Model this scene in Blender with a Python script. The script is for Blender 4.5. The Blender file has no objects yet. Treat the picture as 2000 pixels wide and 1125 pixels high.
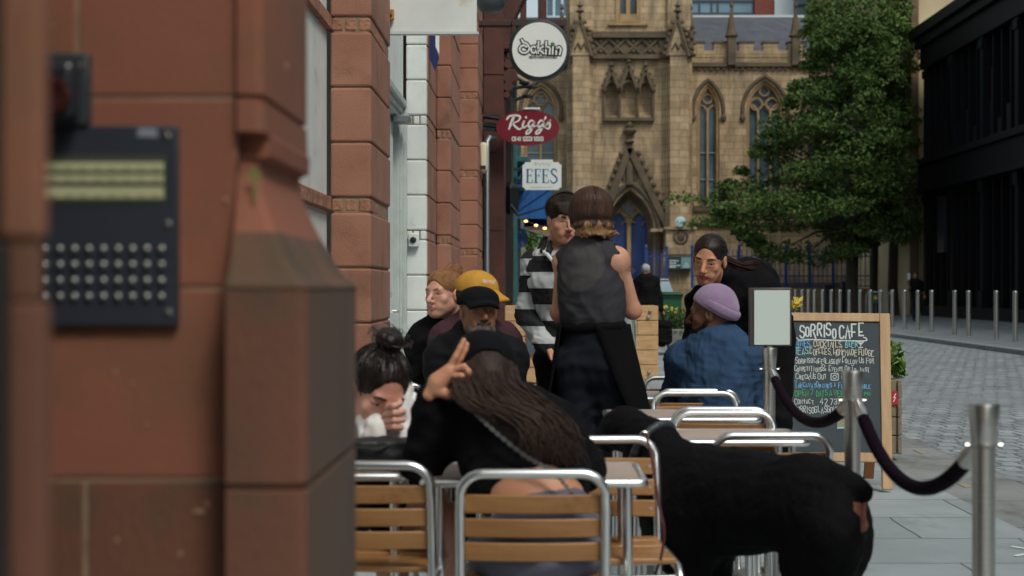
import bpy, bmesh, math, random
import numpy as np
from mathutils import Vector, Matrix
from mathutils.geometry import tessellate_polygon
R = math.radians
random.seed(7)
scene = bpy.context.scene
COL = scene.collection

# ------------------------------------------------------------------ camera
F, CX, CY, CAMH = 2777.8, 1050.0, 562.5, 1.2
cam_d = bpy.data.cameras.new('camera')
cam_d.lens = 50; cam_d.sensor_width = 36
cam_d.shift_x = -0.025
cam_d.clip_start = 0.05; cam_d.clip_end = 2000
cam_d.dof.use_dof = True
cam_d.dof.focus_distance = 8.6
cam_d.dof.aperture_fstop = 3.5
cam = bpy.data.objects.new('camera', cam_d); COL.objects.link(cam)
cam.location = (0, 0, CAMH); cam.rotation_euler = (R(90), 0, 0)
scene.camera = cam

# ------------------------------------------------------------------ light
SUN_EL, SUN_ROT = R(52), R(150)
world = bpy.data.worlds.new('World'); scene.world = world
world.use_nodes = True
wn = world.node_tree; wn.nodes.clear()
sky = wn.nodes.new('ShaderNodeTexSky'); sky.sky_type = 'NISHITA'
sky.sun_disc = False; sky.sun_elevation = SUN_EL; sky.sun_rotation = SUN_ROT
sky.dust_density = 3.0; sky.air_density = 1.0; sky.ozone_density = 1.0
hs = wn.nodes.new('ShaderNodeHueSaturation'); hs.inputs['Saturation'].default_value = 0.42
tint = wn.nodes.new('ShaderNodeMix'); tint.data_type = 'RGBA'; tint.blend_type = 'MULTIPLY'
tint.inputs['Factor'].default_value = 1.0
tint.inputs['B'].default_value = (0.93, 1.0, 0.965, 1)
bg = wn.nodes.new('ShaderNodeBackground'); bg.inputs['Strength'].default_value = 0.10
wo = wn.nodes.new('ShaderNodeOutputWorld')
wn.links.new(sky.outputs[0], hs.inputs['Color']); wn.links.new(hs.outputs[0], tint.inputs['A'])
wn.links.new(tint.outputs['Result'], bg.inputs[0]); wn.links.new(bg.outputs[0], wo.inputs[0])
sl = bpy.data.lights.new('sun', 'SUN'); sl.energy = 1.1; sl.angle = R(14); sl.color = (1.0, .96, .88)
sun = bpy.data.objects.new('sun', sl); COL.objects.link(sun)
_sd = Vector((math.sin(SUN_ROT) * math.cos(SUN_EL), math.cos(SUN_ROT) * math.cos(SUN_EL), math.sin(SUN_EL)))
sun.rotation_euler = _sd.to_track_quat('Z', 'Y').to_euler(); sun.location = (0, 0, 60)
vs = scene.view_settings
scene.display_settings.display_device = 'sRGB'
vs.view_transform = 'Standard'; vs.look = 'None'; vs.gamma = 1; vs.exposure = 0.55; vs.use_curve_mapping = False
scene.cycles.max_bounces = 6; scene.cycles.diffuse_bounces = 3; scene.cycles.glossy_bounces = 3
scene.cycles.transparent_max_bounces = 4

# ------------------------------------------------------------------ helpers
def P(px, py, Y):
    "point of the place seen at photo pixel (px, py), Y metres up the street"
    return Vector(((px - CX) * Y / F, Y, CAMH - (py - CY) * Y / F))

def s2l(c):
    return tuple(((v / 255) / 12.92 if v / 255 <= .04045 else ((v / 255 + .055) / 1.055) ** 2.4) for v in c) + (1,)

_mats = {}
def mat(name, c, rough=.6, metal=0., c2=None, scale=6., detail=6., bump=0., bscale=60., stretch=(1, 1, 1), spec=.5,
        coords='Object', sheen=0., blotch=None, emit=None):
    """plain surface: base colour c (sRGB 0-255) drifting to c2 through noise, optional fine bump, optional stains"""
    if name in _mats: return _mats[name]
    m = bpy.data.materials.new(name); m.use_nodes = True
    nt = m.node_tree; b = nt.nodes['Principled BSDF']
    b.inputs['Roughness'].default_value = rough; b.inputs['Metallic'].default_value = metal
    b.inputs['Specular IOR Level'].default_value = spec
    if sheen: b.inputs['Sheen Weight'].default_value = sheen
    b.inputs['Base Color'].default_value = s2l(c)
    N = nt.nodes.new; L = nt.links.new
    tc = N('ShaderNodeTexCoord'); mp = N('ShaderNodeMapping'); mp.inputs['Scale'].default_value = stretch
    L(tc.outputs[coords], mp.inputs[0])
    col = None
    if c2 is not None:
        n = N('ShaderNodeTexNoise'); n.inputs['Scale'].default_value = scale; n.inputs['Detail'].default_value = detail
        L(mp.outputs[0], n.inputs['Vector'])
        r = N('ShaderNodeValToRGB'); r.color_ramp.elements[0].position = .3; r.color_ramp.elements[1].position = .72
        r.color_ramp.elements[0].color = s2l(c); r.color_ramp.elements[1].color = s2l(c2)
        L(n.outputs['Fac'], r.inputs[0]); col = r.outputs[0]
    if blotch:
        bc, bs, lo, hi = blotch
        n2 = N('ShaderNodeTexNoise'); n2.inputs['Scale'].default_value = bs; n2.inputs['Detail'].default_value = 8
        n2.inputs['Roughness'].default_value = .65
        L(tc.outputs[coords], n2.inputs['Vector'])
        r2 = N('ShaderNodeValToRGB'); r2.color_ramp.elements[0].position = lo; r2.color_ramp.elements[1].position = hi
        r2.color_ramp.elements[0].color = (0, 0, 0, 1); r2.color_ramp.elements[1].color = (1, 1, 1, 1)
        L(n2.outputs['Fac'], r2.inputs[0])
        mx = N('ShaderNodeMix'); mx.data_type = 'RGBA'
        L(r2.outputs[0], mx.inputs['Factor'])
        if col is not None: L(col, mx.inputs['A'])
        else: mx.inputs['A'].default_value = s2l(c)
        mx.inputs['B'].default_value = s2l(bc); col = mx.outputs['Result']
    if col is not None: L(col, b.inputs['Base Color'])
    if bump:
        n3 = N('ShaderNodeTexNoise'); n3.inputs['Scale'].default_value = bscale; n3.inputs['Detail'].default_value = 5
        L(mp.outputs[0], n3.inputs['Vector'])
        bp = N('ShaderNodeBump'); bp.inputs['Strength'].default_value = bump; bp.inputs['Distance'].default_value = .01
        L(n3.outputs['Fac'], bp.inputs['Height']); L(bp.outputs[0], b.inputs['Normal'])
    if emit:
        b.inputs['Emission Color'].default_value = s2l(emit[0]); b.inputs['Emission Strength'].default_value = emit[1]
    _mats[name] = m
    return m

def course_mat(name, c, c2, joint, w, h, mortar=.012, rough=.85, axis='wall', streak=None, bump=.5, offset=.5, squash=1, noise_bump=.25, nscale=40, cvar=.5, warp=.1):
    "coursed blocks (wall: u = x+y, v = z; floor: u = x, v = y)"
    m = bpy.data.materials.new(name); m.use_nodes = True
    nt = m.node_tree; b = nt.nodes['Principled BSDF']; N = nt.nodes.new; L = nt.links.new
    b.inputs['Roughness'].default_value = rough
    g = N('ShaderNodeNewGeometry'); sp = N('ShaderNodeSeparateXYZ'); L(g.outputs['Position'], sp.inputs[0])
    cb = N('ShaderNodeCombineXYZ')
    if axis == 'wall':
        ad = N('ShaderNodeMath'); L(sp.outputs[0], ad.inputs[0]); L(sp.outputs[1], ad.inputs[1])
        L(ad.outputs[0], cb.inputs[0]); L(sp.outputs[2], cb.inputs[1])
    else:
        L(sp.outputs[0], cb.inputs[0]); L(sp.outputs[1], cb.inputs[1])
    wv = N('ShaderNodeTexNoise'); wv.inputs['Scale'].default_value = 1.3 / w
    L(cb.outputs[0], wv.inputs['Vector'])
    wm = N('ShaderNodeVectorMath'); wm.operation = 'SCALE'; wm.inputs['Scale'].default_value = h * warp
    wsub = N('ShaderNodeVectorMath'); wsub.operation = 'SUBTRACT'; wsub.inputs[1].default_value = (.5, .5, .5)
    L(wv.outputs['Color'], wsub.inputs[0]); L(wsub.outputs[0], wm.inputs[0])
    wa = N('ShaderNodeVectorMath'); L(cb.outputs[0], wa.inputs[0]); L(wm.outputs[0], wa.inputs[1])
    br = N('ShaderNodeTexBrick'); br.offset = offset; br.squash = squash
    br.inputs['Scale'].default_value = 1; br.inputs['Mortar Size'].default_value = mortar; br.inputs['Mortar Smooth'].default_value = .3
    br.inputs['Brick Width'].default_value = w; br.inputs['Row Height'].default_value = h; br.inputs['Bias'].default_value = 0
    br.inputs['Color1'].default_value = s2l(c); br.inputs['Color2'].default_value = s2l(c2); br.inputs['Mortar'].default_value = s2l(joint)
    L(wa.outputs[0], br.inputs['Vector'])
    n = N('ShaderNodeTexNoise'); n.inputs['Scale'].default_value = 2.2; n.inputs['Detail'].default_value = 9; n.inputs['Roughness'].default_value = .62
    mpn = N('ShaderNodeMapping'); L(g.outputs['Position'], mpn.inputs[0]); L(mpn.outputs[0], n.inputs['Vector'])
    if axis == 'wall': mpn.inputs['Scale'].default_value = (1, 1, .45)
    mr = N('ShaderNodeMapRange'); mr.inputs['From Min'].default_value = .3; mr.inputs['From Max'].default_value = .7
    mr.inputs['To Min'].default_value = 1 - cvar; mr.inputs['To Max'].default_value = 1 + cvar * .4
    L(n.outputs['Fac'], mr.inputs[0])
    mu = N('ShaderNodeMix'); mu.data_type = 'RGBA'; mu.blend_type = 'MULTIPLY'; mu.inputs['Factor'].default_value = 1
    L(br.outputs['Color'], mu.inputs['A']); L(mr.outputs[0], mu.inputs['B'])
    out = mu.outputs['Result']
    if streak:
        sc_, stc, lo, hi = streak
        n2 = N('ShaderNodeTexNoise'); n2.inputs['Scale'].default_value = sc_; n2.inputs['Detail'].default_value = 7; n2.inputs['Roughness'].default_value = .7
        mp2 = N('ShaderNodeMapping'); mp2.inputs['Scale'].default_value = (1, 1, .16) if axis == 'wall' else (1, .5, 1); L(g.outputs['Position'], mp2.inputs[0]); L(mp2.outputs[0], n2.inputs['Vector'])
        r2 = N('ShaderNodeMapRange'); r2.inputs['From Min'].default_value = lo; r2.inputs['From Max'].default_value = hi
        L(n2.outputs['Fac'], r2.inputs[0])
        m2 = N('ShaderNodeMix'); m2.data_type = 'RGBA'; L(r2.outputs[0], m2.inputs['Factor']); L(out, m2.inputs['A'])
        m2.inputs['B'].default_value = s2l(stc); out = m2.outputs['Result']
    L(out, b.inputs['Base Color'])
    inv = N('ShaderNodeMath'); inv.operation = 'MULTIPLY_ADD'; inv.inputs[1].default_value = -1; inv.inputs[2].default_value = 1
    L(br.outputs['Fac'], inv.inputs[0])
    n3 = N('ShaderNodeTexNoise'); n3.inputs['Scale'].default_value = nscale; n3.inputs['Detail'].default_value = 6; L(g.outputs['Position'], n3.inputs['Vector'])
    ma = N('ShaderNodeMath'); ma.operation = 'MULTIPLY_ADD'; ma.inputs[1].default_value = noise_bump
    L(n3.outputs['Fac'], ma.inputs[0]); L(inv.outputs[0], ma.inputs[2])
    bp = N('ShaderNodeBump'); bp.inputs['Strength'].default_value = bump; bp.inputs['Distance'].default_value = .02
    L(ma.outputs[0], bp.inputs['Height']); L(bp.outputs[0], b.inputs['Normal'])
    _mats[name] = m
    return m

def wloc(o):
    v = Vector((0, 0, 0))
    while o is not None:
        v += o.location; o = o.parent
    return v

def npmesh(name, V, Q, mats, L=None, parent=None, smooth=True, tri=False):
    "numpy quads -> ONE mesh object"
    V = np.asarray(V, dtype=np.float32).copy(); Q = np.asarray(Q, dtype=np.int32)
    if parent is not None: V -= np.array(wloc(parent), dtype=np.float32)
    me = bpy.data.meshes.new(name); k = Q.shape[1]
    me.vertices.add(len(V)); me.vertices.foreach_set('co', V.ravel())
    me.loops.add(Q.size); me.loops.foreach_set('vertex_index', Q.ravel())
    me.polygons.add(len(Q)); me.polygons.foreach_set('loop_start', np.arange(0, Q.size, k, dtype=np.int32))
    me.polygons.foreach_set('loop_total', np.full(len(Q), k, dtype=np.int32))
    if L is not None: me.polygons.foreach_set('material_index', np.asarray(L, dtype=np.int32))
    me.polygons.foreach_set('use_smooth', np.full(len(Q), bool(smooth)))
    me.update(calc_edges=True); me.validate()
    for m in (mats if isinstance(mats, (list, tuple)) else [mats]): me.materials.append(m)
    o = bpy.data.objects.new(name, me); COL.objects.link(o)
    if parent is not None: o.parent = parent
    return o

class MB:
    "collects shapes, links them as ONE mesh object"
    def __init__(s): s.v = []; s.f = []; s.m = []
    def add(s, vs, fs, mi=0):
        o = len(s.v); s.v += [tuple(v) for v in vs]
        for f in fs: s.f.append([i + o for i in f]); s.m.append(mi)
        return s
    def box(s, x0, x1, y0, y1, z0, z1, mi=0):
        x0, x1 = sorted((x0, x1)); y0, y1 = sorted((y0, y1)); z0, z1 = sorted((z0, z1))
        vs = [(x0, y0, z0), (x1, y0, z0), (x1, y1, z0), (x0, y1, z0), (x0, y0, z1), (x1, y0, z1), (x1, y1, z1), (x0, y1, z1)]
        return s.add(vs, [(3, 2, 1, 0), (4, 5, 6, 7), (0, 1, 5, 4), (1, 2, 6, 5), (2, 3, 7, 6), (3, 0, 4, 7)], mi)
    def obox(s, c, ax, h, mi=0):
        c = Vector(c); X, Y, Z = [Vector(a) * k for a, k in zip(ax, h)]
        vs = [c - X - Y - Z, c + X - Y - Z, c + X + Y - Z, c - X + Y - Z, c - X - Y + Z, c + X - Y + Z, c + X + Y + Z, c - X + Y + Z]
        return s.add(vs, [(3, 2, 1, 0), (4, 5, 6, 7), (0, 1, 5, 4), (1, 2, 6, 5), (2, 3, 7, 6), (3, 0, 4, 7)], mi)
    def bar(s, a, b, w, d, up=(0, 0, 1), mi=0):
        a, b = Vector(a), Vector(b); z = (b - a).normalized(); u = Vector(up)
        if abs(z.dot(u)) > .95: u = Vector((0, 1, 0))
        x = z.cross(u).normalized(); y = x.cross(z)
        return s.obox((a + b) / 2, (x, y, z), (w / 2, d / 2, (b - a).length / 2), mi)
    def tube(s, pts, r, n=10, mi=0, cap=True):
        pts = [Vector(p) for p in pts]; rs = r if isinstance(r, (list, tuple)) else [r] * len(pts)
        o = len(s.v); T = []
        for i in range(len(pts)):
            t = (pts[min(i + 1, len(pts) - 1)] - pts[max(i - 1, 0)]); T.append(t.normalized() if t.length > 1e-9 else Vector((0, 0, 1)))
        u = T[0].cross(Vector((0, 0, 1)));
        if u.length < .05: u = T[0].cross(Vector((0, 1, 0)))
        u.normalize()
        for i, p in enumerate(pts):
            u = (u - T[i] * u.dot(T[i])).normalized(); w = T[i].cross(u)
            for k in range(n):
                a = 2 * math.pi * k / n; s.v.append(tuple(p + (u * math.cos(a) + w * math.sin(a)) * rs[i]))
        for i in range(len(pts) - 1):
            for k in range(n):
                a, b = o + i * n + k, o + i * n + (k + 1) % n
                s.f.append([a, b, b + n, a + n]); s.m.append(mi)
        if cap:
            s.f.append([o + k for k in range(n)][::-1]); s.m.append(mi)
            s.f.append([o + (len(pts) - 1) * n + k for k in range(n)]); s.m.append(mi)
        return s
    def lathe(s, prof, c, n=20, mi=0, ax=None):
        "prof: (radius, height) list; axis z or ax=(X, Y, Z)"
        c = Vector(c); X, Y, Z = [Vector(a) for a in (ax or ((1, 0, 0), (0, 1, 0), (0, 0, 1)))]
        o = len(s.v)
        for r, h in prof:
            for k in range(n):
                a = 2 * math.pi * k / n; s.v.append(tuple(c + X * (r * math.cos(a)) + Y * (r * math.sin(a)) + Z * h))
        for i in range(len(prof) - 1):
            for k in range(n):
                a, b = o + i * n + k, o + i * n + (k + 1) % n
                s.f.append([a, b, b + n, a + n]); s.m.append(mi)
        s.f.append([o + k for k in range(n)][::-1]); s.m.append(mi)
        s.f.append([o + (len(prof) - 1) * n + k for k in range(n)]); s.m.append(mi)
        return s
    def ball(s, c, r, n=10, mi=0):
        r3 = r if isinstance(r, (list, tuple)) else (r, r, r); m = max(4, n // 2 + 1); c = Vector(c)
        vs = []; fs = []
        for i in range(m + 1):
            t = math.pi * i / m
            for k in range(n):
                a = 2 * math.pi * k / n
                vs.append(c + Vector((math.sin(t) * math.cos(a) * r3[0], math.sin(t) * math.sin(a) * r3[1], math.cos(t) * r3[2])))
        for i in range(m):
            for k in range(n):
                fs.append((i * n + k, (i + 1) * n + k, (i + 1) * n + (k + 1) % n, i * n + (k + 1) % n))
        return s.add(vs, fs, mi)
    def prism(s, poly, O, U, V, N, d, mi=0):
        "2-D outline (ccw in U,V) given thickness d along N"
        O, U, V, N = Vector(O), Vector(U), Vector(V), Vector(N); n = len(poly)
        A = [O + U * a + V * b for a, b in poly]; B = [p + N * d for p in A]
        tris = tessellate_polygon([[Vector((a, b, 0)) for a, b in poly]])
        fs = []
        for t in tris: fs.append(tuple(t)); fs.append(tuple(i + n for i in t[::-1]))
        for i in range(n): fs.append((i, (i + 1) % n, n + (i + 1) % n, n + i))
        return s.add(A + B, fs, mi)
    def ribbon(s, pts, w, O, U, V, N, off=.002, mi=0):
        "flat painted stroke of width w following 2-D points"
        if len(pts) < 2: return s
        q = [Vector((a, b)) for a, b in pts]; n = len(q); ws = w if isinstance(w, (list, tuple)) else [w] * n
        O, U, V, N = Vector(O) + Vector(N) * off, Vector(U), Vector(V), Vector(N); vs = []; fs = []
        closed = (q[0] - q[-1]).length < 1e-6
        for i in range(n):
            if closed and i in (0, n - 1): t0, t1 = (q[0] - q[-2]), (q[1] - q[0])
            else: t0, t1 = (q[i] - q[max(i - 1, 0)]), (q[min(i + 1, n - 1)] - q[i])
            t0 = t0.normalized() if t0.length > 1e-9 else t1.normalized(); t1 = t1.normalized() if t1.length > 1e-9 else t0
            t = t0 + t1; t = t.normalized() if t.length > 1e-3 else t1
            nn = Vector((-t.y, t.x)); k = ws[i] / 2 / max(.55, nn.dot(Vector((-t1.y, t1.x))))
            e = Vector((0, 0)) if closed else (-t * ws[i] * .35 if i == 0 else (t * ws[i] * .35 if i == n - 1 else Vector((0, 0))))
            for sg in (1, -1):
                p = q[i] + e + nn * (k * sg); vs.append(O + U * p.x + V * p.y)
        for i in range(n - 1): fs.append((2 * i, 2 * i + 1, 2 * i + 3, 2 * i + 2))
        return s.add(vs, fs, mi)
    def build(s, name, mats, parent=None, smooth=35, bevel=0, seg=2):
        me = bpy.data.meshes.new(name); off = wloc(parent) if parent is not None else Vector((0, 0, 0))
        me.from_pydata([(v[0] - off.x, v[1] - off.y, v[2] - off.z) for v in s.v], [], s.f)
        mats = mats if isinstance(mats, (list, tuple)) else [mats]
        for m in mats: me.materials.append(m)
        me.polygons.foreach_set('material_index', s.m)
        bm = bmesh.new(); bm.from_mesh(me); bmesh.ops.recalc_face_normals(bm, faces=bm.faces); bm.to_mesh(me); bm.free()
        if smooth:
            me.polygons.foreach_set('use_smooth', [True] * len(me.polygons)); me.set_sharp_from_angle(angle=R(smooth))
        o = bpy.data.objects.new(name, me); COL.objects.link(o)
        if parent is not None: o.parent = parent
        if bevel:
            b = o.modifiers.new('bevel', 'BEVEL'); b.width = bevel; b.segments = seg; b.limit_method = 'ANGLE'; b.angle_limit = R(40)
        return o

def tag(o, label=None, cat=None, group=None, kind=None):
    if label: o['label'] = label
    if cat: o['category'] = cat
    if group: o['group'] = group
    if kind: o['kind'] = kind
    return o
def thing(name, loc, label, cat, group=None):
    o = bpy.data.objects.new(name, None); COL.objects.link(o); o.location = loc
    o.empty_display_size = .1
    return tag(o, label, cat, group)
def copy_tree(o, parent=None):
    c = o.copy(); COL.objects.link(c)
    if parent is not None: c.parent = parent
    for ch in list(o.children): copy_tree(ch, c)
    return c
def arc(c, r, a0, a1, n, U=(1, 0, 0), V=(0, 0, 1)):
    c, U, V = Vector(c), Vector(U), Vector(V)
    return [c + U * (r * math.cos(a0 + (a1 - a0) * i / n)) + V * (r * math.sin(a0 + (a1 - a0) * i / n)) for i in range(n + 1)]
def spline(pts, sub=6):
    "Catmull-Rom through points (any dimension)"
    p = [np.array(a, dtype=float) for a in pts]; p = [2 * p[0] - p[1]] + p + [2 * p[-1] - p[-2]]; out = []
    for i in range(1, len(p) - 2):
        for k in range(sub):
            t = k / sub; a, b, c, d = p[i - 1:i + 3]
            out.append(.5 * (2 * b + (c - a) * t + (2 * a - 5 * b + 4 * c - d) * t * t + (3 * b - a - 3 * c + d) * t ** 3))
    out.append(p[-2]); return [tuple(o) for o in out]
def chaikin(p):
    if len(p) < 3: return p
    cl = p[0] == p[-1]; out = [] if cl else [p[0]]
    for a, b in zip(p[:-1], p[1:]):
        out += [(a[0] * .75 + b[0] * .25, a[1] * .75 + b[1] * .25), (a[0] * .25 + b[0] * .75, a[1] * .25 + b[1] * .75)]
    out += [out[0]] if cl else [p[-1]]
    return out

# ---- single-stroke lettering
GL = {'A': '00 26 40|12 32', 'B': '00 06 26 35 34 23 03|23 33 42 41 30 00', 'C': '45 36 16 05 01 10 30 41', 'D': '00 06 26 44 42 20 00',
      'E': '40 00 06 46|03 33', 'F': '00 06 46|03 33', 'G': '45 36 16 05 01 10 30 41 43 23', 'H': '00 06|40 46|03 43', 'I': '20 26',
      'J': '01 10 20 31 36', 'K': '00 06|46 03 40', 'L': '06 00 40', 'M': '00 06 23 46 40', 'N': '00 06 40 46', 'O': '16 05 01 10 30 41 45 36 16',
      'P': '00 06 36 45 44 33 03', 'Q': '16 05 01 10 30 41 45 36 16|31 40', 'R': '00 06 36 45 44 33 03|23 40', 'S': '45 36 16 05 04 13 33 42 41 30 10 01',
      'T': '06 46|26 20', 'U': '06 01 10 30 41 46', 'V': '06 20 46', 'W': '06 10 24 30 46', 'X': '00 46|06 40', 'Y': '06 23 46|23 20', 'Z': '06 46 00 40',
      '0': '16 05 01 10 30 41 45 36 16', '1': '15 26 20', '2': '05 16 36 45 44 00 40', '3': '05 16 36 45 44 33 13|33 42 41 30 10 01', '4': '30 36 02 42',
      '5': '46 06 03 33 42 41 30 10 01', '6': '45 36 16 05 01 10 30 41 42 33 13 02', '7': '06 46 10', '8': '13 04 05 16 36 45 44 33 13 02 01 10 30 41 42 33',
      '9': '01 10 30 41 45 36 16 05 04 13 33 44', '&': '40 04 05 16 26 35 34 01 10 20 42', '@': '33 24 13 12 22 33 31 42 45 36 16 05 01 10 30',
      '+': '22 24|13 33|21 25', '-': '13 33', '.': '20 21', ',': '21 10', "'": '26 24', ':': '21 22|24 25'}
def text_strokes(txt, h, aspect=.62, gap=.34, small=.74):
    "list of 2-D polylines; lowercase letters are written as small capitals"
    x = 0; out = []; w = h * aspect
    for ch in txt:
        if ch == ' ': x += w * .62; continue
        k = 1 if not ch.islower() else small; g = GL[ch.upper()]
        narrow = .35 if ch in "I1.,':" else 1
        for st in g.split('|'):
            pl = [((int(a[0]) - (2 if narrow < 1 else 0)) / 4 * w * k + (w * .12 if narrow < 1 else 0), int(a[1]) / 6 * h * k) for a in st.split()]
            if ch.upper() in 'BCDGJOPQRSU02356789&@': pl = chaikin(pl)
            out.append([(px + x, py) for px, py in pl])
        x += w * k * narrow + w * gap
    return out, x - w * gap

# ------------------------------------------------------------------ smooth bodies: distance field -> mesh
class SDF:
    def __init__(s, vox): s.vox = vox; s.p = []
    def cap(s, a, b, ra, rb=None, k=.03, op='u'):
        s.p.append(('cap', np.array(a, float), np.array(b, float), float(ra), float(ra if rb is None else rb), k, op)); return s
    def ell(s, c, r, M=None, k=.03, op='u'):
        s.p.append(('ell', np.array(c, float), np.array(r, float), np.eye(3) if M is None else np.array(M, float), None, k, op)); return s
    def sph(s, c, r, k=.03, op='u'): return s.cap(c, c, r, r, k, op)
    def rbox(s, c, h, M=None, rd=.01, k=.02, op='u'):
        s.p.append(('box', np.array(c, float), np.array(h, float), np.eye(3) if M is None else np.array(M, float), rd, k, op)); return s
    def plane(s, pt, n, k=.004):
        n = np.array(n, float); s.p.append(('pln', np.array(pt, float), n / np.linalg.norm(n), None, None, k, 'i')); return s
    def bounds(s):
        lo = np.full(3, 1e9); hi = -lo
        for q in s.p:
            if q[6] != 'u': continue
            if q[0] == 'cap':
                r = max(q[3], q[4]); a = np.minimum(q[1], q[2]) - r; b = np.maximum(q[1], q[2]) + r
            else:
                e = np.abs(q[3]) @ q[2] + (q[4] or 0); a = q[1] - e; b = q[1] + e
            lo = np.minimum(lo, a); hi = np.maximum(hi, b)
        return lo, hi
    def mesh(s, disp=None, smooth=2, label=None):
        v = s.vox; lo, hi = s.bounds(); lo = lo - 4 * v - .01; hi = hi + 4 * v + .01
        n = np.ceil((hi - lo) / v).astype(int) + 1
        ax = [lo[i] + v * np.arange(n[i]) for i in range(3)]
        D = np.full(n, 1.0)
        for q in s.p:
            kind, k, op = q[0], q[5], q[6]
            if kind == 'pln':
                d = (ax[0][:, None, None] - q[1][0]) * q[2][0] + (ax[1][None, :, None] - q[1][1]) * q[2][1] + (ax[2][None, None, :] - q[1][2]) * q[2][2]
                D = np.maximum(D, d); continue
            m = k + 3 * v
            if kind == 'cap':
                r = max(q[3], q[4]) + m; a = np.minimum(q[1], q[2]) - r; b = np.maximum(q[1], q[2]) + r
            else:
                e = np.abs(q[3]) @ q[2] + (q[4] or 0) + m; a = q[1] - e; b = q[1] + e
            i0 = np.clip(np.floor((a - lo) / v).astype(int), 0, n); i1 = np.clip(np.ceil((b - lo) / v).astype(int) + 1, 0, n)
            if np.any(i1 <= i0): continue
            X = ax[0][i0[0]:i1[0]][:, None, None]; Y = ax[1][i0[1]:i1[1]][None, :, None]; Z = ax[2][i0[2]:i1[2]][None, None, :]
            if kind == 'cap':
                A, B = q[1], q[2]; ab = B - A; l2 = ab @ ab
                dx, dy, dz = X - A[0], Y - A[1], Z - A[2]
                t = np.clip((dx * ab[0] + dy * ab[1] + dz * ab[2]) / l2, 0, 1) if l2 > 1e-12 else np.zeros((1, 1, 1))
                d = np.sqrt((dx - t * ab[0]) ** 2 + (dy - t * ab[1]) ** 2 + (dz - t * ab[2]) ** 2) - (q[3] + t * (q[4] - q[3]))
            else:
                M = q[3]; dx, dy, dz = X - q[1][0], Y - q[1][1], Z - q[1][2]
                l = [dx * M[0, i] + dy * M[1, i] + dz * M[2, i] for i in range(3)]
                if kind == 'ell':
                    k0 = np.sqrt(sum((l[i] / q[2][i]) ** 2 for i in range(3))); k1 = np.sqrt(sum((l[i] / q[2][i] ** 2) ** 2 for i in range(3))) + 1e-9
                    d = k0 * (k0 - 1) / k1
                else:
                    qq = [np.abs(l[i]) - q[2][i] for i in range(3)]
                    d = np.sqrt(sum(np.maximum(a_, 0) ** 2 for a_ in qq)) + np.minimum(np.maximum(np.maximum(qq[0], qq[1]), qq[2]), 0) - q[4]
            sub = D[i0[0]:i1[0], i0[1]:i1[1], i0[2]:i1[2]]
            if op == 'u':
                h = np.clip(.5 + .5 * (sub - d) / k, 0, 1); D[i0[0]:i1[0], i0[1]:i1[1], i0[2]:i1[2]] = sub + (d - sub) * h - k * h * (1 - h)
            else:
                h = np.clip(.5 - .5 * (sub + d) / k, 0, 1); D[i0[0]:i1[0], i0[1]:i1[1], i0[2]:i1[2]] = sub + (-d - sub) * h + k * h * (1 - h)
        if disp is not None:
            D = D + disp(ax[0][:, None, None], ax[1][None, :, None], ax[2][None, None, :])
        S = D < 0
        cor = [(i, j, k) for i in (0, 1) for j in (0, 1) for k in (0, 1)]
        sl_ = lambda A, c: A[c[0]:n[0] - 1 + c[0], c[1]:n[1] - 1 + c[1], c[2]:n[2] - 1 + c[2]]
        any_ = np.zeros(n - 1, bool); all_ = np.ones(n - 1, bool)
        for c in cor: any_ |= sl_(S, c); all_ &= sl_(S, c)
        act = any_ & ~all_; ijk = np.argwhere(act); idx = np.full(n - 1, -1, int); idx[act] = np.arange(len(ijk))
        pos = np.zeros((len(ijk), 3)); cnt = np.zeros(len(ijk))
        for c in cor:
            for a in range(3):
                if c[a]: continue
                c2 = list(c); c2[a] = 1
                d0 = D[ijk[:, 0] + c[0], ijk[:, 1] + c[1], ijk[:, 2] + c[2]]; d1 = D[ijk[:, 0] + c2[0], ijk[:, 1] + c2[1], ijk[:, 2] + c2[2]]
                x = (d0 < 0) != (d1 < 0); t = np.where(x, d0 / np.where(x, d0 - d1, 1), 0)
                pt = np.array(c, float)[None, :].repeat(len(ijk), 0); pt[:, a] += t
                pos[x] += pt[x]; cnt[x] += 1
        V = lo + v * (ijk + pos / cnt[:, None]); Q = []
        for a in range(3):
            b, c = (a + 1) % 3, (a + 2) % 3
            s0 = [slice(None)] * 3; s1 = [slice(None)] * 3; s0[a] = slice(0, -1); s1[a] = slice(1, None)
            e = np.argwhere(S[tuple(s0)] != S[tuple(s1)])
            e = e[(e[:, b] > 0) & (e[:, c] > 0) & (e[:, b] < n[b] - 1) & (e[:, c] < n[c] - 1)]
            if not len(e): continue
            def cell(db, dc):
                f = e.copy(); f[:, b] += db; f[:, c] += dc; return idx[f[:, 0], f[:, 1], f[:, 2]]
            q = np.stack([cell(-1, -1), cell(0, -1), cell(0, 0), cell(-1, 0)], 1)
            fl = ~S[e[:, 0], e[:, 1], e[:, 2]]; q[fl] = q[fl][:, ::-1]; Q.append(q)
        Q = np.concatenate(Q)
        for _ in range(smooth):
            acc = np.zeros_like(V); ct = np.zeros(len(V))
            for i in range(4):
                np.add.at(acc, Q[:, i], V[Q[:, (i + 1) % 4]]); np.add.at(ct, Q[:, i], 1)
                np.add.at(acc, Q[:, i], V[Q[:, (i - 1) % 4]]); np.add.at(ct, Q[:, i], 1)
            V = V * .4 + .6 * acc / np.maximum(ct, 1)[:, None]
        Lb = np.zeros(len(Q), int) if label is None else label(V[Q].mean(1))
        return V, Q, Lb
def joined(parts):
    V, Q, L, o = [], [], [], 0
    for v, q, l in parts: V.append(v); Q.append(q + o); L.append(l); o += len(v)
    return np.concatenate(V), np.concatenate(Q), np.concatenate(L)
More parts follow.
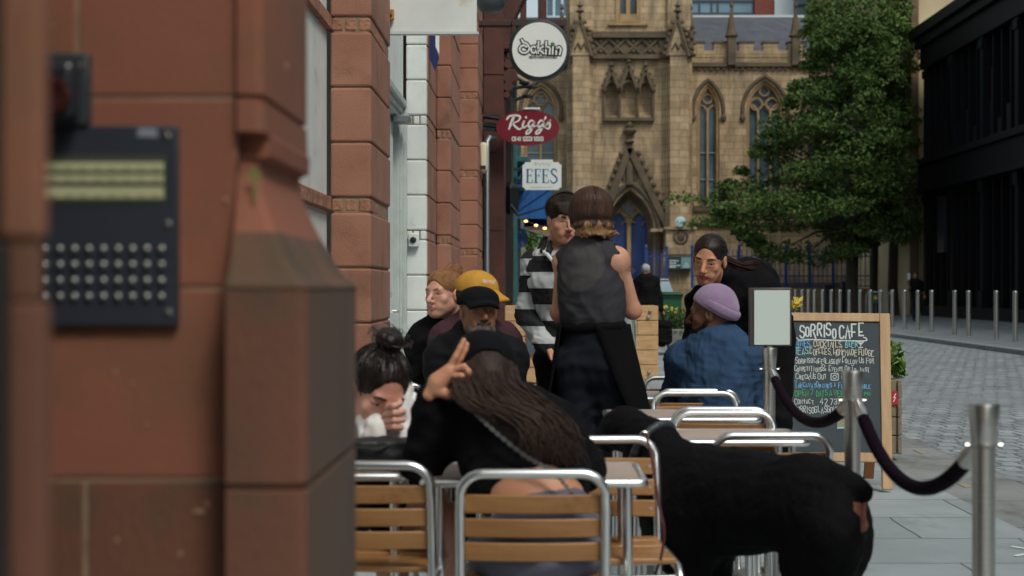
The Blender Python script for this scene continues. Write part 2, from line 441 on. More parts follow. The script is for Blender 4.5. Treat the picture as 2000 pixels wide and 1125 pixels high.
def folds(amp, fr, seed, ay=(1, 1, 1)):
    "soft cloth wrinkles"
    r = np.random.RandomState(seed); ws = []
    for i in range(6):
        d = r.normal(size=3) * np.array(ay); d /= np.linalg.norm(d); g = fr * (.7 + .8 * r.rand()) * (1 if i < 3 else 2.1); ws.append((d * g, r.rand() * 6.28, d[[1, 2, 0]] * g * .5, r.rand() * 6.28, 1. if i < 3 else .6))
    def f(X, Y, Z):
        t = 0
        for d, p, e, p2, w in ws:
            q = np.sin(X * d[0] + Y * d[1] + Z * d[2] + p + 1.7 * np.sin(X * e[0] + Y * e[1] + Z * e[2] + p2))
            t = t + w * (1.6 * np.abs(q) ** 1.2 - .9)          # creases are narrow, the cloth between them full
        return amp * t / 2.2
    return f
def frame(f, up=(0, 0, 1)):
    "columns: right, forward, up"
    f = Vector(f).normalized(); u = Vector(up); r = f.cross(u).normalized(); u = r.cross(f)
    return np.array([[r.x, f.x, u.x], [r.y, f.y, u.y], [r.z, f.z, u.z]])
# ------------------------------------------------------------------ materials of the setting
M = {}
M['red'] = mat('red_sandstone', (144, 98, 80), .9, c2=(160, 114, 94), scale=3, bump=.35, bscale=90, blotch=((112, 78, 62), 2.2, .5, .72))
M['red_rough'] = mat('rock_faced_sandstone', (128, 86, 68), .95, c2=(172, 126, 100), scale=14, bump=1.0, bscale=38)
M['near'] = mat('near_sandstone', (126, 75, 57), .85, c2=(142, 88, 67), scale=2.2, bump=.12, bscale=120, blotch=((112, 78, 56), 3.4, .46, .66))
M['near_low'] = mat('weathered_sandstone', (110, 69, 51), .85, c2=(96, 64, 49), scale=4, bump=.2, bscale=90, blotch=((84, 66, 52), 6, .54, .72), stretch=(1, 1, .5))
M['mortar'] = mat('lime_mortar', (150, 128, 104), .95, c2=(120, 98, 80), scale=20)
M['white'] = mat('white_masonry_paint', (222, 226, 222), .6, c2=(208, 214, 210), scale=5, bump=.2, bscale=40, blotch=((176, 180, 172), 5, .6, .78))
M['whitegloss'] = mat('white_door_paint', (214, 220, 217), .35, c2=(200, 207, 203), scale=4)
M['oxblood'] = mat('dark_red_stone', (92, 50, 40), .7, c2=(70, 38, 31), scale=3, bump=.25, bscale=50, blotch=((48, 29, 25), 1.6, .5, .75))
M['darkwood'] = mat('dark_brown_timber', (38, 30, 26), .5, c2=(26, 21, 19), scale=8)
M['teal'] = mat('teal_paint', (52, 104, 104), .45, c2=(40, 84, 86), scale=5)
M['black'] = mat('black_paint', (20, 21, 24), .45, c2=(28, 29, 32), scale=10)
M['iron'] = mat('dark_iron', (36, 38, 42), .5, .4, c2=(52, 54, 58), scale=12)
M['steel'] = mat('brushed_steel', (216, 215, 210), .33, 1., c2=(196, 195, 190), scale=4, stretch=(1, 1, 40))
M['alu'] = mat('polished_aluminium', (238, 239, 238), .3, 1., c2=(226, 227, 226), scale=9)
M['galv'] = mat('grey_metal', (128, 136, 138), .45, .6)
M['wood'] = mat('planter_timber', (176, 138, 98), .8, c2=(204, 168, 124), scale=3.5, stretch=(1, 1, 9), bump=.3, bscale=30, blotch=((138, 104, 74), 3, .56, .7))
M['pine'] = mat('pine_frame', (170, 136, 100), .55, c2=(190, 158, 120), scale=5, stretch=(5, 1, 1), blotch=((150, 96, 52), 7, .62, .74))
M['slat'] = mat('oiled_wood_slat', (142, 98, 56), .42, c2=(162, 118, 72), scale=3.5, stretch=(1, 10, 10), blotch=((108, 70, 38), 5, .58, .76))
M['glass'] = mat('dark_leaded_glass', (88, 102, 110), .18, c2=(60, 74, 82), scale=1.2, detail=2)
M['slate'] = course_mat('roof_slate', (84, 86, 94), (70, 72, 80), (50, 52, 58), .35, .22, .01, rough=.6, cvar=.3)
M['church'] = course_mat('church_ashlar', (186, 161, 127), (160, 136, 104), (126, 108, 84), 1.0, .36, .016, streak=(1.1, (92, 83, 70), .48, .74), cvar=.4, noise_bump=.5, nscale=8)
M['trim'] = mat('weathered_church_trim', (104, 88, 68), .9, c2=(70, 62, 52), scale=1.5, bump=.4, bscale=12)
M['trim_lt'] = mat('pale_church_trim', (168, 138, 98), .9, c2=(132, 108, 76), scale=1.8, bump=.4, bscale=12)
M['bluedoor'] = mat('blue_door_paint', (40, 70, 132), .5, c2=(30, 54, 108), scale=3, stretch=(1, 1, .2))
M['bluerail'] = mat('blue_railing_paint', (38, 62, 122), .5)

# ------------------------------------------------------------------ ground
M['slabs'] = course_mat('grey_paving_slabs', (156, 165, 168), (139, 148, 151), (86, 90, 92), .92, .62, .007, rough=.62, axis='floor', streak=(1.7, (108, 112, 112), .54, .74), cvar=.18, bump=.35, noise_bump=.2, nscale=60)
M['setts'] = course_mat('granite_setts', (166, 173, 176), (134, 141, 146), (104, 109, 113), .16, .25, .013, rough=.45, axis='floor', streak=(.6, (138, 143, 146), .46, .7), cvar=.36, bump=.8, noise_bump=1.3, warp=.5, nscale=16)
M['channel'] = course_mat('kerb_channel_stone', (140, 143, 141), (126, 129, 128), (80, 82, 82), 3.0, .9, .008, rough=.7, axis='floor', streak=(2.5, (98, 98, 94), .5, .7), cvar=.22, bump=.4, noise_bump=.3)
M['farpave'] = course_mat('far_paving', (126, 132, 134), (114, 120, 122), (80, 84, 86), .9, .6, .01, rough=.7, axis='floor', cvar=.2, bump=.3)
M['earth'] = mat('plain_tarmac', (92, 96, 98), .8, c2=(78, 82, 84), scale=1.5)
def sheet(name, x0, x1, y0, y1, z, zb, m):
    tag(MB().box(x0, x1, y0, y1, zb, z).build(name, m, smooth=0), kind='structure')
tag(MB().box(-400, 400, -200, 900, -.5, -.13).build('ground', M['earth'], smooth=0), kind='structure')
sheet('pavement', -1.6, 2.4, -4, 59, 0, -.12, M['slabs'])
sheet('road_edge', 2.4, 3.0, -4, 59, -.012, -.12, M['channel'])
sheet('road', 3.0, 8.8, -4, 59, -.022, -.12, M['setts'])
k = MB()
for i in range(32): k.box(8.8, 8.98, -4 + i * 2, -4 + i * 2 + 1.992, -.12, .075)
tag(k.build('kerb', mat('kerb_granite', (146, 150, 150), .7, c2=(122, 126, 127), scale=6), bevel=.012), kind='structure')
sheet('far_pavement', 8.98, 16.2, -4, 59, .07, -.12, M['farpave'])
sheet('church_forecourt', -30, 60, 59, 90, -.004, -.12, M['farpave'])
# worn double yellow lines
yl = MB(); rr = random.Random(3)
for x in (2.62, 2.83):
    y = 3.
    while y < 58:
        l = rr.uniform(.12, .55)
        if rr.random() < .4: yl.box(x - .035 + rr.uniform(-.008, .008), x + .035 + rr.uniform(-.008, .008), y, y + l, -.012, -.008)
        y += l + rr.uniform(.02, .3)
tag(yl.build('yellow_lines', mat('worn_yellow_paint', (154, 144, 112), .8, c2=(134, 135, 128), scale=14), smooth=0), kind='structure')
# white spray mark on the slabs
sp_ = MB()
for a, b in (((2.14, 6.36), (2.42, 6.62)), ((2.2, 6.58), (2.37, 6.4))):
    sp_.ribbon(spline([a, ((a[0] + b[0]) / 2 + .01, (a[1] + b[1]) / 2 - .02), b], 5), .022, (0, 0, 0), (1, 0, 0), (0, 1, 0), (0, 0, 1), .004)
tag(sp_.build('white_survey_mark', mat('white_spray', (226, 230, 230), .7), smooth=0), kind='structure')

# ------------------------------------------------------------------ the red sandstone building along the pavement
bld = thing('sandstone_building', (-1.2, 2, 0), 'red sandstone building with block piers, white painted panels and a white door', 'building')
BAND = [(1.63 + 1.03 * i, 1.715 + 1.03 * i) for i in range(-2, 11)]
def pier(x0, x1, y0, y1, z1, m=None, mb=None):
    b = MB(); g = .004
    b.box(x0 + .012, x1 - .012, y0 + .012, y1 - .01, -.1, z1, 2)
    for lo, hi in BAND:
        if lo > z1: break
        if hi > 0.02:
            n = 3; w = (x1 - x0) / n                       # rock-faced narrow course: small stones
            for i in range(n):
                dx = rr.uniform(.002, .01); b.box(x0 + i * w + g, x0 + (i + 1) * w - g, y0 + dx, y0 + .2, max(lo, 0) + g, hi - g, 1)
            n = max(1, int((y1 - y0) / .3)); w = (y1 - y0 - .2) / n
            for i in range(n): b.box(x0 + .05, x1 - rr.uniform(.004, .014), y0 + .2 + i * w + g, y0 + .2 + (i + 1) * w - g, max(lo, 0) + g, hi - g, 1)
        for i in range(3):
            a = hi + i * .315; c = a + .315
            if c < .03 or a > z1: continue
            b.box(x0, x1, y0, y1, max(a, 0) + g, min(c, z1) - g, 0)
    o = b.build('pier', [m or M['red'], mb or M['red_rough'], M['mortar']], bld, smooth=0, bevel=.012)
    return o
pier(-1.181, -.948, 8.1, 9.15, 9)
wr = pier(-1.175, -.992, 12.7, 12.8, 9, M['white'], M['white'])
tag(wr, 'white painted front of a stone pier')
pier(-1.175, -.985, 12.815, 13.86, 9)
pier(-.99, -.85, 13.9, 15.6, 9)
pier(-1.03, -.788, 18.7, 20.4, 9)
MB().box(-3.5, -1.2, 2.36, 20.4, 4.6, 11).build('upper_wall', M['red'], bld, smooth=0)
MB().box(-3.5, -1.2, 2.36, 8.09, 0, 4.59).build('wall_panel', M['white'], bld, smooth=0)
MB().box(-3.5, -1.02, 15.62, 18.68, 0, 4.59).build('wall_panel', M['red'], bld, smooth=0)
MB().box(-3.5, -1.2, 9.16, 12.69, 2.86, 4.59).build('wall_panel', M['white'], bld, smooth=0)
MB().box(-3.5, -1.2, 9.16, 9.5, 0, 2.855).build('wall_panel', M['white'], bld, smooth=0)
lg = MB()
for z in (1.635, 2.665): lg.box(-1.22, -1.17, 5.5, 8.085, z, z + .085)
lg.build('ledge', M['red_rough'], bld, bevel=.01)
# white door in its moulded frame
dr = MB(); dr.box(-1.3, -1.26, 9.56, 12.4, 0, 2.7)
for z0, z1 in ((.2, 1.0), (1.15, 2.5)):
    for y0 in (9.75, 11.15): dr.box(-1.262, -1.245, y0, y0 + 1.1, z0, z1)
dr = dr.build('door', M['whitegloss'], bld, bevel=.006)
MB().tube([(-1.25, 12.22, 1.0), (-1.19, 12.22, 1.0), (-1.19, 12.12, 1.0)], .012).build('handle', M['steel'], dr)
df = MB()
for o_, t in ((0, .06), (.06, .05), (.11, .05)):
    x = -1.155 - o_ * .5
    df.box(-1.3, x, 12.6 - o_ - t, 12.6 - o_ - .002, 0, 2.85 - o_); df.box(-1.3, x, 9.5 + o_, 9.5 + o_ + t, 0, 2.85 - o_)
    df.box(-1.3, x, 9.5 + o_ + t, 12.6 - o_ - t, 2.85 - o_ - t, 2.85 - o_ - .002)
df.build('door_frame', mat('grey_white_frame', (186, 194, 190), .5, c2=(166, 174, 170), scale=8), bld, bevel=.006)
dc = MB(); q = P(781, 234, 12.3)
dc.box(-1.24, -1.1, q.y - .12, q.y + .1, q.z - .03, q.z + .03); dc.bar((-1.12, q.y, q.z + .04), (-1.02, q.y + .1, q.z + .05), .025, .012)
dc.build('door_closer', M['galv'], bld, bevel=.008)

# near pilaster with moulded base
def zz(py, Y=1.85): return CAMH - (py - CY) * Y / F
rows = [(2200, .067), (1130, .067), (945, .067), (940, .06), (934, .06), (929, .067), (600, .067), (566, .067), (562, .069), (554, .067), (546, .06), (538, .053), (520, .045), (500, .037),
        (478, .03), (455, .021), (430, .013), (400, .005), (380, -.001), (352, -.007), (344, -.009), (330, -.01), (312, -.009), (306, -.004), (301, .003), (264, .004), (258, .001), (198, 0), (194, -.005), (189, -.005), (185, 0), (-120, 0), (-124, -.005), (-129, -.005), (-133, 0), (-2600, 0)]
V = []; n = 0
for py, e in rows:
    ef = e - (.034 if 264 <= py <= 301 else 0)
    xr = -.355 + e; yf = 1.84 - ef; yb = 2.2 + e; r = .014; z = zz(py)
    pl = [(-.389, yf), (xr - r, yf)] + [(xr - r + r * math.sin(a), yf + r - r * math.cos(a)) for a in (R(22), R(45), R(68))] + [(xr, yf + r), (xr, yb - r)] + \
         [(xr - r + r * math.cos(a), yb - r + r * math.sin(a)) for a in (R(30), R(60))] + [(xr - r, yb), (-.8, yb)]
    n = len(pl); V += [(x, y, z) for x, y in pl]
b = MB(); b.add(V[:n * 8], [(i * n + j, i * n + j + 1, (i + 1) * n + j + 1, (i + 1) * n + j) for i in range(7) for j in range(5)], 1)
b.add(V[:n * 8], [(i * n + j, i * n + j + 1, (i + 1) * n + j + 1, (i + 1) * n + j) for i in range(7) for j in range(5, n - 1)], 2)
b.add(V[n * 7:], [(i * n + j, i * n + j + 1, (i + 1) * n + j + 1, (i + 1) * n + j) for i in range(len(rows) - 8) for j in range(n - 1) if i > 7], 0)
b.add(V[n * 7:n * 16], [(i * n + j, i * n + j + 1, (i + 1) * n + j + 1, (i + 1) * n + j) for i in range(8) for j in range(n - 1)], 3)
pil = b.build('pilaster', [M['near'], M['near_low'], mat('grimy_sandstone', (98, 72, 56), .9, c2=(82, 66, 54), scale=5, bump=.3, bscale=70, stretch=(1, 1, .4)), mat('mossy_sandstone', (104, 72, 54), .9, c2=(72, 62, 48), scale=9, bump=.3, bscale=60, stretch=(1, 1, .6))], bld, smooth=30)
chk = MB(); o = P(497, 362, 1.83)
chk.ribbon([(0, -.02), (0, .02)], .004, o, (1, 0, 0), (0, 0, 1), (0, -1, 0), .0); chk.ribbon([(-.008, .01), (0, .021), (.008, .01)], .004, o, (1, 0, 0), (0, 0, 1), (0, -1, 0), .0005)
chk.build('chalk_arrow', mat('green_chalk', (104, 118, 58), .9), pil, smooth=0)
# near wall of big blocks around the entry panel
nb = MB(); zs = [-.1, .45, .70, .951, 1.2, 1.448, 1.7, 1.95, 2.4, 3.0, 3.6, 4.4]
for i in range(len(zs) - 1):
    xs = [-1.5, -.39] if i in (3, 4) else ([-1.5, -.589, -.39] if i == 2 else [-1.5, -.8 + .2 * (i % 2), -.39])
    for a, c in zip(xs[:-1], xs[1:]): nb.box(a + .003, c - .003, 1.852, 2.19, zs[i] + .003, zs[i + 1] - .003, 1 if i < 3 else 0)
nb.box(-1.5, -.392, 1.8545, 2.18, -.1, 4.4, 2)
nwall = nb.build('near_wall', [M['near'], M['near_low'], M['mortar']], bld, smooth=0, bevel=.002)
MB().box(-3.5, -.36, 2.22, 2.35, 3.0, 9).build('upper_wall', M['red'], bld, smooth=0)
MB().box(-9, -.95, -45, .93, 0, 13).build('unseen_rear_wall', M['red'], bld, smooth=0)  # unseen facade behind the camera, added to dim sky light on the near wall
# chips in the stone face
cp = MB()
for px, py, sx, sy in ((441, 392, 9, 12), (258, 748, 8, 6), (225, 727, 4, 15), (287, 828, 7, 5), (388, 1000, 22, 9), (404, 985, 8, 10), (228, 1055, 6, 8), (352, 1082, 5, 12), (560, 130, 5, 14), (102, 50, 6, 6)):
    q = P(px, py, 1.851); cp.ball(q, (sx * .00066 * .6, .0015, sy * .00066 * .6), 7)
cp.build('speck', mat('pale_chipped_stone', (170, 136, 112), .95, c2=(140, 104, 84), scale=60), nwall)
# jamb of the doorway next to the camera
jb = MB()
for z0, z1, d, mi in ((1.235, 3.2, 0, 0), (-.1, 1.19, .002, 1), (1.191, 1.234, -.004, 1)):
    jb.prism([(-.60, .995 - d), (-.352 + d, .995 - d), (-.345 + d, 1.003), (-.405 + d, 1.16), (-.60, 1.16)], (0, 0, z0), (1, 0, 0), (0, 1, 0), (0, 0, 1), z1 - z0, mi)
jb.build('door_jamb', [M['near'], M['near_low'], M['mortar']], bld, smooth=0, bevel=.008, seg=3)
ed = MB(); ed.box(-.9, -.371, .955, .99, 1.235, 3.2); ed.box(-.9, -.364, .955, .985, 0, 1.232)
ed.build('entrance_door', mat('dark_door_paint', (30, 32, 32), .5, c2=(38, 38, 36), scale=6), bld, bevel=.004)

# fittings on the sandstone building
t = thing('lock_box', P(808, 469, 12.66), 'white box with a round black lock on the white painted pier', 'lock box')
q = P(808, 469, 12.69)
MB().box(q.x - .045, q.x + .05, q.y - .05, q.y, q.z - .062, q.z + .062).build('casing', M['whitegloss'], t, bevel=.01)
MB().lathe([(.028, 0), (.028, .012), (.02, .016)], (q.x, q.y - .05, q.z), 16, ax=((1, 0, 0), (0, 0, 1), (0, -1, 0))).build('lock', M['black'], t)
t = thing('pull_rail', P(843, 490, 13.6), 'upright grey metal rail fixed to the stone beside the white pier', 'rail')
q0, q1 = P(843, 446, 13.7), P(843, 532, 13.7)
MB().box(q0.x - .03, q0.x + .03, 13.55, 13.8, q1.z - .35, q0.z).build('rail', M['galv'], t, bevel=.01)
MB().ball((q1.x + .02, 13.54, q1.z + .12), .018, 8).build('bolt', M['steel'], t)
t = thing('alarm_box', P(945, 310, 19.6), 'cream alarm box mounted on the stone pier above the grey pipe', 'alarm box')
q = P(946, 310, 19.7)
MB().box(q.x - .05, q.x + .045, 19.4, 19.75, q.z - .2, q.z + .2).build('casing', mat('cream_plastic', (214, 206, 178), .5), t, bevel=.03)
MB().box(q.x - .04, q.x + .03, 19.392, 19.41, q.z - .17, q.z - .12).build('lens', M['black'], t)
q0, q1 = P(951, 270, 20.6), P(951, 600, 20.6)
tag(MB().tube([(q0.x + .1, 20.9, q0.z + .02), (q0.x + .03, 20.66, q0.z + .015), (q0.x, 20.6, q0.z - .05), (q1.x, 20.6, 0.02)], .04, 10).build('drain_pipe', M['galv']), 'grey metal pipe running down between the sandstone pier and dark red column', 'pipe')

# ------------------------------------------------------------------ the dark red building further up the street
b2 = thing('shop_building', (-.8, 21, 0), 'dark red building with teal shopfront post beyond the sandstone piers', 'building')
c = MB(); a0, a1 = P(944, 0, 21), P(984, 0, 21)
c.box(a0.x, a1.x, 21, 22.2, 0, 11)
for z in (.9, 2.05, 3.2, 4.35, 5.5): c.box(a0.x - .004, a1.x + .004, 20.99, 22.21, z, z + .012, 1)
c.build('column', [M['oxblood'], M['darkwood']], b2, bevel=.02)
co = MB()
for py, r, dx in ((128, .075, .03), (152, .11, .05), (172, .075, .02), (188, .05, 0), (112, .06, .06)):
    q = P(990, py, 21.3); co.lathe([(r, -.16), (r * 1.05, 0), (r, .16)], (q.x + dx, q.y, q.z), 14, ax=((1, 0, 0), (0, 0, 1), (0, 1, 0)))
q = P(990, 100, 21.3); co.box(q.x - .06, q.x + .12, 21.1, 21.6, q.z, q.z + .1)
co.build('corbel', M['oxblood'], b2, bevel=.008)
ar = MB(); pts = [P(a, b_, 21.4) for a, b_ in spline([(992, 105), (996, 60), (1008, 25), (1026, -10), (1052, -45), (1090, -80)], 5)]
for i in range(len(pts) - 1): ar.bar(pts[i] + Vector((-.1, 0, 0)), pts[i + 1] + Vector((-.1, 0, 0)), .24, .5, (0, 1, 0))
ar.build('arch', M['oxblood'], b2, smooth=50)
MB().box(-3.5, -.66, 22.21, 46, 0, 11).build('wall', M['darkwood'], b2, smooth=0)
MB().box(-3.5, -.83, 20.42, 22.2, 0, 11).build('return_wall', M['oxblood'], b2, smooth=0)
sh = MB(); a0, a1 = P(985, 0, 23), P(1001, 0, 23); sh.box(a0.x, a1.x, 23, 24, 0, 4.4); sh.box(-.9, a1.x + .05, 22.9, 24, 4.4, 4.75)
sh.build('shop_pilaster', M['darkwood'], b2, bevel=.02)
tp = MB(); a0, a1 = P(1001, 0, 24.2), P(1010, 0, 24.2); tp.box(a0.x, a1.x, 24.2, 30, 0, 4.2); tp.box(a0.x, a1.x + .18, 24.25, 30, 3.35, 3.45); tp.box(a0.x, a1.x + .12, 24.3, 30, 2.9, 2.96)
for z in (3.05, 3.2, 3.7, 3.95): tp.bar((a1.x, 24.3, z), (a1.x + .16, 24.3, z + .12), .05, .05)
tp.build('shopfront_post', M['teal'], b2, bevel=.012)
wi = MB(); wi.box(-.45, -.30, 30.2, 31, 0, 3.2); wi.build('shop_window', mat('bright_shop_window', (150, 156, 150), .2, c2=(90, 96, 92), scale=3), b2)
po = MB(); q = P(1059, 20, 23); po.box(q.x - .07, q.x + .07, 23, 23.3, 5.5, 9); q = P(1022, 20, 23); po.box(q.x - .05, q.x + .05, 23, 23.3, 5.4, 9); po.box(-.5, .2, 23, 23.3, 6.3, 6.6)
po.build('bay_post', M['oxblood'], b2, bevel=.01)
sl_ = MB()
for a, b_ in (((1000, 172), (1038, 168)), ((1004, 196), (1030, 186)), ((1002, 224), (1030, 215)), ((1006, 150), (1024, 160))):
    sl_.tube([P(a[0], a[1], 22.4), P(b_[0], b_[1], 22.4)], .028, 8); sl_.ball(P(b_[0], b_[1] + 2, 22.4), (.09, .07, .035), 8)
sl_.build('spot_lamp', M['iron'], b2)

# awnings
M['awn'] = mat('blue_awning_canvas', (24, 92, 158), .6, c2=(16, 74, 138), scale=2.5, stretch=(5, 1, 1))
t = thing('shop_awning', (-.4, 26, 2.9), 'domed blue canvas awning over the teal shopfront', 'awning')
a = MB(); x0, x1 = -.55, .36; ny, nz = 12, 10; vs_ = []
for i in range(ny + 1):
    y = 25 + 3.2 * i / ny
    for j in range(nz + 1):
        ang = R(90) * j / nz; end = math.sin(math.pi * min(1, max(0, .5 + (i / ny - .5) * .999))) ** .35
        vs_.append((x0 + (x1 - x0) * math.sin(ang) * (.25 + .75 * end), y, 2.42 + .95 * math.cos(ang) * (.2 + .8 * end) + .012 * math.sin(i * 3.1)))
a.add(vs_, [(i * (nz + 1) + j, (i + 1) * (nz + 1) + j, (i + 1) * (nz + 1) + j + 1, i * (nz + 1) + j + 1) for i in range(ny) for j in range(nz)])
o = a.build('canopy', M['awn'], t, smooth=60); sm = o.modifiers.new('solid', 'SOLIDIFY'); sm.thickness = .015
f = MB(); pr = [(x0, 2.42)] + [(x0 + (x1 - x0) * math.sin(R(90) * j / 10), 2.42 + .95 * math.cos(R(90) * j / 10)) for j in range(11)]
f.prism(pr[::-1], (0, 24.97, 0), (1, 0, 0), (0, 0, 1), (0, 1, 0), .02)
f.build('end_panel', M['awn'], t)
f = MB()
for i in range(5):
    g = R(90) * (i + .5) / 5.5; f.bar((x0 + .02, 24.955, 2.43), (x0 + (x1 - x0) * math.sin(g), 24.955, 2.42 + .95 * math.cos(g)), .012, .012, (0, 1, 0))
f.build('rib', mat('awning_seam', (14, 58, 112), .6), t)
t = thing('shop_awning', (-.4, 27, 2.3), 'straight dark blue awning with scalloped valance under the domed one', 'awning')
MB().prism([(-.5, 2.32), (-.5, 2.2), (.3, 2.02), (.3, 2.08)], (0, 25.3, 0), (1, 0, 0), (0, 0, 1), (0, 1, 0), 4).build('canopy', M['awn'], t)
va = MB()
for i in range(7): va.box(-.5 + i * .115, -.5 + i * .115 + .108, 25.26, 25.285, 1.93 - .02 * (i % 2), 2.12)
va.build('valance', mat('navy_canvas', (18, 52, 112), .7), t)
t = thing('string_lights', P(1015, 425, 24.8), 'string of small warm bulbs hung along the blue awning', 'string lights')
pts = [P(a_, b_, 24.8) for a_, b_ in spline([(1008, 418), (1022, 428), (1045, 438), (1080, 448), (1100, 452)], 5)]
MB().tube(pts, .006, 5).build('cable', M['black'], t)
bu = mat('warm_bulb', (255, 214, 150), .3, emit=((255, 190, 110), 2.5))
for px, py in ((1010, 420), (1027, 432), (1047, 440), (1064, 446), (1082, 450)): MB().ball(P(px, py, 24.8), (.035, .035, .022), 8).build('bulb', bu, t)
t = thing('wall_lantern', P(998, 390, 22.6), 'black boxy lantern hung on the dark shop pilaster below the oval sign', 'lantern')
q = P(997, 390, 22.6)
MB().lathe([(.03, .28), (.12, .22), (.14, .18), (.13, -.16), (.09, -.2), (.03, -.24)], q, 4).build('body', M['black'], t, smooth=0, bevel=.01)
l_ = MB()
for i in range(5): l_.ball(q + Vector((.02 + .025 * i, -.1 - .01 * i, -.1 - .035 * i)), .03, 6)
l_.build('bulb', M['iron'], t)
MB().bar(q + Vector((-.3, 0, .24)), q + Vector((0, 0, .24)), .03, .03).build('arm', M['black'], t)
# ------------------------------------------------------------------ church at the end of the street
def arch2(cx, w, z0, zs, h, n=10):
    "pointed opening: outline from the bottom left over the apex to the bottom right"
    Rr = (h * h + (w / 2) ** 2) / w; a1 = math.asin(min(1, h / Rr)); pl = [(cx - w / 2, z0)]
    for i in range(n + 1):
        a = a1 * i / n; pl.append((cx - w / 2 + Rr - Rr * math.cos(a), zs + Rr * math.sin(a)))
    return pl + [(2 * cx - x, z) for x, z in pl[-2::-1]]
def holed(b, outer, holes, y, depth, mi=0):
    "wall face with openings and their reveals"
    loops = [outer] + holes; pts = [p for l in loops for p in l]
    tris = tessellate_polygon([[Vector((p[0], p[1], 0)) for p in l] for l in loops])
    b.add([(p[0], y, p[1]) for p in pts], [tuple(t) for t in tris], mi)
    for l in loops:
        n = len(l); b.add([(p[0], y, p[1]) for p in l] + [(p[0], y + depth, p[1]) for p in l], [(i, (i + 1) % n, n + (i + 1) % n, n + i) for i in range(n)], mi)
def X_(px, Y): return (px - CX) * Y / F
def Z_(py, Y): return CAMH - (py - CY) * Y / F
ch = thing('church', (3, 76, 0), 'honey coloured gothic church with a tower and blue arched door closing the street', 'church')
YT, YB, YN = 74., 73.2, 76.
def moulding(b, pl, y, r, n=6, mi=0): b.tube([(x, y, z) for x, z in pl], r, n, mi)
# --- nave wall with windows
wins = [(1383, 44, 165, 215, 402, 2), (1494, 72, 158, 215, 402, 3), (1606, 60, 158, 215, 402, 2), (1056, 64, 165, 215, 402, 2), (1720, 60, 158, 215, 402, 2)]
nv = MB(); holes = []
for cx, w, ap, sp, si, nl in wins:
    holes.append(arch2(X_(cx, YN), w * YN / F, Z_(si, YN), Z_(sp, YN), (sp - ap) * YN / F))
holed(nv, [(X_(960, YN), 0), (X_(2050, YN), 0), (X_(2050, YN), Z_(110, YN)), (X_(960, YN), Z_(110, YN))], holes, YN, .5)
# crenellated parapet
x = X_(1356, YN); top0, top1 = Z_(99, YN), Z_(84, YN)
nv.box(X_(960, YN), X_(2050, YN), YN - .03, YN + .5, Z_(112, YN), top0)
xx = X_(960, YN); i = 0
while xx < X_(2050, YN):
    nv.box(xx, xx + .8, YN - .03, YN + .5, top0 + .001, top1); xx += 1.32
nv.build('nave_wall', M['church'], ch, smooth=0)
tr = MB(); tr.box(X_(960, YN), X_(2050, YN), YN - .22, YN + .3, Z_(131, YN), Z_(123, YN))
for i in range(70): xk = X_(1000, YN) + i * .33; tr.box(xk, xk + .17, YN - .15, YN, Z_(137, YN), Z_(131.2, YN))
xx = X_(960, YN)
while xx < X_(2050, YN): tr.box(xx - .05, xx + .85, YN - .08, YN + .55, top1, top1 + .09); xx += 1.32
tr.box(X_(960, YN), X_(2050, YN), YN - .18, YN, 0, 1.5); tr.box(X_(960, YN), X_(2050, YN), YN - .2, YN, Z_(440, YN), Z_(436, YN))
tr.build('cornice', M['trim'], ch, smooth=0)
for (cx, w, ap, sp, si, nl) in wins:
    h = (sp - ap) * YN / F; W = w * YN / F; c0 = X_(cx, YN); z0, zs = Z_(si, YN), Z_(sp, YN); pl = arch2(c0, W, z0, zs, h)
    g = MB(); g.prism(pl, (0, YN + .42, 0), (1, 0, 0), (0, 0, 1), (0, 1, 0), .06)
    win = g.build('window', M['glass'], ch, smooth=0)
    t = MB(); moulding(t, arch2(c0, W - .16, z0, zs, h - .1), YN + .2, .1)
    lw = W / nl
    for i in range(1, nl): t.bar((c0 - W / 2 + i * lw, YN + .3, z0), (c0 - W / 2 + i * lw, YN + .3, zs + .12), .11, .16)
    for i in range(nl): moulding(t, arch2(c0 - W / 2 + (i + .5) * lw, lw, zs - .35, zs - .25, lw * .9, 6)[1:-1], YN + .3, .05)
    for px_, pz, r in ([(0, .62, .26)] if nl == 2 else [(-.42, .3, .32), (.42, .3, .32), (0, .9, .26)]):
        q = (c0 + px_ * (1 if nl == 3 else 0), YN + .28, zs + pz * h / 1.35)
        t.tube(arc(q, r * W / 1.3 if nl == 2 else r, 0, 2 * math.pi, 16), .055, 6)
        for k in range(4): t.ball(Vector(q) + Vector((math.cos(k * 1.57 + .78), 0, math.sin(k * 1.57 + .78))) * (r * .9), .07, 6)
    for f_ in (.28, .56): t.bar((c0 - W / 2, YN + .36, z0 + (zs - z0) * f_), (c0 + W / 2, YN + .36, z0 + (zs - z0) * f_), .05, .04, mi=1)
    t.build('tracery', [M['trim_lt'], mat('lead_bar', (150, 156, 156), .6)], win)
    hm = MB(); moulding(hm, arch2(c0, W + .42, zs - .35, zs, h + .24)[0:], YN - .03, .11)
    for sg in (-1, 1): hm.ball((c0 + sg * (W / 2 + .21), YN - .08, zs - .42), (.17, .14, .2), 8)
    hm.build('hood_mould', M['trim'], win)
    MB().box(c0 - W / 2 - .2, c0 + W / 2 + .2, YN - .15, YN + .3, z0 - .3, z0 - .005).build('sill', M['trim'], win)
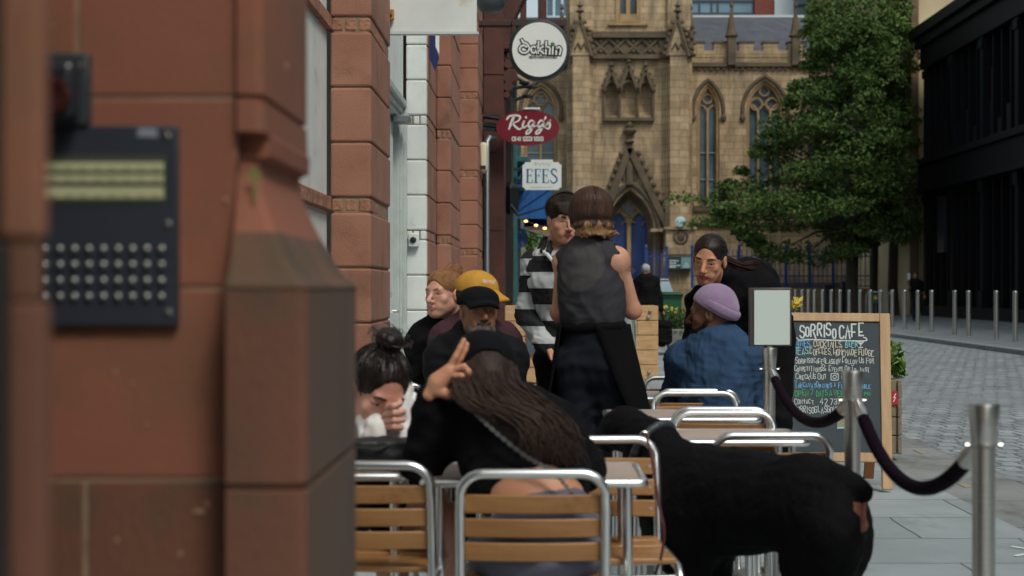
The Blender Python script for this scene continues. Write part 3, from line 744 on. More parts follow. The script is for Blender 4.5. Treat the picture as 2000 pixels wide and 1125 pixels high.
for px in (1428, 1553, 1660):
    pn = MB(); a = X_(px, YN); w = .21
    pn.box(a - w, a + w, YN - .35, YN + .1, Z_(128, YN), Z_(72, YN)); pn.box(a - w - .1, a + w + .1, YN - .45, YN + .2, Z_(72, YN) + .002, Z_(68, YN))
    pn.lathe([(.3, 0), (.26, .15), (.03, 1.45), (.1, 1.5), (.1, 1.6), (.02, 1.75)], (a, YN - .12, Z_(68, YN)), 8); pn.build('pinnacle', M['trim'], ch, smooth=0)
    MB().box(a - .25, a + .25, YN - .45, YN - .02, 0, Z_(128, YN) - .01).build('buttress', M['church'], ch, smooth=0) if px > 1600 else None
# slate roof
rf = MB(); ya, yb = YN + .6, YN + 7; za, zb = Z_(108, YN), CAMH + (CY - 34) * (YN + 7) / F
rf.add([(X_(1340, YN), ya, za), (40, ya, za), (40, yb, zb), (X_(1340, YN), yb, zb), (-12, ya, za), (X_(1110, YN), ya, za), (X_(1110, YN), yb, zb), (-12, yb, zb)], [(0, 1, 2, 3), (4, 5, 6, 7)])
rf.build('roof', M['slate'], ch, smooth=0)
MB().box(X_(1330, YN), 40, yb - .1, yb + .3, zb - .02, zb + .12).build('ridge', mat('lead_flashing', (180, 188, 192), .6), ch, smooth=0)
# --- tower
tw = MB(); cxT = X_(1231, YT); dz = Z_(452, YT)
door_o = arch2(cxT, 92 * YT / F, 0.02, dz, 82 * YT / F, 14)
nich = [(1194, 24, 158, 174, 226), (1227.5, 32, 150, 172, 226), (1260.5, 24, 158, 174, 226)]
nh = [arch2(X_(a, YT), w * YT / F, Z_(bt, YT), Z_(sp, YT), (sp - ap) * YT / F, 7) for a, w, ap, sp, bt in nich]
wt = (X_(1207, YT), X_(1247, YT)); wtop = [(wt[0], Z_(40, YT)), (wt[0], Z_(-60, YT)), (wt[1], Z_(-60, YT)), (wt[1], Z_(40, YT))]
holed(tw, [(X_(1110, YT), 0), (X_(1352, YT), 0), (X_(1352, YT), 22), (X_(1110, YT), 22)], [door_o] + nh + [wtop], YT, .9)
tw.box(X_(1110, YT), X_(1352, YT), YT + 2.2, YT + 7, 0, 22)
tw.box(X_(1110, YT), X_(1165, YT), YT + .9, YT + 2.3, 0, 22); tw.box(X_(1300, YT), X_(1352, YT), YT + .9, YT + 2.3, 0, 22)
for h in nh: tw.prism(h, (0, YT + .45, 0), (1, 0, 0), (0, 0, 1), (0, 1, 0), .1)
tw.build('tower', M['church'], ch, smooth=0)
# door orders
od = MB()
for i in range(5):
    f_ = i / 4; W = (112 - 30 * f_) * YT / F; h = (94 - 20 * f_) * YT / F
    moulding(od, arch2(cxT, W, 0, dz, h, 14), YT - .12 + .26 * i, .15 if i % 2 == 0 else .1, 8)
od.build('door_arch', M['trim'], ch)
inner = arch2(cxT, 86 * YT / F, 0.02, dz, 76 * YT / F, 14)
lv = []
for sg in (-1, 1):
    pl = arch2(cxT + sg * .54, .88, 0.02, Z_(440, YT), .72, 8)
    d = MB(); d.prism(pl, (0, YT + 1.35, 0), (1, 0, 0), (0, 0, 1), (0, 1, 0), .1)
    for k in range(4): d.bar((cxT + sg * .54 - .33 + .22 * k, YT + 1.34, .1), (cxT + sg * .54 - .33 + .22 * k, YT + 1.34, Z_(445, YT)), .05, .03)
    d.box(cxT + sg * .54 - .42, cxT + sg * .54 + .42, YT + 1.3, YT + 1.36, 1.6, 1.75)
    d.build('door', M['bluedoor'], ch, smooth=0)
tm = MB(); lvh = [arch2(cxT + sg * .54, .86, 0.03, Z_(440, YT), .7, 8) for sg in (-1, 1)]
cc = (cxT, Z_(405, YT)); ring = [(cc[0] + .42 * math.cos(a), cc[1] + .42 * math.sin(a)) for a in np.linspace(0, 2 * math.pi, 18)[:-1]]
holed(tm, inner, lvh + [ring], YT + 1.15, .2)
tm.build('tympanum', M['trim_lt'], ch, smooth=0)
rw = MB(); rw.lathe([(.43, 0), (.43, .05)], (cc[0], YT + 1.4, cc[1]), 20, ax=((1, 0, 0), (0, 0, 1), (0, -1, 0))); rw.build('rose_window', M['glass'], ch)
rt = MB()
for k in range(5):
    a = k * 2 * math.pi / 5 + .3; q = Vector((cc[0] + .25 * math.cos(a), YT + 1.22, cc[1] + .25 * math.sin(a))); rt.tube(arc(q, .15, a - 2.2, a + 2.2, 10), .035, 6)
for sg in (-1, 1):
    for s2 in (-1, 1): rt.tube(arc((cxT + sg * .54 + s2 * .33, YT + 1.18, Z_(440, YT) + .1), .14, R(20), R(200), 8), .045, 6)
rt.tube(arc((cc[0], YT + 1.12, cc[1]), .46, 0, 2 * math.pi, 20), .06, 6)
rt.bar((cxT, YT + 1.1, 0), (cxT, YT + 1.1, Z_(440, YT)), .2, .2); rt.build('tracery', M['trim_lt'], ch)
# gable over the door, crockets and finial
gb = MB(); ap = (X_(1229, YT), Z_(290, YT))
for sg, bx in ((-1, 1170), (1, 1306)):
    q0 = Vector((ap[0], YT - .2, ap[1])); q1 = Vector((X_(bx, YT), YT - .2, Z_(450, YT))); gb.bar(q0, q1, .34, .3, (0, 1, 0))
    nrm = Vector((q1.z - q0.z, 0, -(q1.x - q0.x))).normalized() * (-1 if sg < 0 else 1); nrm = nrm if nrm.z > 0 else -nrm
    for k in range(1, 11):
        q = q0.lerp(q1, k / 10.5) + nrm * .3; gb.ball(q, (.16, .15, .15), 7)
fz = ap[1] + .05
gb.lathe([(.14, 0), (.1, .3), (.28, .42), (.12, .55), (.1, .75), (.34, .9), (.38, 1.02), (.14, 1.12), (.2, 1.3), (.1, 1.42), (.02, 1.55)], (ap[0], YT - .2, fz - .15), 8)
gb.build('gable', M['trim'], ch, smooth=40)
st = MB(); q = (X_(1229, YT), YT - .15, Z_(352, YT)); st.lathe([(.26, -.25), (.2, 0), (.2, .7), (.14, .85), (.12, 1.0), (.03, 1.05)], q, 8)
st.tube([(q[0] - .3, q[1], q[2]), (q[0] - .3, q[1], q[2] + .9), (q[0], q[1], q[2] + 1.4), (q[0] + .3, q[1], q[2] + .9), (q[0] + .3, q[1], q[2])], .07, 6); st.build('statue_niche', M['trim'], ch)
MB().prism([(X_(1229, YT), Z_(296, YT)), (X_(1176, YT), Z_(440, YT)), (X_(1296, YT), Z_(440, YT))][::-1] if False else [(X_(1176, YT), Z_(432, YT)), (X_(1196, YT), Z_(398, YT)), (X_(1229, YT), Z_(368, YT)), (X_(1264, YT), Z_(398, YT)), (X_(1294, YT), Z_(432, YT)), (X_(1229, YT), Z_(298, YT))],
           (0, YT - .06, 0), (1, 0, 0), (0, 0, 1), (0, 1, 0), .05).build('gable_panel', M['church'], ch, smooth=0)
# triple niche canopies
nc = MB()
for a, w, ap_, bs in ((1194, 31, 138, 178), (1227.5, 36, 130, 178), (1260.5, 31, 138, 178)):
    t0 = Vector((X_(a, YT), YT - .2, Z_(ap_, YT)))
    for sg in (-1, 1):
        e = Vector((X_(a + sg * w / 2, YT), YT - .2, Z_(bs, YT))); nc.bar(t0, e, .15, .22, (0, 1, 0))
        for k in range(1, 4): nc.ball(t0.lerp(e, k / 3.6) + Vector((sg * .1, 0, .1)), .09, 6)
    nc.lathe([(.08, 0), (.05, .15), (.15, .24), (.05, .34), (.02, .5)], t0, 6)
    moulding(nc, arch2(X_(a, YT), (w - 7) * YT / F, Z_(180, YT), Z_(176, YT), 17 * YT / F, 7), YT - .06, .08)
for a in (1179.5, 1210, 1245.5, 1275.5): nc.tube([(X_(a, YT), YT - .1, Z_(230, YT)), (X_(a, YT), YT - .1, Z_(178, YT))], .07, 6); nc.ball((X_(a, YT), YT - .14, Z_(178, YT)), .13, 6)
nc.box(X_(1177, YT), X_(1278, YT), YT - .3, YT + .1, Z_(237, YT), Z_(231, YT))
nc.build('niche_canopy', M['trim'], ch, smooth=40)
# string courses and the crossed tracery band
bd = MB()
for py0, py1, pr in ((75, 68, .3), (116, 108, .3), (62, 68, .12)): bd.box(X_(1157, YT), X_(1301, YT), YT - pr, YT, Z_(max(py0, py1), YT), Z_(min(py0, py1), YT) - .002)
bd.box(X_(1157, YT), X_(1301, YT), YT - .06, YT - .001, Z_(107.5, YT), Z_(75.5, YT))
w = (1301 - 1157) / 4.5
for k in range(-1, 6):
    a, b_ = X_(max(1157, 1157 + k * w), YT), X_(min(1301, 1157 + (k + 1) * w), YT)
    if b_ <= a: continue
    for s2 in (0, 1): bd.bar((a, YT - .1, Z_(106 if s2 else 77, YT)), (b_, YT - .1 - .01 * s2, Z_(77 if s2 else 106, YT)), .13, .12, (0, 1, 0))
    q = ((a + b_) / 2, YT - .1, Z_(82, YT)); bd.ball(q, .12, 6); bd.ball((q[0], q[1], Z_(101, YT)), .12, 6)
bd.build('tracery_band', M['trim'], ch, smooth=0)
# top window of the tower
tv = MB(); tv.box(wt[0], wt[1], YT + .5, YT + .55, Z_(40, YT), Z_(-60, YT)); tv = tv.build('window', M['glass'], ch, smooth=0)
tf = MB(); tf.box(wt[0] - .12, wt[0] + .09, YT - .05, YT + .45, Z_(44, YT), Z_(-60, YT)); tf.box(wt[1] - .09, wt[1] + .12, YT - .05, YT + .45, Z_(44, YT), Z_(-60, YT))
tf.box((wt[0] + wt[1]) / 2 - .1, (wt[0] + wt[1]) / 2 + .1, YT + .1, YT + .45, Z_(40, YT), Z_(-60, YT)); tf.box(wt[0] + .092, wt[1] - .092, YT - .1, YT + .45, Z_(44, YT), Z_(28, YT)); tf.box(wt[0] - .5, wt[1] + .5, YT - .14, YT + .05, Z_(50, YT), Z_(45, YT))
tf.build('frame', M['trim_lt'], tv, smooth=0)
# buttresses
for x0, x1, ap_, gx0, gx1 in ((1119, 1151, 1132.5, 1112, 1157), (1309, 1342, 1323, 1301, 1346)):
    bt = MB(); bt.box(X_(x0, YB), X_(x1, YB), YB, YT + .2, 0, Z_(105, YB))
    for s_ in (0, 1, 2):
        for sg, e in ((-1, x0), (1, x1)):
            bt.box(*sorted((X_(e + sg * s_ * 4, YB), X_(e + sg * (s_ + 1) * 4 - .6 * sg, YB))), YB + .22 + .22 * s_, YT + .1, 0, Z_(124 + 2 * s_, YB))
    bt.prism([(X_(gx0, YB), Z_(108, YB)), (X_(gx1, YB), Z_(108, YB)), (X_(ap_, YB), Z_(36, YB))], (0, YB - .06, 0), (1, 0, 0), (0, 0, 1), (0, 1, 0), .8)
    bt.box(X_(x0 - 6, YT), X_(x1 + 6, YT), YT - .25, YT + .1, Z_(60, YT), 22)
    bt.build('buttress', M['church'], ch, smooth=0)
    cr = MB()
    for sg, e in ((-1, gx0), (1, gx1)):
        q0, q1 = Vector((X_(ap_, YB), YB - .08, Z_(34, YB))), Vector((X_(e, YB), YB - .08, Z_(110, YB))); cr.bar(q0, q1, .13, .2, (0, 1, 0))
        for k in range(1, 7): cr.ball(q0.lerp(q1, k / 6.3) + Vector((sg * .15, 0, .06)), .12, 6)
    cr.lathe([(.1, 0), (.08, .25), (.24, .36), (.1, .46), (.08, .55), (.17, .64), (.06, .74), (.02, .95)], (X_(ap_, YB), YB - .08, Z_(36, YB)), 8)
    for k in range(2): cr.tube([(X_(x0 + 4 + 12 * k, YB), YB - .1, Z_(96, YB)), (X_(x0 + 10 + 12 * k, YB), YB - .1, Z_(84, YB)), (X_(x0 + 16 + 12 * k, YB), YB - .1, Z_(96, YB))], .06, 6)
    cr.build('crocket', M['trim'], ch, smooth=40)
for px in (1352, 1098):
    sp2 = MB(); a = X_(px, YB); sp2.lathe([(.2, 0), (.26, .1), (.16, .2), (.15, 1.9), (.02, 2.4), (.12, 2.5), (.02, 2.75)], (a, YB + .7, Z_(106, YB)), 8)
    for k in range(6):
        for j in range(3): sp2.ball((a + .2 * math.cos(j * 2.1 + k), YB + .7 + .2 * math.sin(j * 2.1 + k), Z_(103 - k * 11, YB)), .1, 6)
    sp2.build('pinnacle', M['trim'], ch, smooth=40)
# base of the right buttress with its stone roundel
bs = MB(); x0, x1 = X_(1301, 72.6), X_(1357, 72.6)
bs.box(x0 - .1, x1 + .1, 72.45, 74, Z_(448, 72.6), Z_(443, 72.6)); bs.box(x0, x1, 72.6, 74, Z_(490, 72.6) + .1, Z_(448.2, 72.6)); bs.prism([(x0 - .15, Z_(497, 72.6)), (x1 + .15, Z_(497, 72.6)), (x1, Z_(486, 72.6)), (x0, Z_(486, 72.6))], (0, 72.3, 0), (1, 0, 0), (0, 0, 1), (0, 1, 0), 1.7)
bs.box(x0 - .15, x1 + .15, 72.35, 74, 0, Z_(497.2, 72.6)); bs.box(X_(1272, 72.6), x0 - .16, 72.8, 74, Z_(452, 72.6), Z_(446, 72.6))
bs.build('buttress_base', M['church'], ch, smooth=0)
ro = MB(); q = (X_(1330, 72.6), 72.58, Z_(462, 72.6)); ro.tube(arc(q, .33, 0, 2 * math.pi, 20), .07, 6); ro.ball(q, (.2, .08, .22), 8); ro.build('roundel', M['trim'], ch)
t = thing('wall_plaque', (X_(1330, 73), 73, 3), 'small pale round plaque on the church buttress above the roundel', 'plaque')
q = P(1329, 433, 72.4); MB().lathe([(.27, 0), (.27, .05), (.22, .07)], q, 20, ax=((1, 0, 0), (0, 0, 1), (0, -1, 0))).build('disc', mat('pale_blue_enamel', (176, 200, 208), .4), t)
# notice board
t = thing('notice_board', P(1326, 514, 72), 'dark green notice board with white lettering at the church buttress foot', 'notice board')
a, b_ = P(1303, 527, 72), P(1351, 500, 72)
MB().box(a.x, b_.x, 71.9, 72.3, a.z, b_.z).build('board', mat('green_board', (28, 58, 62), .5), t, bevel=.02)
pn = MB(); pn.box(a.x + .7, b_.x - .06, 71.86, 71.9, a.z + .07, b_.z - .07); pn.build('panel', mat('pale_green_panel', (112, 146, 146), .5), t)
lt = MB()
for u, ws in ((.46, (.1, .16, .08)), (.34, (.14, .12)), (.22, (.2, .1, .12)), (.13, (.3,))):
    x = 0
    for w in ws: lt.ribbon([(x, 0), (x + w, 0)], .045, (a.x + .12, 71.89, a.z + u), (1, 0, 0), (0, 0, 1), (0, -1, 0), .004); x += w + .05
lt.ribbon([(0, 0), (.12, .18), (.24, 0), (0, 0)], .03, (a.x + .84, 71.85, a.z + .16), (1, 0, 0), (0, 0, 1), (0, -1, 0), .004)
lt.build('lettering', mat('white_lettering', (220, 226, 224), .6), t, smooth=0)
# blue iron fences in front of the church
def fence(name, label, x0, x1, y, zb, zt, step, posts):
    t = thing(name, (x0, y, 0), label, 'fence', None); n = int((x1 - x0) / step); b = MB()
    for i in range(n):
        x = x0 + step * (i + .5); b.box(x - .018, x + .018, y - .018, y + .018, zb, zt); b.lathe([(.03, 0), (.035, .05), (.004, .16)], (x, y, zt), 4)
        b.tube(arc((x, y, zb + .3), step * .42, R(0), R(180), 4), .012, 4)
    for z in (zb + .08, zb + .55, zt - .16): b.box(x0, x1, y - .03, y + .03, z - .025, z + .025)
    b.build('railing_panel', M['bluerail'], t, smooth=0)
    for i in range(posts):
        x = x0 + (x1 - x0) * i / (posts - 1)
        MB().box(x - .06, x + .06, y - .06, y + .06, 0, zt + .25).lathe([(.05, 0), (.09, .07), (.01, .2)], (x, y, zt + .25), 6).build('post', M['bluerail'], t, smooth=0)
    return t
t = fence('iron_fence', 'long blue iron railing on a low stone wall behind the tree trunks', X_(1352, 66), X_(1765, 66), 66, Z_(562, 66) , Z_(494, 66), .22, 10)
MB().box(X_(1340, 66), X_(1765, 66), 65.8, 66.3, 0, Z_(563, 66)).build('base_wall', M['church'], t, smooth=0)
fence('iron_gate', 'blue iron gate standing in front of the church door', X_(1262, 70), X_(1302, 70), 70, .25, Z_(495, 70), .13, 2)
# distant buildings over the roof line
tb = thing('office_building', (15, 100, 0), 'modern glass and brick building rising behind the church roof', 'building')
yo = 100; o = MB(); o.box(X_(1346, yo), X_(1472, yo), yo, yo + 8, 14, 30); o.build('glazing', mat('blue_office_glass', (70, 96, 112), .15, c2=(112, 142, 156), scale=.35, detail=2), tb, smooth=0)
o = MB()
for px in (1346, 1366, 1390, 1402, 1430, 1472): o.box(X_(px, yo) - .06, X_(px, yo) + .06, yo - .1, yo, 14, 30)
for z in (20.4, 21.3): o.box(X_(1346, yo), X_(1472, yo), yo - .12, yo - .01, z, z + .15)
o.build('frame', mat('dark_frame', (52, 66, 78), .4), tb, smooth=0)
MB().box(X_(1473, yo), X_(1510, yo), yo - .3, yo + 8, 14, 30).build('brick_panel', mat('red_brick_panel', (128, 66, 50), .8, c2=(104, 52, 42), scale=4), tb, smooth=0)
MB().box(X_(1511, yo), X_(1548, yo), yo - .4, yo + 8, 14, 30).build('white_panel', mat('pale_panel', (188, 200, 204), .5), tb, smooth=0)
o = MB(); o.box(X_(1549, yo), X_(1610, yo), yo, yo + 8, 14, 30)
for k in range(5): o.box(X_(1549, yo), X_(1610, yo), yo - .1, yo - .01, 18.6 + .8 * k, 18.75 + .8 * k, 1)
o.build('louvre_panel', [mat('grey_louvre', (122, 138, 146), .5), mat('dark_louvre', (62, 72, 80), .5)], tb, smooth=0)
t = thing('tenement', (X_(1700, 96), 96, 0), 'brown stone building showing above the tree top', 'building')
o = MB(); o.box(X_(1600, 96), X_(1790, 96), 96, 104, 0, 30); o.build('wall', mat('brown_stone', (104, 88, 70), .9, c2=(82, 70, 58), scale=1), t, smooth=0)
o = MB()
for px in (1625, 1665, 1705, 1745): o.box(X_(px, 96), X_(px + 16, 96), 95.95, 96.1, 18.5, 21.5)
o.build('window', M['glass'], t, smooth=0)
t = thing('glass_building', (0, 98, 0), 'blue glass office block seen between the round sign and church tower', 'building')
o = MB(); o.box(X_(1066, 98), X_(1125, 98), 98, 106, 12, 34); o.build('glazing', mat('slate_blue_glass', (84, 108, 126), .15, c2=(60, 82, 100), scale=.5, detail=2), t, smooth=0)
o = MB()
for px in (1066, 1082, 1098): o.box(X_(px, 98) - .08, X_(px, 98) + .08, 97.9, 98, 12, 34)
o.box(X_(1060, 98), X_(1125, 98), 97.7, 98, 19.55, 19.9); o.build('frame', mat('pale_frame', (186, 200, 208), .5), t, smooth=0)
t = thing('cream_building', (18, 66, 0), 'cream stone building behind the black one on the street corner', 'building')
MB().box(X_(1778, 60), 30, 60, 72, 0, 17).build('wall', mat('cream_stone', (196, 180, 146), .9, c2=(170, 152, 120), scale=.6), t, smooth=0)
o = MB(); o.box(X_(1778, 60) - .02, X_(1778, 60) + .3, 59.8, 60, 0, 14, 0); o.build('corner_strip', mat('brown_corner_stone', (116, 94, 70), .9, c2=(88, 72, 56), scale=2), t, smooth=0)

# ------------------------------------------------------------------ black painted building on the far side of the street
M['blk'] = mat('near_black_paint', (9, 9, 14), .6, c2=(14, 14, 20), scale=1.5, spec=.2)
M['blk2'] = mat('black_glass', (8, 9, 13), .2, spec=.3)
kb = thing('market_building', (15.6, 48, 0), 'black painted market building with tall narrow windows across the cobbled street', 'building')
XK, Y0, Y1 = 15.7, 40., 58.2
MB().box(XK + .4, XK + 8, 30, Y1, 0, 11.2).build('wall', M['blk2'], kb, smooth=0)
o = MB(); o.box(XK - .45, XK + 8.1, 29.9, Y1 + .3, 11.32, 11.75); o.box(XK - .25, XK + 8.05, 29.95, Y1 + .15, 10.95, 11.318); o.box(XK - .05, XK + .42, 30, Y1 + .02, 10.1, 10.948)
o.box(XK - .3, XK + .42, 30, Y1 + .1, 6.15, 6.4); o.box(XK - .12, XK + .42, 30, Y1 + .02, 5.25, 6.148); o.box(XK - .22, XK + .42, 30, Y1 + .06, 5.05, 5.248)
o.box(XK, XK + .42, 30, Y1, 0, .5)
o.build('cornice', M['blk'], kb, smooth=0, bevel=.02)
o = MB(); y = Y1 - .35; i = 0
while y > 30:
    w = .34 if i % 4 == 0 else .1
    o.box(XK + (.0 if i % 4 == 0 else .15), XK + .45, y - w, y, 6.41, 10.09); o.box(XK + (.0 if i % 4 == 0 else .15), XK + .45, y - w, y, .501, 5.04)
    if i % 4 == 0: o.box(XK - .06, XK + .1, y - w - .05, y + .05, 9.7, 10.0); o.box(XK - .06, XK + .1, y - w - .05, y + .05, 4.6, 5.0); o.box(XK - .06, XK + .1, y - w - .05, y + .05, .5, 1.1)
    y -= .92; i += 1
o.build('pilaster', M['blk'], kb, smooth=0)
o = MB(); y = Y1 - .7; i = 0
while y > 30:
    o.box(XK + .22, XK + .39, y - .5, y, 6.42, 7.1 + .35 * ((i * 7) % 3)); y -= .92; i += 1
o.build('window_panel', mat('dark_grey_panel', (20, 21, 29), .5, spec=.3), kb, smooth=0)
o = MB()
for y, z0, z1 in ((56.2, 6.6, 9.4), (53.4, 6.6, 9.6), (50.7, 6.8, 9.8), (50.1, 6.6, 9.0), (47.4, 6.8, 9.9)): o.box(XK + .3, XK + .38, y, y + .1, z0, z1)
o.build('red_reflection', mat('dark_red_reflection', (92, 42, 30), .8), kb, smooth=0)  # thin red strips: interior reflections in the windows, painted as solid colour
o = MB(); o.box(XK + .12, XK + .3, 55.4, 56.3, 2.6, 4.8); o.build('door_panel', mat('slate_panel', (46, 48, 58), .4), kb, smooth=0)

# the street goes on behind the camera: an unseen stone block, added to cut the sky light
t = thing('unseen_stone_block', (24, -10, 0), 'unseen grey stone block across the road, added to cut the sky light', 'building')
o = MB(); o.box(16.4, 34, -60, 27, 0, 15, 0)
for i in range(14):
    for z in (1, 5.2, 9.4): o.box(16.34, 16.41, -58 + i * 6, -55.5 + i * 6, z, z + 2.6, 1)
o.build('wall', [mat('grey_block_stone', (120, 112, 100), .9, c2=(96, 90, 82), scale=.8), M['blk2']], t, smooth=0)
# ------------------------------------------------------------------ hanging signs (each hangs across the pavement, facing down the street)
EX, EZ, EN = (1, 0, 0), (0, 0, 1), (0, -1, 0)
M['signwhite'] = mat('sign_white', (226, 230, 226), .4, c2=(216, 221, 217), scale=3)
M['ink'] = mat('black_lettering', (22, 28, 30), .5)
# blank white board with a yellow bracket
t = thing('hanging_sign', P(745, 30, 9.2), 'plain white projecting board on a yellow bracket at the top of the sandstone pier', 'sign')
a, b_ = P(756, 62, 9.2), P(931, -150, 9.2)
MB().box(a.x, b_.x, 9.2, 9.24, a.z, b_.z).build('board', mat('aged_white_board', (222, 227, 224), .5, c2=(208, 214, 210), scale=4, blotch=((186, 176, 150), 3, .62, .8)), t, bevel=.003)
MB().box(a.x - .012, b_.x + .012, 9.19, 9.25, a.z - .016, a.z - .001).build('edge_strip', mat('pale_edge', (200, 206, 204), .4), t)
yb_ = MB(); M['yel'] = mat('yellow_bracket_paint', (196, 150, 60), .6, c2=(170, 118, 42), scale=14, blotch=((110, 70, 34), 20, .58, .7))
q = P(744, 40, 9.17); yb_.box(q.x - .018, q.x + .012, 9.14, 9.2, q.z - .07, q.z + .6); yb_.box(q.x + .0125, q.x + .085, 9.15, 9.19, q.z + .002, q.z + .072)
yb_.build('bracket', M['yel'], t, bevel=.006)
MB().ball(P(763, 28, 9.14), (.012, .014, .012), 8).build('bolt', mat('rusty_bolt', (110, 72, 40), .7), t)
# dome lamp above the street
t = thing('dome_lamp', P(958, 5, 12), 'dark grey dome lamp hanging beside the plain white board', 'lamp')
q = P(958, 24, 12); MB().lathe([(.03, 0), (.075, .006), (.105, .03), (.118, .07), (.12, .15), (.09, .24), (.04, .3)], q, 24).build('shade', mat('grey_lamp_enamel', (58, 66, 70), .4), t, smooth=60)
MB().tube([q + Vector((0, 0, .29)), q + Vector((0, 0, .45)), q + Vector((-.6, .05, .5))], .015, 8).build('arm', M['iron'], t)
# navy pennant
q0, q1 = P(840, 20, 12.9), P(858, 140, 12.9)
t = thing('pennant', q0, 'narrow navy blue pennant hanging against the sandstone beside the white pier', 'banner')
w_ = q1.x - q0.x; h_ = q0.z - q1.z
MB().prism([(0, -h_ * .8), (w_ * .55, -h_), (w_, -h_ * .78), (w_ * .6, -h_ * .6), (w_ * .55, .2), (0, .2)], (q0.x, 12.88, q0.z), EX, EZ, (0, 1, 0), .012).build('cloth', mat('navy_cloth', (24, 38, 92), .8), t)
MB().prism([(w_ * .56, -h_ * .58), (w_ * 1.0, -h_ * .72), (w_, .2), (w_ * .6, .2)], (q0.x, 12.89, q0.z), EX, EZ, (0, 1, 0), .01).build('cloth_trim', M['signwhite'], t)
# round illuminated sign
Yd = 19.; c = P(1053.5, 99, Yd); rd = 55 * Yd / F
t = thing('round_sign', c, 'round white sign with dark rim reading dakhin', 'sign')
ax3 = ((1, 0, 0), (0, 0, 1), (0, -1, 0))
MB().lathe([(rd - .01, -.09), (rd + .03, -.08), (rd + .03, .08), (rd - .012, .09)], c, 48, ax=ax3).build('rim', mat('dark_green_grey_rim', (30, 40, 44), .4), t)
MB().lathe([(rd - .014, .085), (rd - .014, .096)], c, 48, ax=ax3).build('face', M['signwhite'], t)
u = Yd / F
def G2(pts, cx, cy): return [((x - cx) * u, -(y - cy) * u) for x, y in pts]
DK = [spline([(1019, 80), (1022, 85), (1029, 88), (1034, 96), (1031, 103), (1023, 106), (1016, 102), (1016, 95), (1022, 91), (1029, 94)], 4),
      spline([(1047, 97), (1043, 93), (1038, 96), (1038, 103), (1043, 106), (1047, 101), (1048, 93), (1049, 107)], 4), [(1052, 84), (1051, 107)], [(1061, 93), (1053, 99), (1062, 107)],
      [(1067, 84), (1066, 108)], spline([(1066, 98), (1070, 94), (1074, 97), (1073, 108)], 4), [(1080, 94), (1079, 108)], [(1087, 95), (1086, 109)], spline([(1087, 99), (1091, 94), (1095, 98), (1093, 109)], 4)]
lb = MB(); lw_ = MB(); fo = c + Vector((0, -.1, 0))
for s_ in DK:
    g = G2(s_, 1053.5, 99); lb.ribbon(g, 8. * u, fo, EX, EZ, EN, .002); lw_.ribbon(g, 3.4 * u, fo, EX, EZ, EN, .005)
lt = lb.build('lettering', M['ink'], t, smooth=0)
lw_.build('letter_fill', M['signwhite'], lt, smooth=0)
gl_ = MB(); gl_.ball(fo + Vector((26 * u, -.004, 11 * u)), (4.2 * u, .003, 3.4 * u), 8); gl_.build('green_leaf', mat('green_mark', (60, 130, 66), .5), lt)
st_, w_ = text_strokes('SOUTH INDIAN KITCHEN', 4.4 * u, .62, .36); sm_ = MB(); kx = 54 * u / w_
for pl in st_: sm_.ribbon([(x * kx, y) for x, y in pl], 1.0 * u, fo + Vector((-20 * u, 0, -17 * u)), EX, EZ, EN, .002)
sm_.build('small_lettering', M['ink'], t, smooth=0)
fr = MB(); a0, a1 = P(1000, 52, 19.25), P(1107, 39, 19.25); a2 = P(1103, 100, 19.25)
fr.box(a0.x, a1.x, 19.2, 19.4, a0.z, a1.z); fr.box(a2.x - .02, a1.x, 19.2, 19.4, a2.z, a0.z - .002); fr.box(-.9, a0.x - .002, 19.22, 19.38, a0.z + .01, a1.z - .01); fr.box(a0.x, a0.x + .05, 19.2, 19.4, a2.z, a0.z - .002)
fr.build('bracket', mat('brown_sign_frame', (58, 38, 32), .6), t, bevel=.006)
# oval sign
Yr = 20.7; c = P(1030.5, 250, Yr); u = Yr / F
t = thing('oval_sign', c, "oval maroon sign with white script reading Rigg's", 'sign')
el = lambda k, z: [((61.5 * k) * u * math.cos(a), (34.5 * k) * u * math.sin(a)) for a in np.linspace(0, 2 * math.pi, 57)[:-1]]
MB().prism(el(1, 0), c + Vector((0, -.04, 0)), EX, EZ, (0, 1, 0), .08).build('panel', mat('maroon_enamel', (122, 18, 38), .4, c2=(110, 14, 32), scale=3), t, smooth=50)
fo = c + Vector((0, -.042, 0)); lt = MB()
def scr(p, w): 
    g = G2(spline(p, 6), 1030.5, 250); n = len(g); lt.ribbon(g, [w * u * (.55 + .45 * abs(math.sin(3.0 * i / n + .4))) for i in range(n)], fo, EX, EZ, EN, .002)
scr([(1004, 228), (999, 240), (994, 253)], 5.5); scr([(990, 234), (995, 228), (1008, 226), (1016, 229), (1012, 237), (1001, 241)], 4.2); scr([(1001, 240), (1006, 247), (1014, 253), (1020, 250)], 4.4)
scr([(1024, 237), (1021, 245), (1023, 250), (1029, 246)], 4.2); scr([(1027, 229), (1028, 231)], 4.6)
for dx in (0, 19):
    scr([(1043 + dx, 238), (1037 + dx, 236), (1032 + dx, 243), (1034 + dx, 249), (1040 + dx, 244), (1044 + dx, 237)], 3.8); scr([(1044 + dx, 237), (1041 + dx, 248), (1035 + dx, 259), (1028 + dx, 262), (1030 + dx, 256), (1042 + dx, 249), (1051 + dx, 244)], 3.6)
scr([(1066, 229), (1064, 234)], 4.2); scr([(1075, 235), (1073, 239), (1074, 246), (1071, 252), (1065, 250)], 4.0); scr([(1066, 246), (1075, 234)], 3.2)
st_, w_ = text_strokes('0141 553 1818', 7.4 * u, .8, .3); kx = 60 * u / w_
for pl in st_: lt.ribbon([(x * kx, y) for x, y in pl], 1.9 * u, fo + Vector((-30 * u, 0, -25.5 * u)), EX, EZ, EN, .002)
lt.build('lettering', M['signwhite'], t, smooth=0)
br_ = MB()
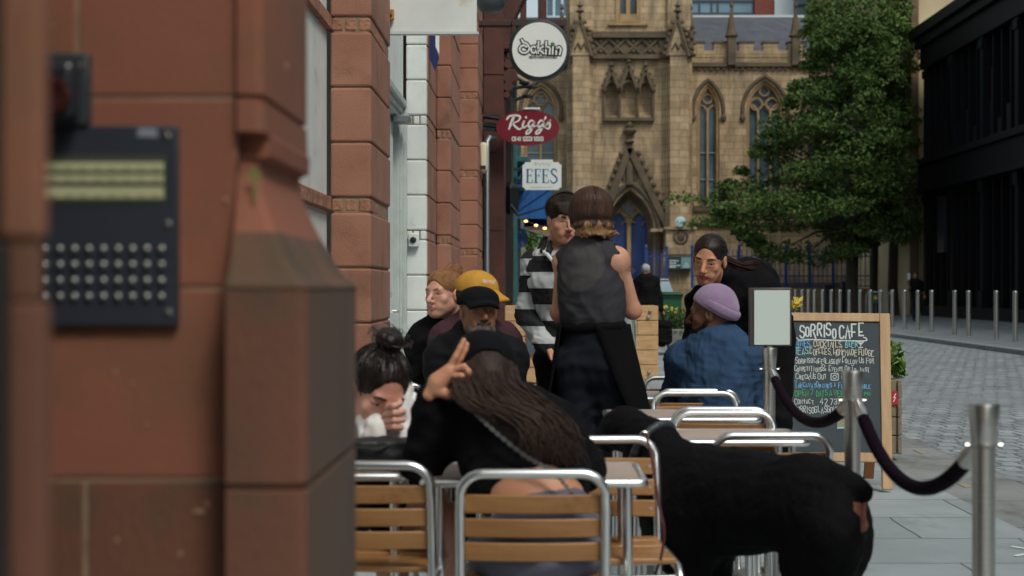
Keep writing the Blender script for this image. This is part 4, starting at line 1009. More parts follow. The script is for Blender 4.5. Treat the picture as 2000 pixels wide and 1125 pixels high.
for py in (226, 242, 249): br_.bar(P(934, py, Yr + .03), P(978, py + 5, Yr + .03), .03, .07)
q0, q1 = P(940, 222, Yr), P(975, 228, Yr)
for i in range(9): br_.ball(q0.lerp(q1, i / 8) + Vector((0, -.02, -.03)), .025, 6)
br_.build('bracket', M['iron'], t); MB().box(c.x - .05, c.x + .18, Yr - .06, Yr + .06, c.z + 36 * u, c.z + 39 * u).build('strip_light', mat('white_lamp_casing', (232, 236, 232), .4), t)
# efes sign
Ye = 24.; u = Ye / F; c = P(1058.5, 344, Ye)
t = thing('square_sign', c, 'cream sign with notched corners reading EFES in blue', 'sign')
w2, h2, nt = 38 * u, 27 * u, 5 * u
oc = [(-w2 + nt, -h2), (w2 - nt, -h2), (w2 - nt * .8, -h2 + nt * .8), (w2, -h2 + nt), (w2, h2 - nt), (w2 - nt * .8, h2 - nt * .8), (w2 - nt, h2), (22 * u, h2), (21 * u, h2 + 5 * u), (-21 * u, h2 + 5 * u), (-22 * u, h2), (-w2 + nt, h2), (-w2 + nt * .8, h2 - nt * .8), (-w2, h2 - nt), (-w2, -h2 + nt), (-w2 + nt * .8, -h2 + nt * .8)]
MB().prism(oc, c + Vector((0, -.03, 0)), EX, EZ, (0, 1, 0), .06).build('panel', M['signwhite'], t, smooth=0)
lt = MB(); fo = c + Vector((0, -.031, 0)); bl = mat('blue_lettering', (40, 92, 152), .5)
def seg(x0, y0, x1, y1, w): lt.ribbon([((x0 - 1058.5) * u, -(y0 - 344) * u), ((x1 - 1058.5) * u, -(y1 - 344) * u)], w * u, fo, EX, EZ, EN, .002 + random.random() * .002)
for x, k in ((1028, 'E'), (1044, 'F'), (1059, 'E')):
    seg(x + 2.6, 332, x + 2.6, 356, 3.4); seg(x, 331, x + 11.5, 331, 1.3); seg(x + 11.6, 331, x + 11.6, 336, 1.3); seg(x + 3, 343, x + 9, 343, 1.3); seg(x + 9.2, 340.5, x + 9.2, 346, 1.2)
    if k == 'E': seg(x, 357, x + 12, 357, 1.3); seg(x + 12.2, 357, x + 12.2, 351.5, 1.3)
    else: seg(x, 357, x + 6, 357, 1.3)
lt.ribbon(G2(spline([(1087, 336), (1086, 332), (1081, 330.5), (1077, 334), (1079, 340), (1085, 345), (1088, 351), (1084, 357), (1078, 357), (1075, 352)], 4), 1058.5, 344), [u * (1.6 + 1.8 * math.sin(3.1 * i / 36)) for i in range(37)], fo, EX, EZ, EN, .002)
lt.build('lettering', bl, t, smooth=0)
lt = MB(); lt.ribbon(G2(spline([(1042, 322), (1047, 317), (1046, 323), (1052, 319), (1054, 323), (1060, 318), (1062, 323), (1068, 319), (1072, 324), (1076, 318)], 4), 1058.5, 344), .9 * u, fo, EX, EZ, EN, .002)
lt.ribbon(G2([(1036, 366), (1080, 366)], 1058.5, 344), .7 * u, fo, EX, EZ, EN, .002); lt.build('faint_lettering', mat('faded_lettering', (168, 160, 150), .6), t, smooth=0)
o = MB(); o.box(c.x - .35, c.x + .1, Ye + .04, Ye + .09, c.z - .02, c.z + .02); o.box(-.7, c.x - .3, Ye + .03, Ye + .1, c.z + .1, c.z + .14); o.build('bracket', M['iron'], t)

# ------------------------------------------------------------------ entry panel and door camera on the near wall
YI = 1.845
a, b_ = P(-18, 636, YI), P(349, 246, YI)
t = thing('intercom_panel', ((a.x + b_.x) / 2, YI, a.z), 'black metal intercom panel with rows of silver buttons and yellowed name strips', 'intercom')
MB().box(a.x, b_.x, YI - .006, YI + .007, a.z, b_.z).build('plate', mat('charcoal_panel', (44, 48, 58), .4, c2=(50, 55, 64), scale=8), t, bevel=.002)
q0, q1 = P(-10, 397, YI), P(327, 303, YI)
MB().box(q0.x, q1.x, YI - .0072, YI - .0055, q0.z, q1.z).build('name_window', mat('dark_window_back', (70, 74, 62), .3), t)
for py0, py1 in ((318, 335), (342, 357), (366, 388)):
    z0, z1 = P(0, py1, YI).z, P(0, py0, YI).z; o = MB(); o.box(q0.x + .002, q1.x - .003, YI - .0086, YI - .0068, z0, z1, 0)
    for k in range(12):
        x = q1.x - .006 - k * 28.3 * YI / F; o.box(x - .012, x - .002, YI - .0089, YI - .0087, z0 + .002, z0 + .0042, 1)
    o.build('name_strip', [mat('yellowed_card', (190, 188, 150), .5, c2=(172, 172, 134), scale=30), mat('faded_ink', (120, 120, 98), .6)], t)
bm_ = MB(); bm_.lathe([(.0052, 0), (.0052, .003), (.0036, .0055), (.0005, .0062)], t.location, 14, ax=((1, 0, 0), (0, 0, 1), (0, -1, 0)))
b0 = None
for py in (487, 518, 549, 580):
    for k in range(11):
        q = P(316 - 28.3 * k, py, YI - .006)
        if b0 is None: b0 = bm_.build('button', mat('dull_button_steel', (158, 158, 154), .38, 1.), t, smooth=50); o = b0
        else: o = b0.copy(); COL.objects.link(o)
        o.location = q - t.location
for px, py in ((326, 265), (328, 437), (329, 610)): MB().lathe([(.0048, 0), (.0045, .002), (.001, .003)], P(px, py, YI - .006), 12, ax=((1, 0, 0), (0, 0, 1), (0, -1, 0))).build('screw', M['steel'], t)
q = P(289, 259, YI - .0065); MB().prism([(-.014, -.005), (.013, -.006), (.011, .005), (-.012, .006)], q, EX, EZ, EN, .0006).build('torn_sticker', mat('grey_sticker', (130, 136, 148), .7), t)
t = thing('door_camera', P(100, 175, 1.83), 'small black door camera box above the intercom panel', 'camera')
a, b_ = P(20, 246, YI), P(178, 105, YI); MB().box(a.x, b_.x, YI - .012, YI + .007, a.z, b_.z).build('back_plate', mat('dark_grey_plate', (54, 60, 64), .35), t, bevel=.003)
a, b_ = P(28, 238, YI), P(165, 128, YI); MB().box(a.x, b_.x, YI - .045, YI - .0121, a.z, b_.z).build('housing', mat('black_camera_plastic', (38, 42, 48), .25), t, bevel=.01, seg=3)
MB().lathe([(.022, 0), (.024, .004), (.018, .006), (.012, .004), (.001, .003)], P(104, 187, YI - .045), 20, ax=((1, 0, 0), (0, 0, 1), (0, -1, 0))).build('lens', mat('dark_lens', (62, 32, 30), .12), t)
MB().lathe([(.004, 0), (.003, .002)], P(158, 127, YI - .0125), 10, ax=((1, 0, 0), (0, 0, 1), (0, -1, 0))).build('screw', M['steel'], t)

# ------------------------------------------------------------------ bistro chairs and tables
def make_chair():
    t = thing('bistro_chair', (0, 0, 0), None, 'chair', 'aluminium bistro chairs with wooden slats')
    hw = .183; r = .0125
    up = lambda s: [(s * (hw + .01), -.25, 0), (s * hw, -.195, .41), (s * hw, -.2, .5), (s * hw, -.225, .64)]
    L_ = up(-1) + [(-hw + .002, -.232, .675)] + [(-hw + .06 - .06 * math.cos(a), -.236 - .008 * math.sin(a), .677 + .06 * math.sin(a)) for a in np.linspace(.2, 1.57, 6)]
    full = L_ + [(-x, y, z) for x, y, z in L_[::-1]]
    MB().tube(full, r, 12).build('back_frame', M['alu'], t, smooth=60)
    for s in (-1, 1):
        MB().tube([(s * (hw + .004), .23, 0), (s * hw, .2, .36), (s * hw, .19, .405), (s * hw, .16, .425), (s * hw, 0, .428), (s * hw, -.18, .424)], r, 10).build('leg', M['alu'], t, smooth=60)
    MB().tube([(-hw, .185, .40), (hw, .185, .40)], .009, 8).build('stretcher', M['alu'], t); MB().tube([(-hw, -.19, .37), (hw, -.19, .37)], .009, 8).build('stretcher', M['alu'], t)
    sb = MB()
    for z0 in (.634, .572, .510):
        y_ = -.2 - (z0 - .48) * .19; n = 8
        for i in range(n):
            u0, u1 = -1 + 2 * i / n, -1 + 2 * (i + 1) / n; b0, b1 = -.016 * (1 - u0 * u0), -.016 * (1 - u1 * u1); d = -.0085
            A = [(u0 * .172, y_ + b0 + .012, z0), (u1 * .172, y_ + b1 + .012, z0), (u1 * .172, y_ + b1 + .026, z0), (u0 * .172, y_ + b0 + .026, z0)]
            sb.add(A + [(x, y + d, z + .048) for x, y, z in A], [(3, 2, 1, 0), (4, 5, 6, 7), (0, 1, 5, 4), (2, 3, 7, 6)] + ([(3, 0, 4, 7)] if i == 0 else []) + ([(1, 2, 6, 5)] if i == n - 1 else []))
    bk = sb.build('backrest', M['slat'], t, smooth=35, bevel=.003)
    bo = MB()
    for z0 in (.634, .572, .510):
        for s in (-1, 1): bo.lathe([(.006, 0), (.005, .003)], (s * .158, -.2 - (z0 - .48) * .19 + .0225 - .004, z0 + .024), 8, ax=((1, 0, 0), (0, 0, 1), (0, 1, 0)))
    bo.build('bolt', M['steel'], bk)
    ss = MB()
    for k in range(5): y = -.16 + k * .074; ss.box(-.172, .172, y, y + .062, .432 + .004 * abs(k - 2), .448 + .004 * abs(k - 2))
    ss.build('seat', M['slat'], t, bevel=.004)
    return t
chair0 = make_chair(); first = [True]
def chair(x, yback, face, label, turn=0):
    "yback: where the top of the backrest stands; face +1 looks up the street, -1 looks at the camera"
    c = chair0 if first[0] else copy_tree(chair0); first[0] = False
    a = R(turn) + (0 if face > 0 else math.pi); off = Vector((0, -.24)); off.rotate(Matrix.Rotation(a, 2))
    c.location = (x - off.x, yback - off.y, 0); c.rotation_euler = (0, 0, a); c['label'] = label
    return c
CH = []
chair(-.012, 3.55, 1, 'bistro chair carrying the woman in the black crop top and cap', 0)
chair(-.462, 3.72, 1, 'empty bistro chair whose slatted back touches the stone plinth edge', -2)
chair(.18, 4.34, -1, 'bistro chair facing out across the small table beside the black dog', 4)
chair(.735, 4.46, 1, 'empty bistro chair with its back just above the black dog', 0)
chair(.69, 5.26, -1, 'bistro chair facing out, with its slats showing between two right hand tables', 0)
chair(.70, 5.42, 1, 'bistro chair back to back behind the one facing out between the tables', -3)
chair(.69, 6.24, -1, 'bistro chair backing onto the seat of the man in the lilac beanie', 0)
chair(.72, 6.40, 1, 'bistro chair carrying the man in the lilac beanie and blue shirt', 0)
chair(.73, 7.32, -1, 'bistro chair half hidden past the blue shirt, opposite the man in lilac beanie', 0)
chair(-.72, 6.75, 1, 'bistro chair whose curved chrome top shows beside the white napkin', 12)
chair(-.28, 6.62, -1, 'bistro chair under the bearded man in the flat black cap', 8)
chair(-.62, 7.42, -1, 'bistro chair under the man with the ginger hair bun', 4)
chair(-.24, 7.18, -1, 'bistro chair under the person in the mustard yellow cap', 0)
chair(-.53, 4.84, -1, 'bistro chair under the dark haired woman with the high bun', -4)
def make_table():
    t = thing('cafe_table', (0, 0, 0), None, 'table', 'small square cafe tables on the pavement')
    MB().box(-.287, .287, -.172, .172, .664, .682).build('tabletop', mat('worn_laminate', (176, 154, 138), .4, c2=(158, 138, 124), scale=4, stretch=(1, 6, 1)), t, bevel=.003)
    e = MB(); r_ = .02; pl = []
    for cx_, cy_, a0 in ((.28, .165, 0), (-.28, .165, 90), (-.28, -.165, 180), (.28, -.165, 270)):
        pl += [(cx_ + r_ * math.cos(R(a0 + k * 22.5)), cy_ + r_ * math.sin(R(a0 + k * 22.5)), .672) for k in range(5)]
    pl.append(pl[0]); e.tube(pl, .0125, 8, cap=False); e.build('edge_band', M['alu'], t, smooth=60)
    for sx in (-1, 1):
        for sy in (-1, 1): MB().tube([(sx * .255, sy * .14, .665), (sx * .262, sy * .15, 0)], .0135, 10).build('leg', M['alu'], t, smooth=60)
    return t
t0 = make_table(); tf_ = True
for x, y, lb_ in ((-.01, 4.03, 'small cafe table the woman in the black cap leans over'), (-.66, 4.16, 'cafe table at the stone plinth holding the black bag'),
                  (.62, 5.03, 'cafe table straight up the pavement from the dog, bare top'), (.585, 5.86, 'bare cafe table between the outward facing chair and the blue shirted man'),
                  (.62, 6.94, 'cafe table in front of the man in the lilac beanie'), (-.5, 6.2, 'cafe table of the three seated men by the white door')):
    o = t0 if tf_ else copy_tree(t0); tf_ = False; o.location = (x, y, 0); o['label'] = lb_
# black bag on the table
t = thing('black_bag', (-.5, 4.0, .684), 'soft black bag standing on the table under the bun-haired woman', 'bag')
s_ = SDF(.006); s_.rbox((-.47, 4.05, .733), (.105, .03, .026), rd=.014)
V, Q, L_ = s_.mesh(folds(.005, 45, 4)); npmesh('body', V, Q, mat('black_leather', (22, 22, 26), .55, c2=(32, 31, 34), scale=12, bump=.3, bscale=60), parent=t)
MB().tube(spline([(-.55, 4.03, .765), (-.53, 4.0, .752), (-.45, 3.995, .748), (-.40, 4.03, .762)], 6), .006, 8).build('strap', M['black'], t)
# red dog lead
tag(MB().tube([P(a_, b_, y) for a_, b_, y in spline([(1262, 850, 4.12), (1274, 900, 4.05), (1287, 985, 3.93), (1297, 1040, 3.9), (1288, 1100, 3.92), (1262, 1150, 4.0), (1230, 1180, 4.05)], 6)], .004, 8).build('dog_lead', mat('dark_red_lead', (74, 26, 34), .7)), 'thin dark red lead hanging down between the chair and the dog', 'lead')

# ------------------------------------------------------------------ rope barrier
def make_post():
    t = thing('rope_post', (0, 0, 0), None, 'barrier post', 'steel rope barrier posts')
    MB().lathe([(.0235, .02), (.0235, .86)], (0, 0, 0), 24).build('pole', M['steel'], t)
    MB().lathe([(.0255, .862), (.0255, .87), (.0262, .872), (.0285, .90), (.033, .946), (.031, .952), (.001, .954)], (0, 0, 0), 24).build('cap', M['steel'], t, smooth=30)
    MB().lathe([(.16, 0), (.16, .012), (.12, .022), (.03, .03)], (0, 0, 0), 32).build('base', M['steel'], t, smooth=30)
    h = MB(); h.lathe([(.031, .862), (.031, .866)], (0, 0, 0), 20)
    for a in (0, 90, 180, 270):
        c_, s2 = math.cos(R(a)), math.sin(R(a)); h.tube([(c_ * .02, s2 * .02, .864), (c_ * .04, s2 * .04, .864), (c_ * .042, s2 * .042, .872)], .0022, 6)
    h.build('hook_ring', M['steel'], t)
    return t
pp = [(.957, 3.05, 'steel rope post standing alone in front, with a rope on one side only'), (.943, 4.26, 'steel rope post behind the dog, holding a rope on either side'), (.962, 5.9, 'steel rope post under the white menu holder')]
p0 = make_post()
for i, (x, y, lb_) in enumerate(pp):
    o = p0 if i == 0 else copy_tree(p0); o.location = (x, y, 0); o['label'] = lb_
M['rope'] = mat('plum_velvet', (24, 10, 24), .9, c2=(16, 7, 17), scale=30, spec=.08, bump=.3, bscale=90)
def rope(a, b, sag, skew, label):
    a, b = Vector(a), Vector(b); t = thing('barrier_rope', (a + b) / 2, label, 'rope', 'velvet barrier ropes')
    pts = []
    for i in range(25):
        k = i / 24; kk = k ** skew; q = a.lerp(b, k); q.z -= sag * (1 - (2 * kk - 1) ** 2) ** .95; pts.append(q)
    MB().tube(pts[1:-1], .0185, 14).build('velvet', M['rope'], t, smooth=60)
    e = MB(); e.tube([pts[0], pts[1], pts[2] * .6 + pts[1] * .4], [.012, .021, .0205], 12); e.build('end_cap', M['steel'], t)
    e = MB(); e.tube([pts[-1], pts[-2], pts[-3] * .6 + pts[-2] * .4], [.012, .021, .0205], 12); e.build('end_cap', M['steel'], t)
rope((.957, 3.1, .858), (.948, 4.21, .862), .165, 1.0, 'plum velvet rope sagging between the lone front post and the post behind the dog')
rope((.948, 4.31, .858), (.962, 5.85, .862), .13, 1.0, 'plum velvet rope sagging across the chalkboard to the post with the menu holder')
# menu holder on the far post
t = thing('menu_holder', (.962, 5.9, .954), 'blank white menu holder in a dark frame on top of a rope post', 'sign')
a, b_ = P(1463, 676, 5.88), P(1546, 562, 5.88)
MB().box(a.x, b_.x, 5.875, 5.9, a.z, b_.z).build('frame', mat('dark_brown_frame', (66, 56, 58), .4), t, bevel=.003)
MB().box(a.x + .02, b_.x - .009, 5.868, 5.8748, a.z + .006, b_.z - .01).build('sheet', mat('pale_sheet', (200, 212, 206), .35), t)
MB().lathe([(.012, .0), (.012, .02)], (.962, 5.89, .945), 12).build('clamp', M['steel'], t)

# ------------------------------------------------------------------ chalkboard
t = thing('chalkboard', (1.78, 8.5, 0), 'wooden A-frame chalkboard reading Sorriso Cafe standing behind the ropes', 'chalkboard')
TL, TR, BR = P(1522, 612, 8.62), P(1736, 614, 8.62), P(1742, 957, 8.36)
BL = BR + (TL - TR); V_ = (TL - BL); Hh = V_.length; V_.normalize(); U_ = (TR - TL); Ww = U_.length; U_.normalize(); N_ = V_.cross(U_).normalized()
if N_.y > 0: N_ = -N_
fr = MB(); o0 = BL; wS, wT = .062, .052; zb = .16
def fb(u0, u1, v0, v1, d0=0., d1=.028): 
    c_ = o0 + U_ * ((u0 + u1) / 2) + V_ * ((v0 + v1) / 2) + N_ * ((d0 + d1) / 2); fr.obox(c_, (U_, V_, N_), ((u1 - u0) / 2, (v1 - v0) / 2, (d1 - d0) / 2))
fb(0, wS, 0, Hh); fb(Ww - wS, Ww, 0, Hh); fb(wS + .001, Ww - wS - .001, Hh - wT, Hh); fb(wS + .001, Ww - wS - .001, zb, zb + .055)
fr.build('frame', M['pine'], t, bevel=.004)
bd_ = MB(); c_ = o0 + U_ * (Ww / 2) + V_ * ((zb + .05 + Hh - wT) / 2) + N_ * .012; bd_.obox(c_, (U_, V_, N_), (Ww / 2 - wS + .004, (Hh - wT - zb - .05) / 2 + .004, .005))
bd_.build('slate', mat('dusty_blackboard', (46, 56, 62), .7, c2=(52, 63, 69), scale=6, blotch=((74, 88, 92), 3.2, .56, .85)), t)
for u0 in (.0, Ww - .075):
    A_ = TL + U_ * (u0 + .03) + Vector((0, .03, -.02)); MB().bar(A_, (A_.x, 8.96, 0), .06, .025, (0, 1, 0)).build('leg', mat('dark_pine', (122, 78, 46), .6), t)
CHK = {'w': mat('white_chalk', (198, 206, 204), .9), 'b': mat('blue_chalk', (110, 176, 226), .9), 'g': mat('green_chalk_text', (66, 168, 110), .9), 'c': mat('cream_chalk', (214, 206, 186), .9), 't': mat('pale_teal_chalk', (140, 196, 206), .9)}
cx_ = {k: MB() for k in CHK}; un = Hh / 343. * (1 / 1.0); up_ = Ww / 214.
def chalk(txt, px, py, h, w, col, th=1.6, asp=.6):
    "baseline start at photo pixel (px, py), height h and length w in photo pixels"
    st, wd = text_strokes(txt, h * un, asp, .42); k = w * up_ / wd; jr = random.Random(hash(txt) % 97 if False else len(txt))
    O_ = o0 + U_ * ((px - 1522 + (3 if px < 1556 else 0)) * up_) + V_ * ((957 - py) * un) + N_ * .0175
    for pl in st:
        jx, jy = jr.uniform(-.004, .004) * h * .05, jr.uniform(-.01, .01) * h * .05; cx_[col].ribbon([(x * k + jx, y + jy) for x, y in pl], th * .68 * un, O_, U_, V_, N_, .0006 + jr.random() * .0006)
chalk('SoRRISo', 1562, 661, 24, 70, 'w', 4.4); chalk('CAFE', 1639, 661, 25, 44, 'w', 4.4); chalk("'", 1676, 652, 24, 2, 'w', 3)
for pl in ([(1555, 664), (1561, 669), (1575, 667), (1620, 668), (1684, 669), (1690, 664), (1685, 662)],):
    cx_['w'].ribbon([((x - 1522) * up_, (957 - y) * un) for x, y in spline(pl, 4)], 2.2 * un, o0 + N_ * .0175, U_, V_, N_, .0007)
chalk('WINES,', 1549, 681, 13, 32, 'b', 1.9); chalk('COCKTAILS,', 1588, 681, 12, 56, 'c', 1.7); chalk('BEER', 1650, 681, 11, 22, 't', 1.7)
for pl in ([(1673, 671), (1685, 671), (1679, 677), (1673, 671)], [(1679, 677), (1679, 682)], [(1675, 682), (1683, 682)], [(1676, 673), (1682, 673)], [(1677, 674.5), (1681, 674.5)]): cx_['w'].ribbon([((x - 1522) * up_, (957 - y) * un) for x, y in pl], 1.6 * un, o0 + N_ * .0175, U_, V_, N_, .0008)
chalk('TEAS,', 1548, 697, 13, 30, 't', 1.9); chalk('COFFEES,', 1581, 697, 12, 42, 'c', 1.5); chalk('HOMEMADE', 1627, 698, 12, 44, 'c', 1.6); chalk('FUDGE', 1675, 698, 12, 29, 'c', 1.6)
chalk('@Sorrisocafeglasgow', 1544, 714, 12, 92, 'w', 1.6); chalk('Follow', 1643, 714, 11, 28, 'w', 1.5); chalk('Us', 1675, 714, 11, 10, 'w', 1.5); chalk('For', 1690, 714, 11, 14, 'w', 1.5)
chalk('Competitions', 1548, 730, 11, 52, 'w', 1.6); chalk('&', 1604, 730, 12, 8, 'w', 1.6); chalk('Events', 1617, 730, 11, 27, 'w', 1.5); chalk('Or To', 1648, 730, 11, 21, 'w', 1.5); chalk('Just', 1675, 730, 10, 20, 'w', 1.5)
chalk('Check', 1550, 746, 11, 27, 'w', 1.6); chalk('Us', 1581, 746, 12, 11, 'w', 1.6); chalk('Out', 1596, 746, 12, 16, 'w', 1.6); chalk('or', 1641, 745, 8, 12, 'w', 1.5)
q = lambda l: [((x - 1522) * up_, (957 - y) * un) for x, y in l]
cx_['w'].ribbon(q([(1622, 734), (1634, 734), (1635, 735), (1635, 746), (1634, 747), (1622, 747), (1621, 746), (1621, 735), (1622, 734)]), 1.4 * un, o0 + N_ * .0175, U_, V_, N_, .0008)
cx_['w'].ribbon(q([(1628 + 3.4 * math.cos(a), 740.5 + 3.4 * math.sin(a)) for a in np.linspace(0, 2 * math.pi, 13)]), 1.3 * un, o0 + N_ * .0175, U_, V_, N_, .0009); cx_['w'].ribbon(q([(1632, 736), (1633, 736)]), 1.2 * un, o0 + N_ * .0175, U_, V_, N_, .0009)
chalk('Takeaway', 1548, 762, 11, 40, 'b', 1.6); chalk('Drinks', 1592, 762, 11, 30, 'b', 1.6); chalk('+ Food', 1626, 762, 11, 28, 'b', 1.6); chalk('Available', 1657, 762, 10, 39, 'b', 1.5)
chalk('OPEN', 1549, 778, 11, 25, 'g', 1.7); chalk('7', 1581, 778, 11, 7, 'g', 1.7); chalk('DAYS', 1593, 778, 11, 20, 'g', 1.7); chalk('A WEEK', 1617, 778, 11, 34, 'g', 1.7); chalk('pm', 1684, 778, 9, 12, 'g', 1.5)
chalk('Contact', 1548, 794, 11, 36, 'w', 1.6); chalk('42 737 65', 1600, 794, 12, 58, 'w', 1.6); chalk('4', 1675, 794, 11, 7, 'w', 1.6)
chalk('SORRISOGLASGOW@GMAIL.COM', 1547, 811, 12, 134, 'w', 1.6)
cr_ = spline([(1632, 838), (1634, 828), (1650, 821), (1670, 817), (1690, 820), (1692, 830), (1664, 836), (1632, 838)], 5)
sw = MB(); sw.prism([((x - 1522) * up_, (957 - y) * un) for x, y in cr_][:-1], o0 + N_ * .0176, U_, V_, N_, .0006); sw.build('chalk_drawing', mat('buff_chalk', (168, 156, 118), .9, c2=(120, 116, 96), scale=60), t, smooth=0)
cx_['t'].ribbon([((x - 1522) * up_, (957 - y) * un) for x, y in spline([(1633, 840), (1660, 838), (1692, 831)], 4)], 3.2 * un, o0 + N_ * .0175, U_, V_, N_, .001)
for k, b in cx_.items(): b.build('chalk_lettering', CHK[k], t, smooth=0)

# ------------------------------------------------------------------ planters
M['oldwood'] = mat('grey_weathered_timber', (118, 108, 90), .9, c2=(142, 130, 108), scale=5, stretch=(1, 1, 9), bump=.5, bscale=40)
t = thing('wooden_planter', (2.5, 10, 0), 'weathered timber planter with a small red notice behind the chalkboard', 'planter')
a, b_ = P(1700, 893, 10), P(1752, 742, 10); o = MB(); nrow = 4; hh = (b_.z - .03) / nrow
for k in range(nrow): o.box(a.x, b_.x, 10, 10.6, .03 + k * hh + .003, .03 + (k + 1) * hh - .003)
for k in range(nrow): o.box(b_.x + .001, b_.x + .03, 9.98, 10.62, .03 + k * hh + .002 + .004 * (k % 2), .03 + (k + 1) * hh - .002)
o.box(a.x + .03, b_.x - .02, 10.05, 10.55, 0, .029); o.build('box', M['oldwood'], t, bevel=.006)
a, b_ = P(1739, 790, 9.99), P(1754, 764, 9.99); n_ = MB(); n_.box(a.x, b_.x, 9.985, 9.998, a.z, b_.z); n_ = n_.build('notice', mat('red_notice', (176, 34, 56), .5), t)
z_ = MB(); z_.ribbon([(.035, .075), (.022, .05), (.034, .05), (.02, .02)], .006, (a.x, 9.984, a.z), EX, EZ, EN, .002); z_.build('white_mark', M['signwhite'], n_, smooth=0)
def leaves(name, pts, size, m, parent, seed=1, nrm_up=.5, aspect=.5):
    "many leaf-shaped faces around the given points (x, y, z, spread)"
    r = np.random.RandomState(seed); pts = np.asarray(pts, float); n = len(pts)
    c = pts[:, :3] + r.normal(size=(n, 3)) * pts[:, 3:4]
    d = r.normal(size=(n, 3)); d[:, 2] -= .25; d /= np.linalg.norm(d, axis=1)[:, None]
    w = np.cross(d, r.normal(size=(n, 3)) + np.array([0, 0, nrm_up])); w /= np.linalg.norm(w, axis=1)[:, None] + 1e-9
    s = size * (.6 + .8 * r.rand(n))[:, None]; up = np.cross(d, w)
    V = np.stack([c - d * s * .5, c + w * s * aspect * .5 + up * s * .08, c + d * s * .5, c - w * s * aspect * .5 + up * s * .08], 1).reshape(-1, 3)
    return npmesh(name, V, np.arange(4 * n).reshape(-1, 4), m, parent=parent, smooth=False)
def leaf_mat(name, c1, c2):
    m = bpy.data.materials.new(name); m.use_nodes = True; nt = m.node_tree; b = nt.nodes['Principled BSDF']; b.inputs['Roughness'].default_value = .75; b.inputs['Specular IOR Level'].default_value = .15
    g = nt.nodes.new('ShaderNodeNewGeometry'); r = nt.nodes.new('ShaderNodeValToRGB'); r.color_ramp.elements[0].color = s2l(c1); r.color_ramp.elements[1].color = s2l(c2)
    nt.links.new(g.outputs['Random Per Island'], r.inputs[0]); nt.links.new(r.outputs[0], b.inputs['Base Color'])
    b.inputs['Transmission Weight'].default_value = 0; b.inputs['Subsurface Weight'].default_value = 0
    return m
M['leaf'] = leaf_mat('garden_leaves', (62, 92, 44), (112, 136, 66)); M['leaf_dk'] = leaf_mat('dark_leaves', (44, 66, 40), (78, 100, 54))
M['petal'] = leaf_mat('yellow_petals', (210, 190, 70), (236, 214, 120))
r_ = np.random.RandomState(5); q = P(1745, 705, 10.3)
pl = leaves('foliage', [(q.x + r_.uniform(-.3, .06), 10.3 + r_.uniform(-.2, .2), .58 + .22 * r_.rand() ** 1.6, .02) for _ in range(420)], .075, M['leaf'], thing('planter_plant', (2.45, 10.3, .55), 'leafy green plant growing in the weathered timber planter', 'plant'), 3)
q = P(1552, 594, 10.3); MB().tube([(q.x, 10.3, .55), (q.x - .02, 10.3, .9), (q.x, 10.3, q.z)], .006, 6).build('stem', M['leaf_dk'], pl.parent)
leaves('flower', [(q.x, 10.3, q.z, .02)] * 50, .045, M['petal'], pl.parent, 4)
def planks(name, label, px0, px1, Y, ztop, zlow, seed, open_right=True, panel=None):
    a, b_ = P(px0, 0, Y), P(px1, 0, Y); t = thing(name, ((a.x + b_.x) / 2, Y, 0), label, 'planter', None); r = random.Random(seed); o = MB(); n = 5; h = (ztop - zlow) / n
    for k in range(n):
        z0 = zlow + k * h; x = a.x
        while x < b_.x - .01:
            w = min(r.uniform(.35, .9), b_.x - x); w = b_.x - x if b_.x - x - w < .15 else w
            o.box(x + .002, x + w - .002, Y + r.uniform(0, .012), Y + .04, z0 + .004, z0 + h - .004); x += w
        for yy in (Y + .045, Y + .33): o.box(b_.x - .035, b_.x, yy, yy + .28, z0 + .004, z0 + h - .004); o.box(a.x, a.x + .035, yy, yy + .28, z0 + .004, z0 + h - .004)
        o.box(a.x + .002, b_.x - .002, Y + .62, Y + .66, z0 + .004, z0 + h - .004)
    o.box(a.x + .05, b_.x - .05, Y + .06, Y + .6, .0, zlow + .2)
    o.build('box', M['wood'], t, bevel=.005)
    MB().box(a.x + .045, b_.x - .045, Y + .05, Y + .61, zlow + .21, ztop - .05).build('soil', mat('dark_soil', (48, 38, 30), .95, c2=(62, 50, 38), scale=30), t)
    return t
t = planks('timber_planter', 'long pale timber planter behind the striped shirt man', 986, 1074, 17.7, .98, .02, 2)
a, b_ = P(1029, 692, 17.66), P(1062, 644, 17.66); MB().box(a.x, b_.x, 17.66, 17.7, a.z, b_.z).build('grey_plate', mat('grey_blue_plate', (72, 88, 96), .5), t)
t = planks('timber_planter', 'pale timber planter with bolted corners behind the elbow of the waitress', 1190, 1286, 18.6, .97, .0, 5)
o = MB()
for px, py in ((1266, 620), (1270, 608), (1268, 728)): o.ball(P(px, py, 18.59), (.025, .02, .025), 8)
o.build('bolt', M['galv'], t)
tp = thing('planter_plant', (-.1, 19, 1), 'green leafy plant seen past the shoulder of the striped shirt man', 'plant')
r_ = np.random.RandomState(8); q = P(1040, 475, 22); leaves('foliage', [(q.x + r_.normal() * .05, 22 + r_.normal() * .1, q.z - .35 + r_.rand() * .5, .03) for _ in range(260)], .08, M['leaf'], tp, 6)
MB().tube([(q.x, 22, 0), (q.x, 22, q.z)], .02, 8).build('stem', M['oldwood'], tp)
o = MB(); o.lathe([(.15, 0), (.2, .4), (.19, .42), (.17, .38)], (q.x, 22, 0), 16); o.build('pot', mat('grey_stone_pot', (146, 146, 138), .8, c2=(124, 124, 116), scale=8), tp)
t = thing('stone_pot', P(1322, 692, 25.7), 'square grey stone pot beside the green wheelie bin', 'plant pot')
q = P(1322, 692, 25.7); o = MB()
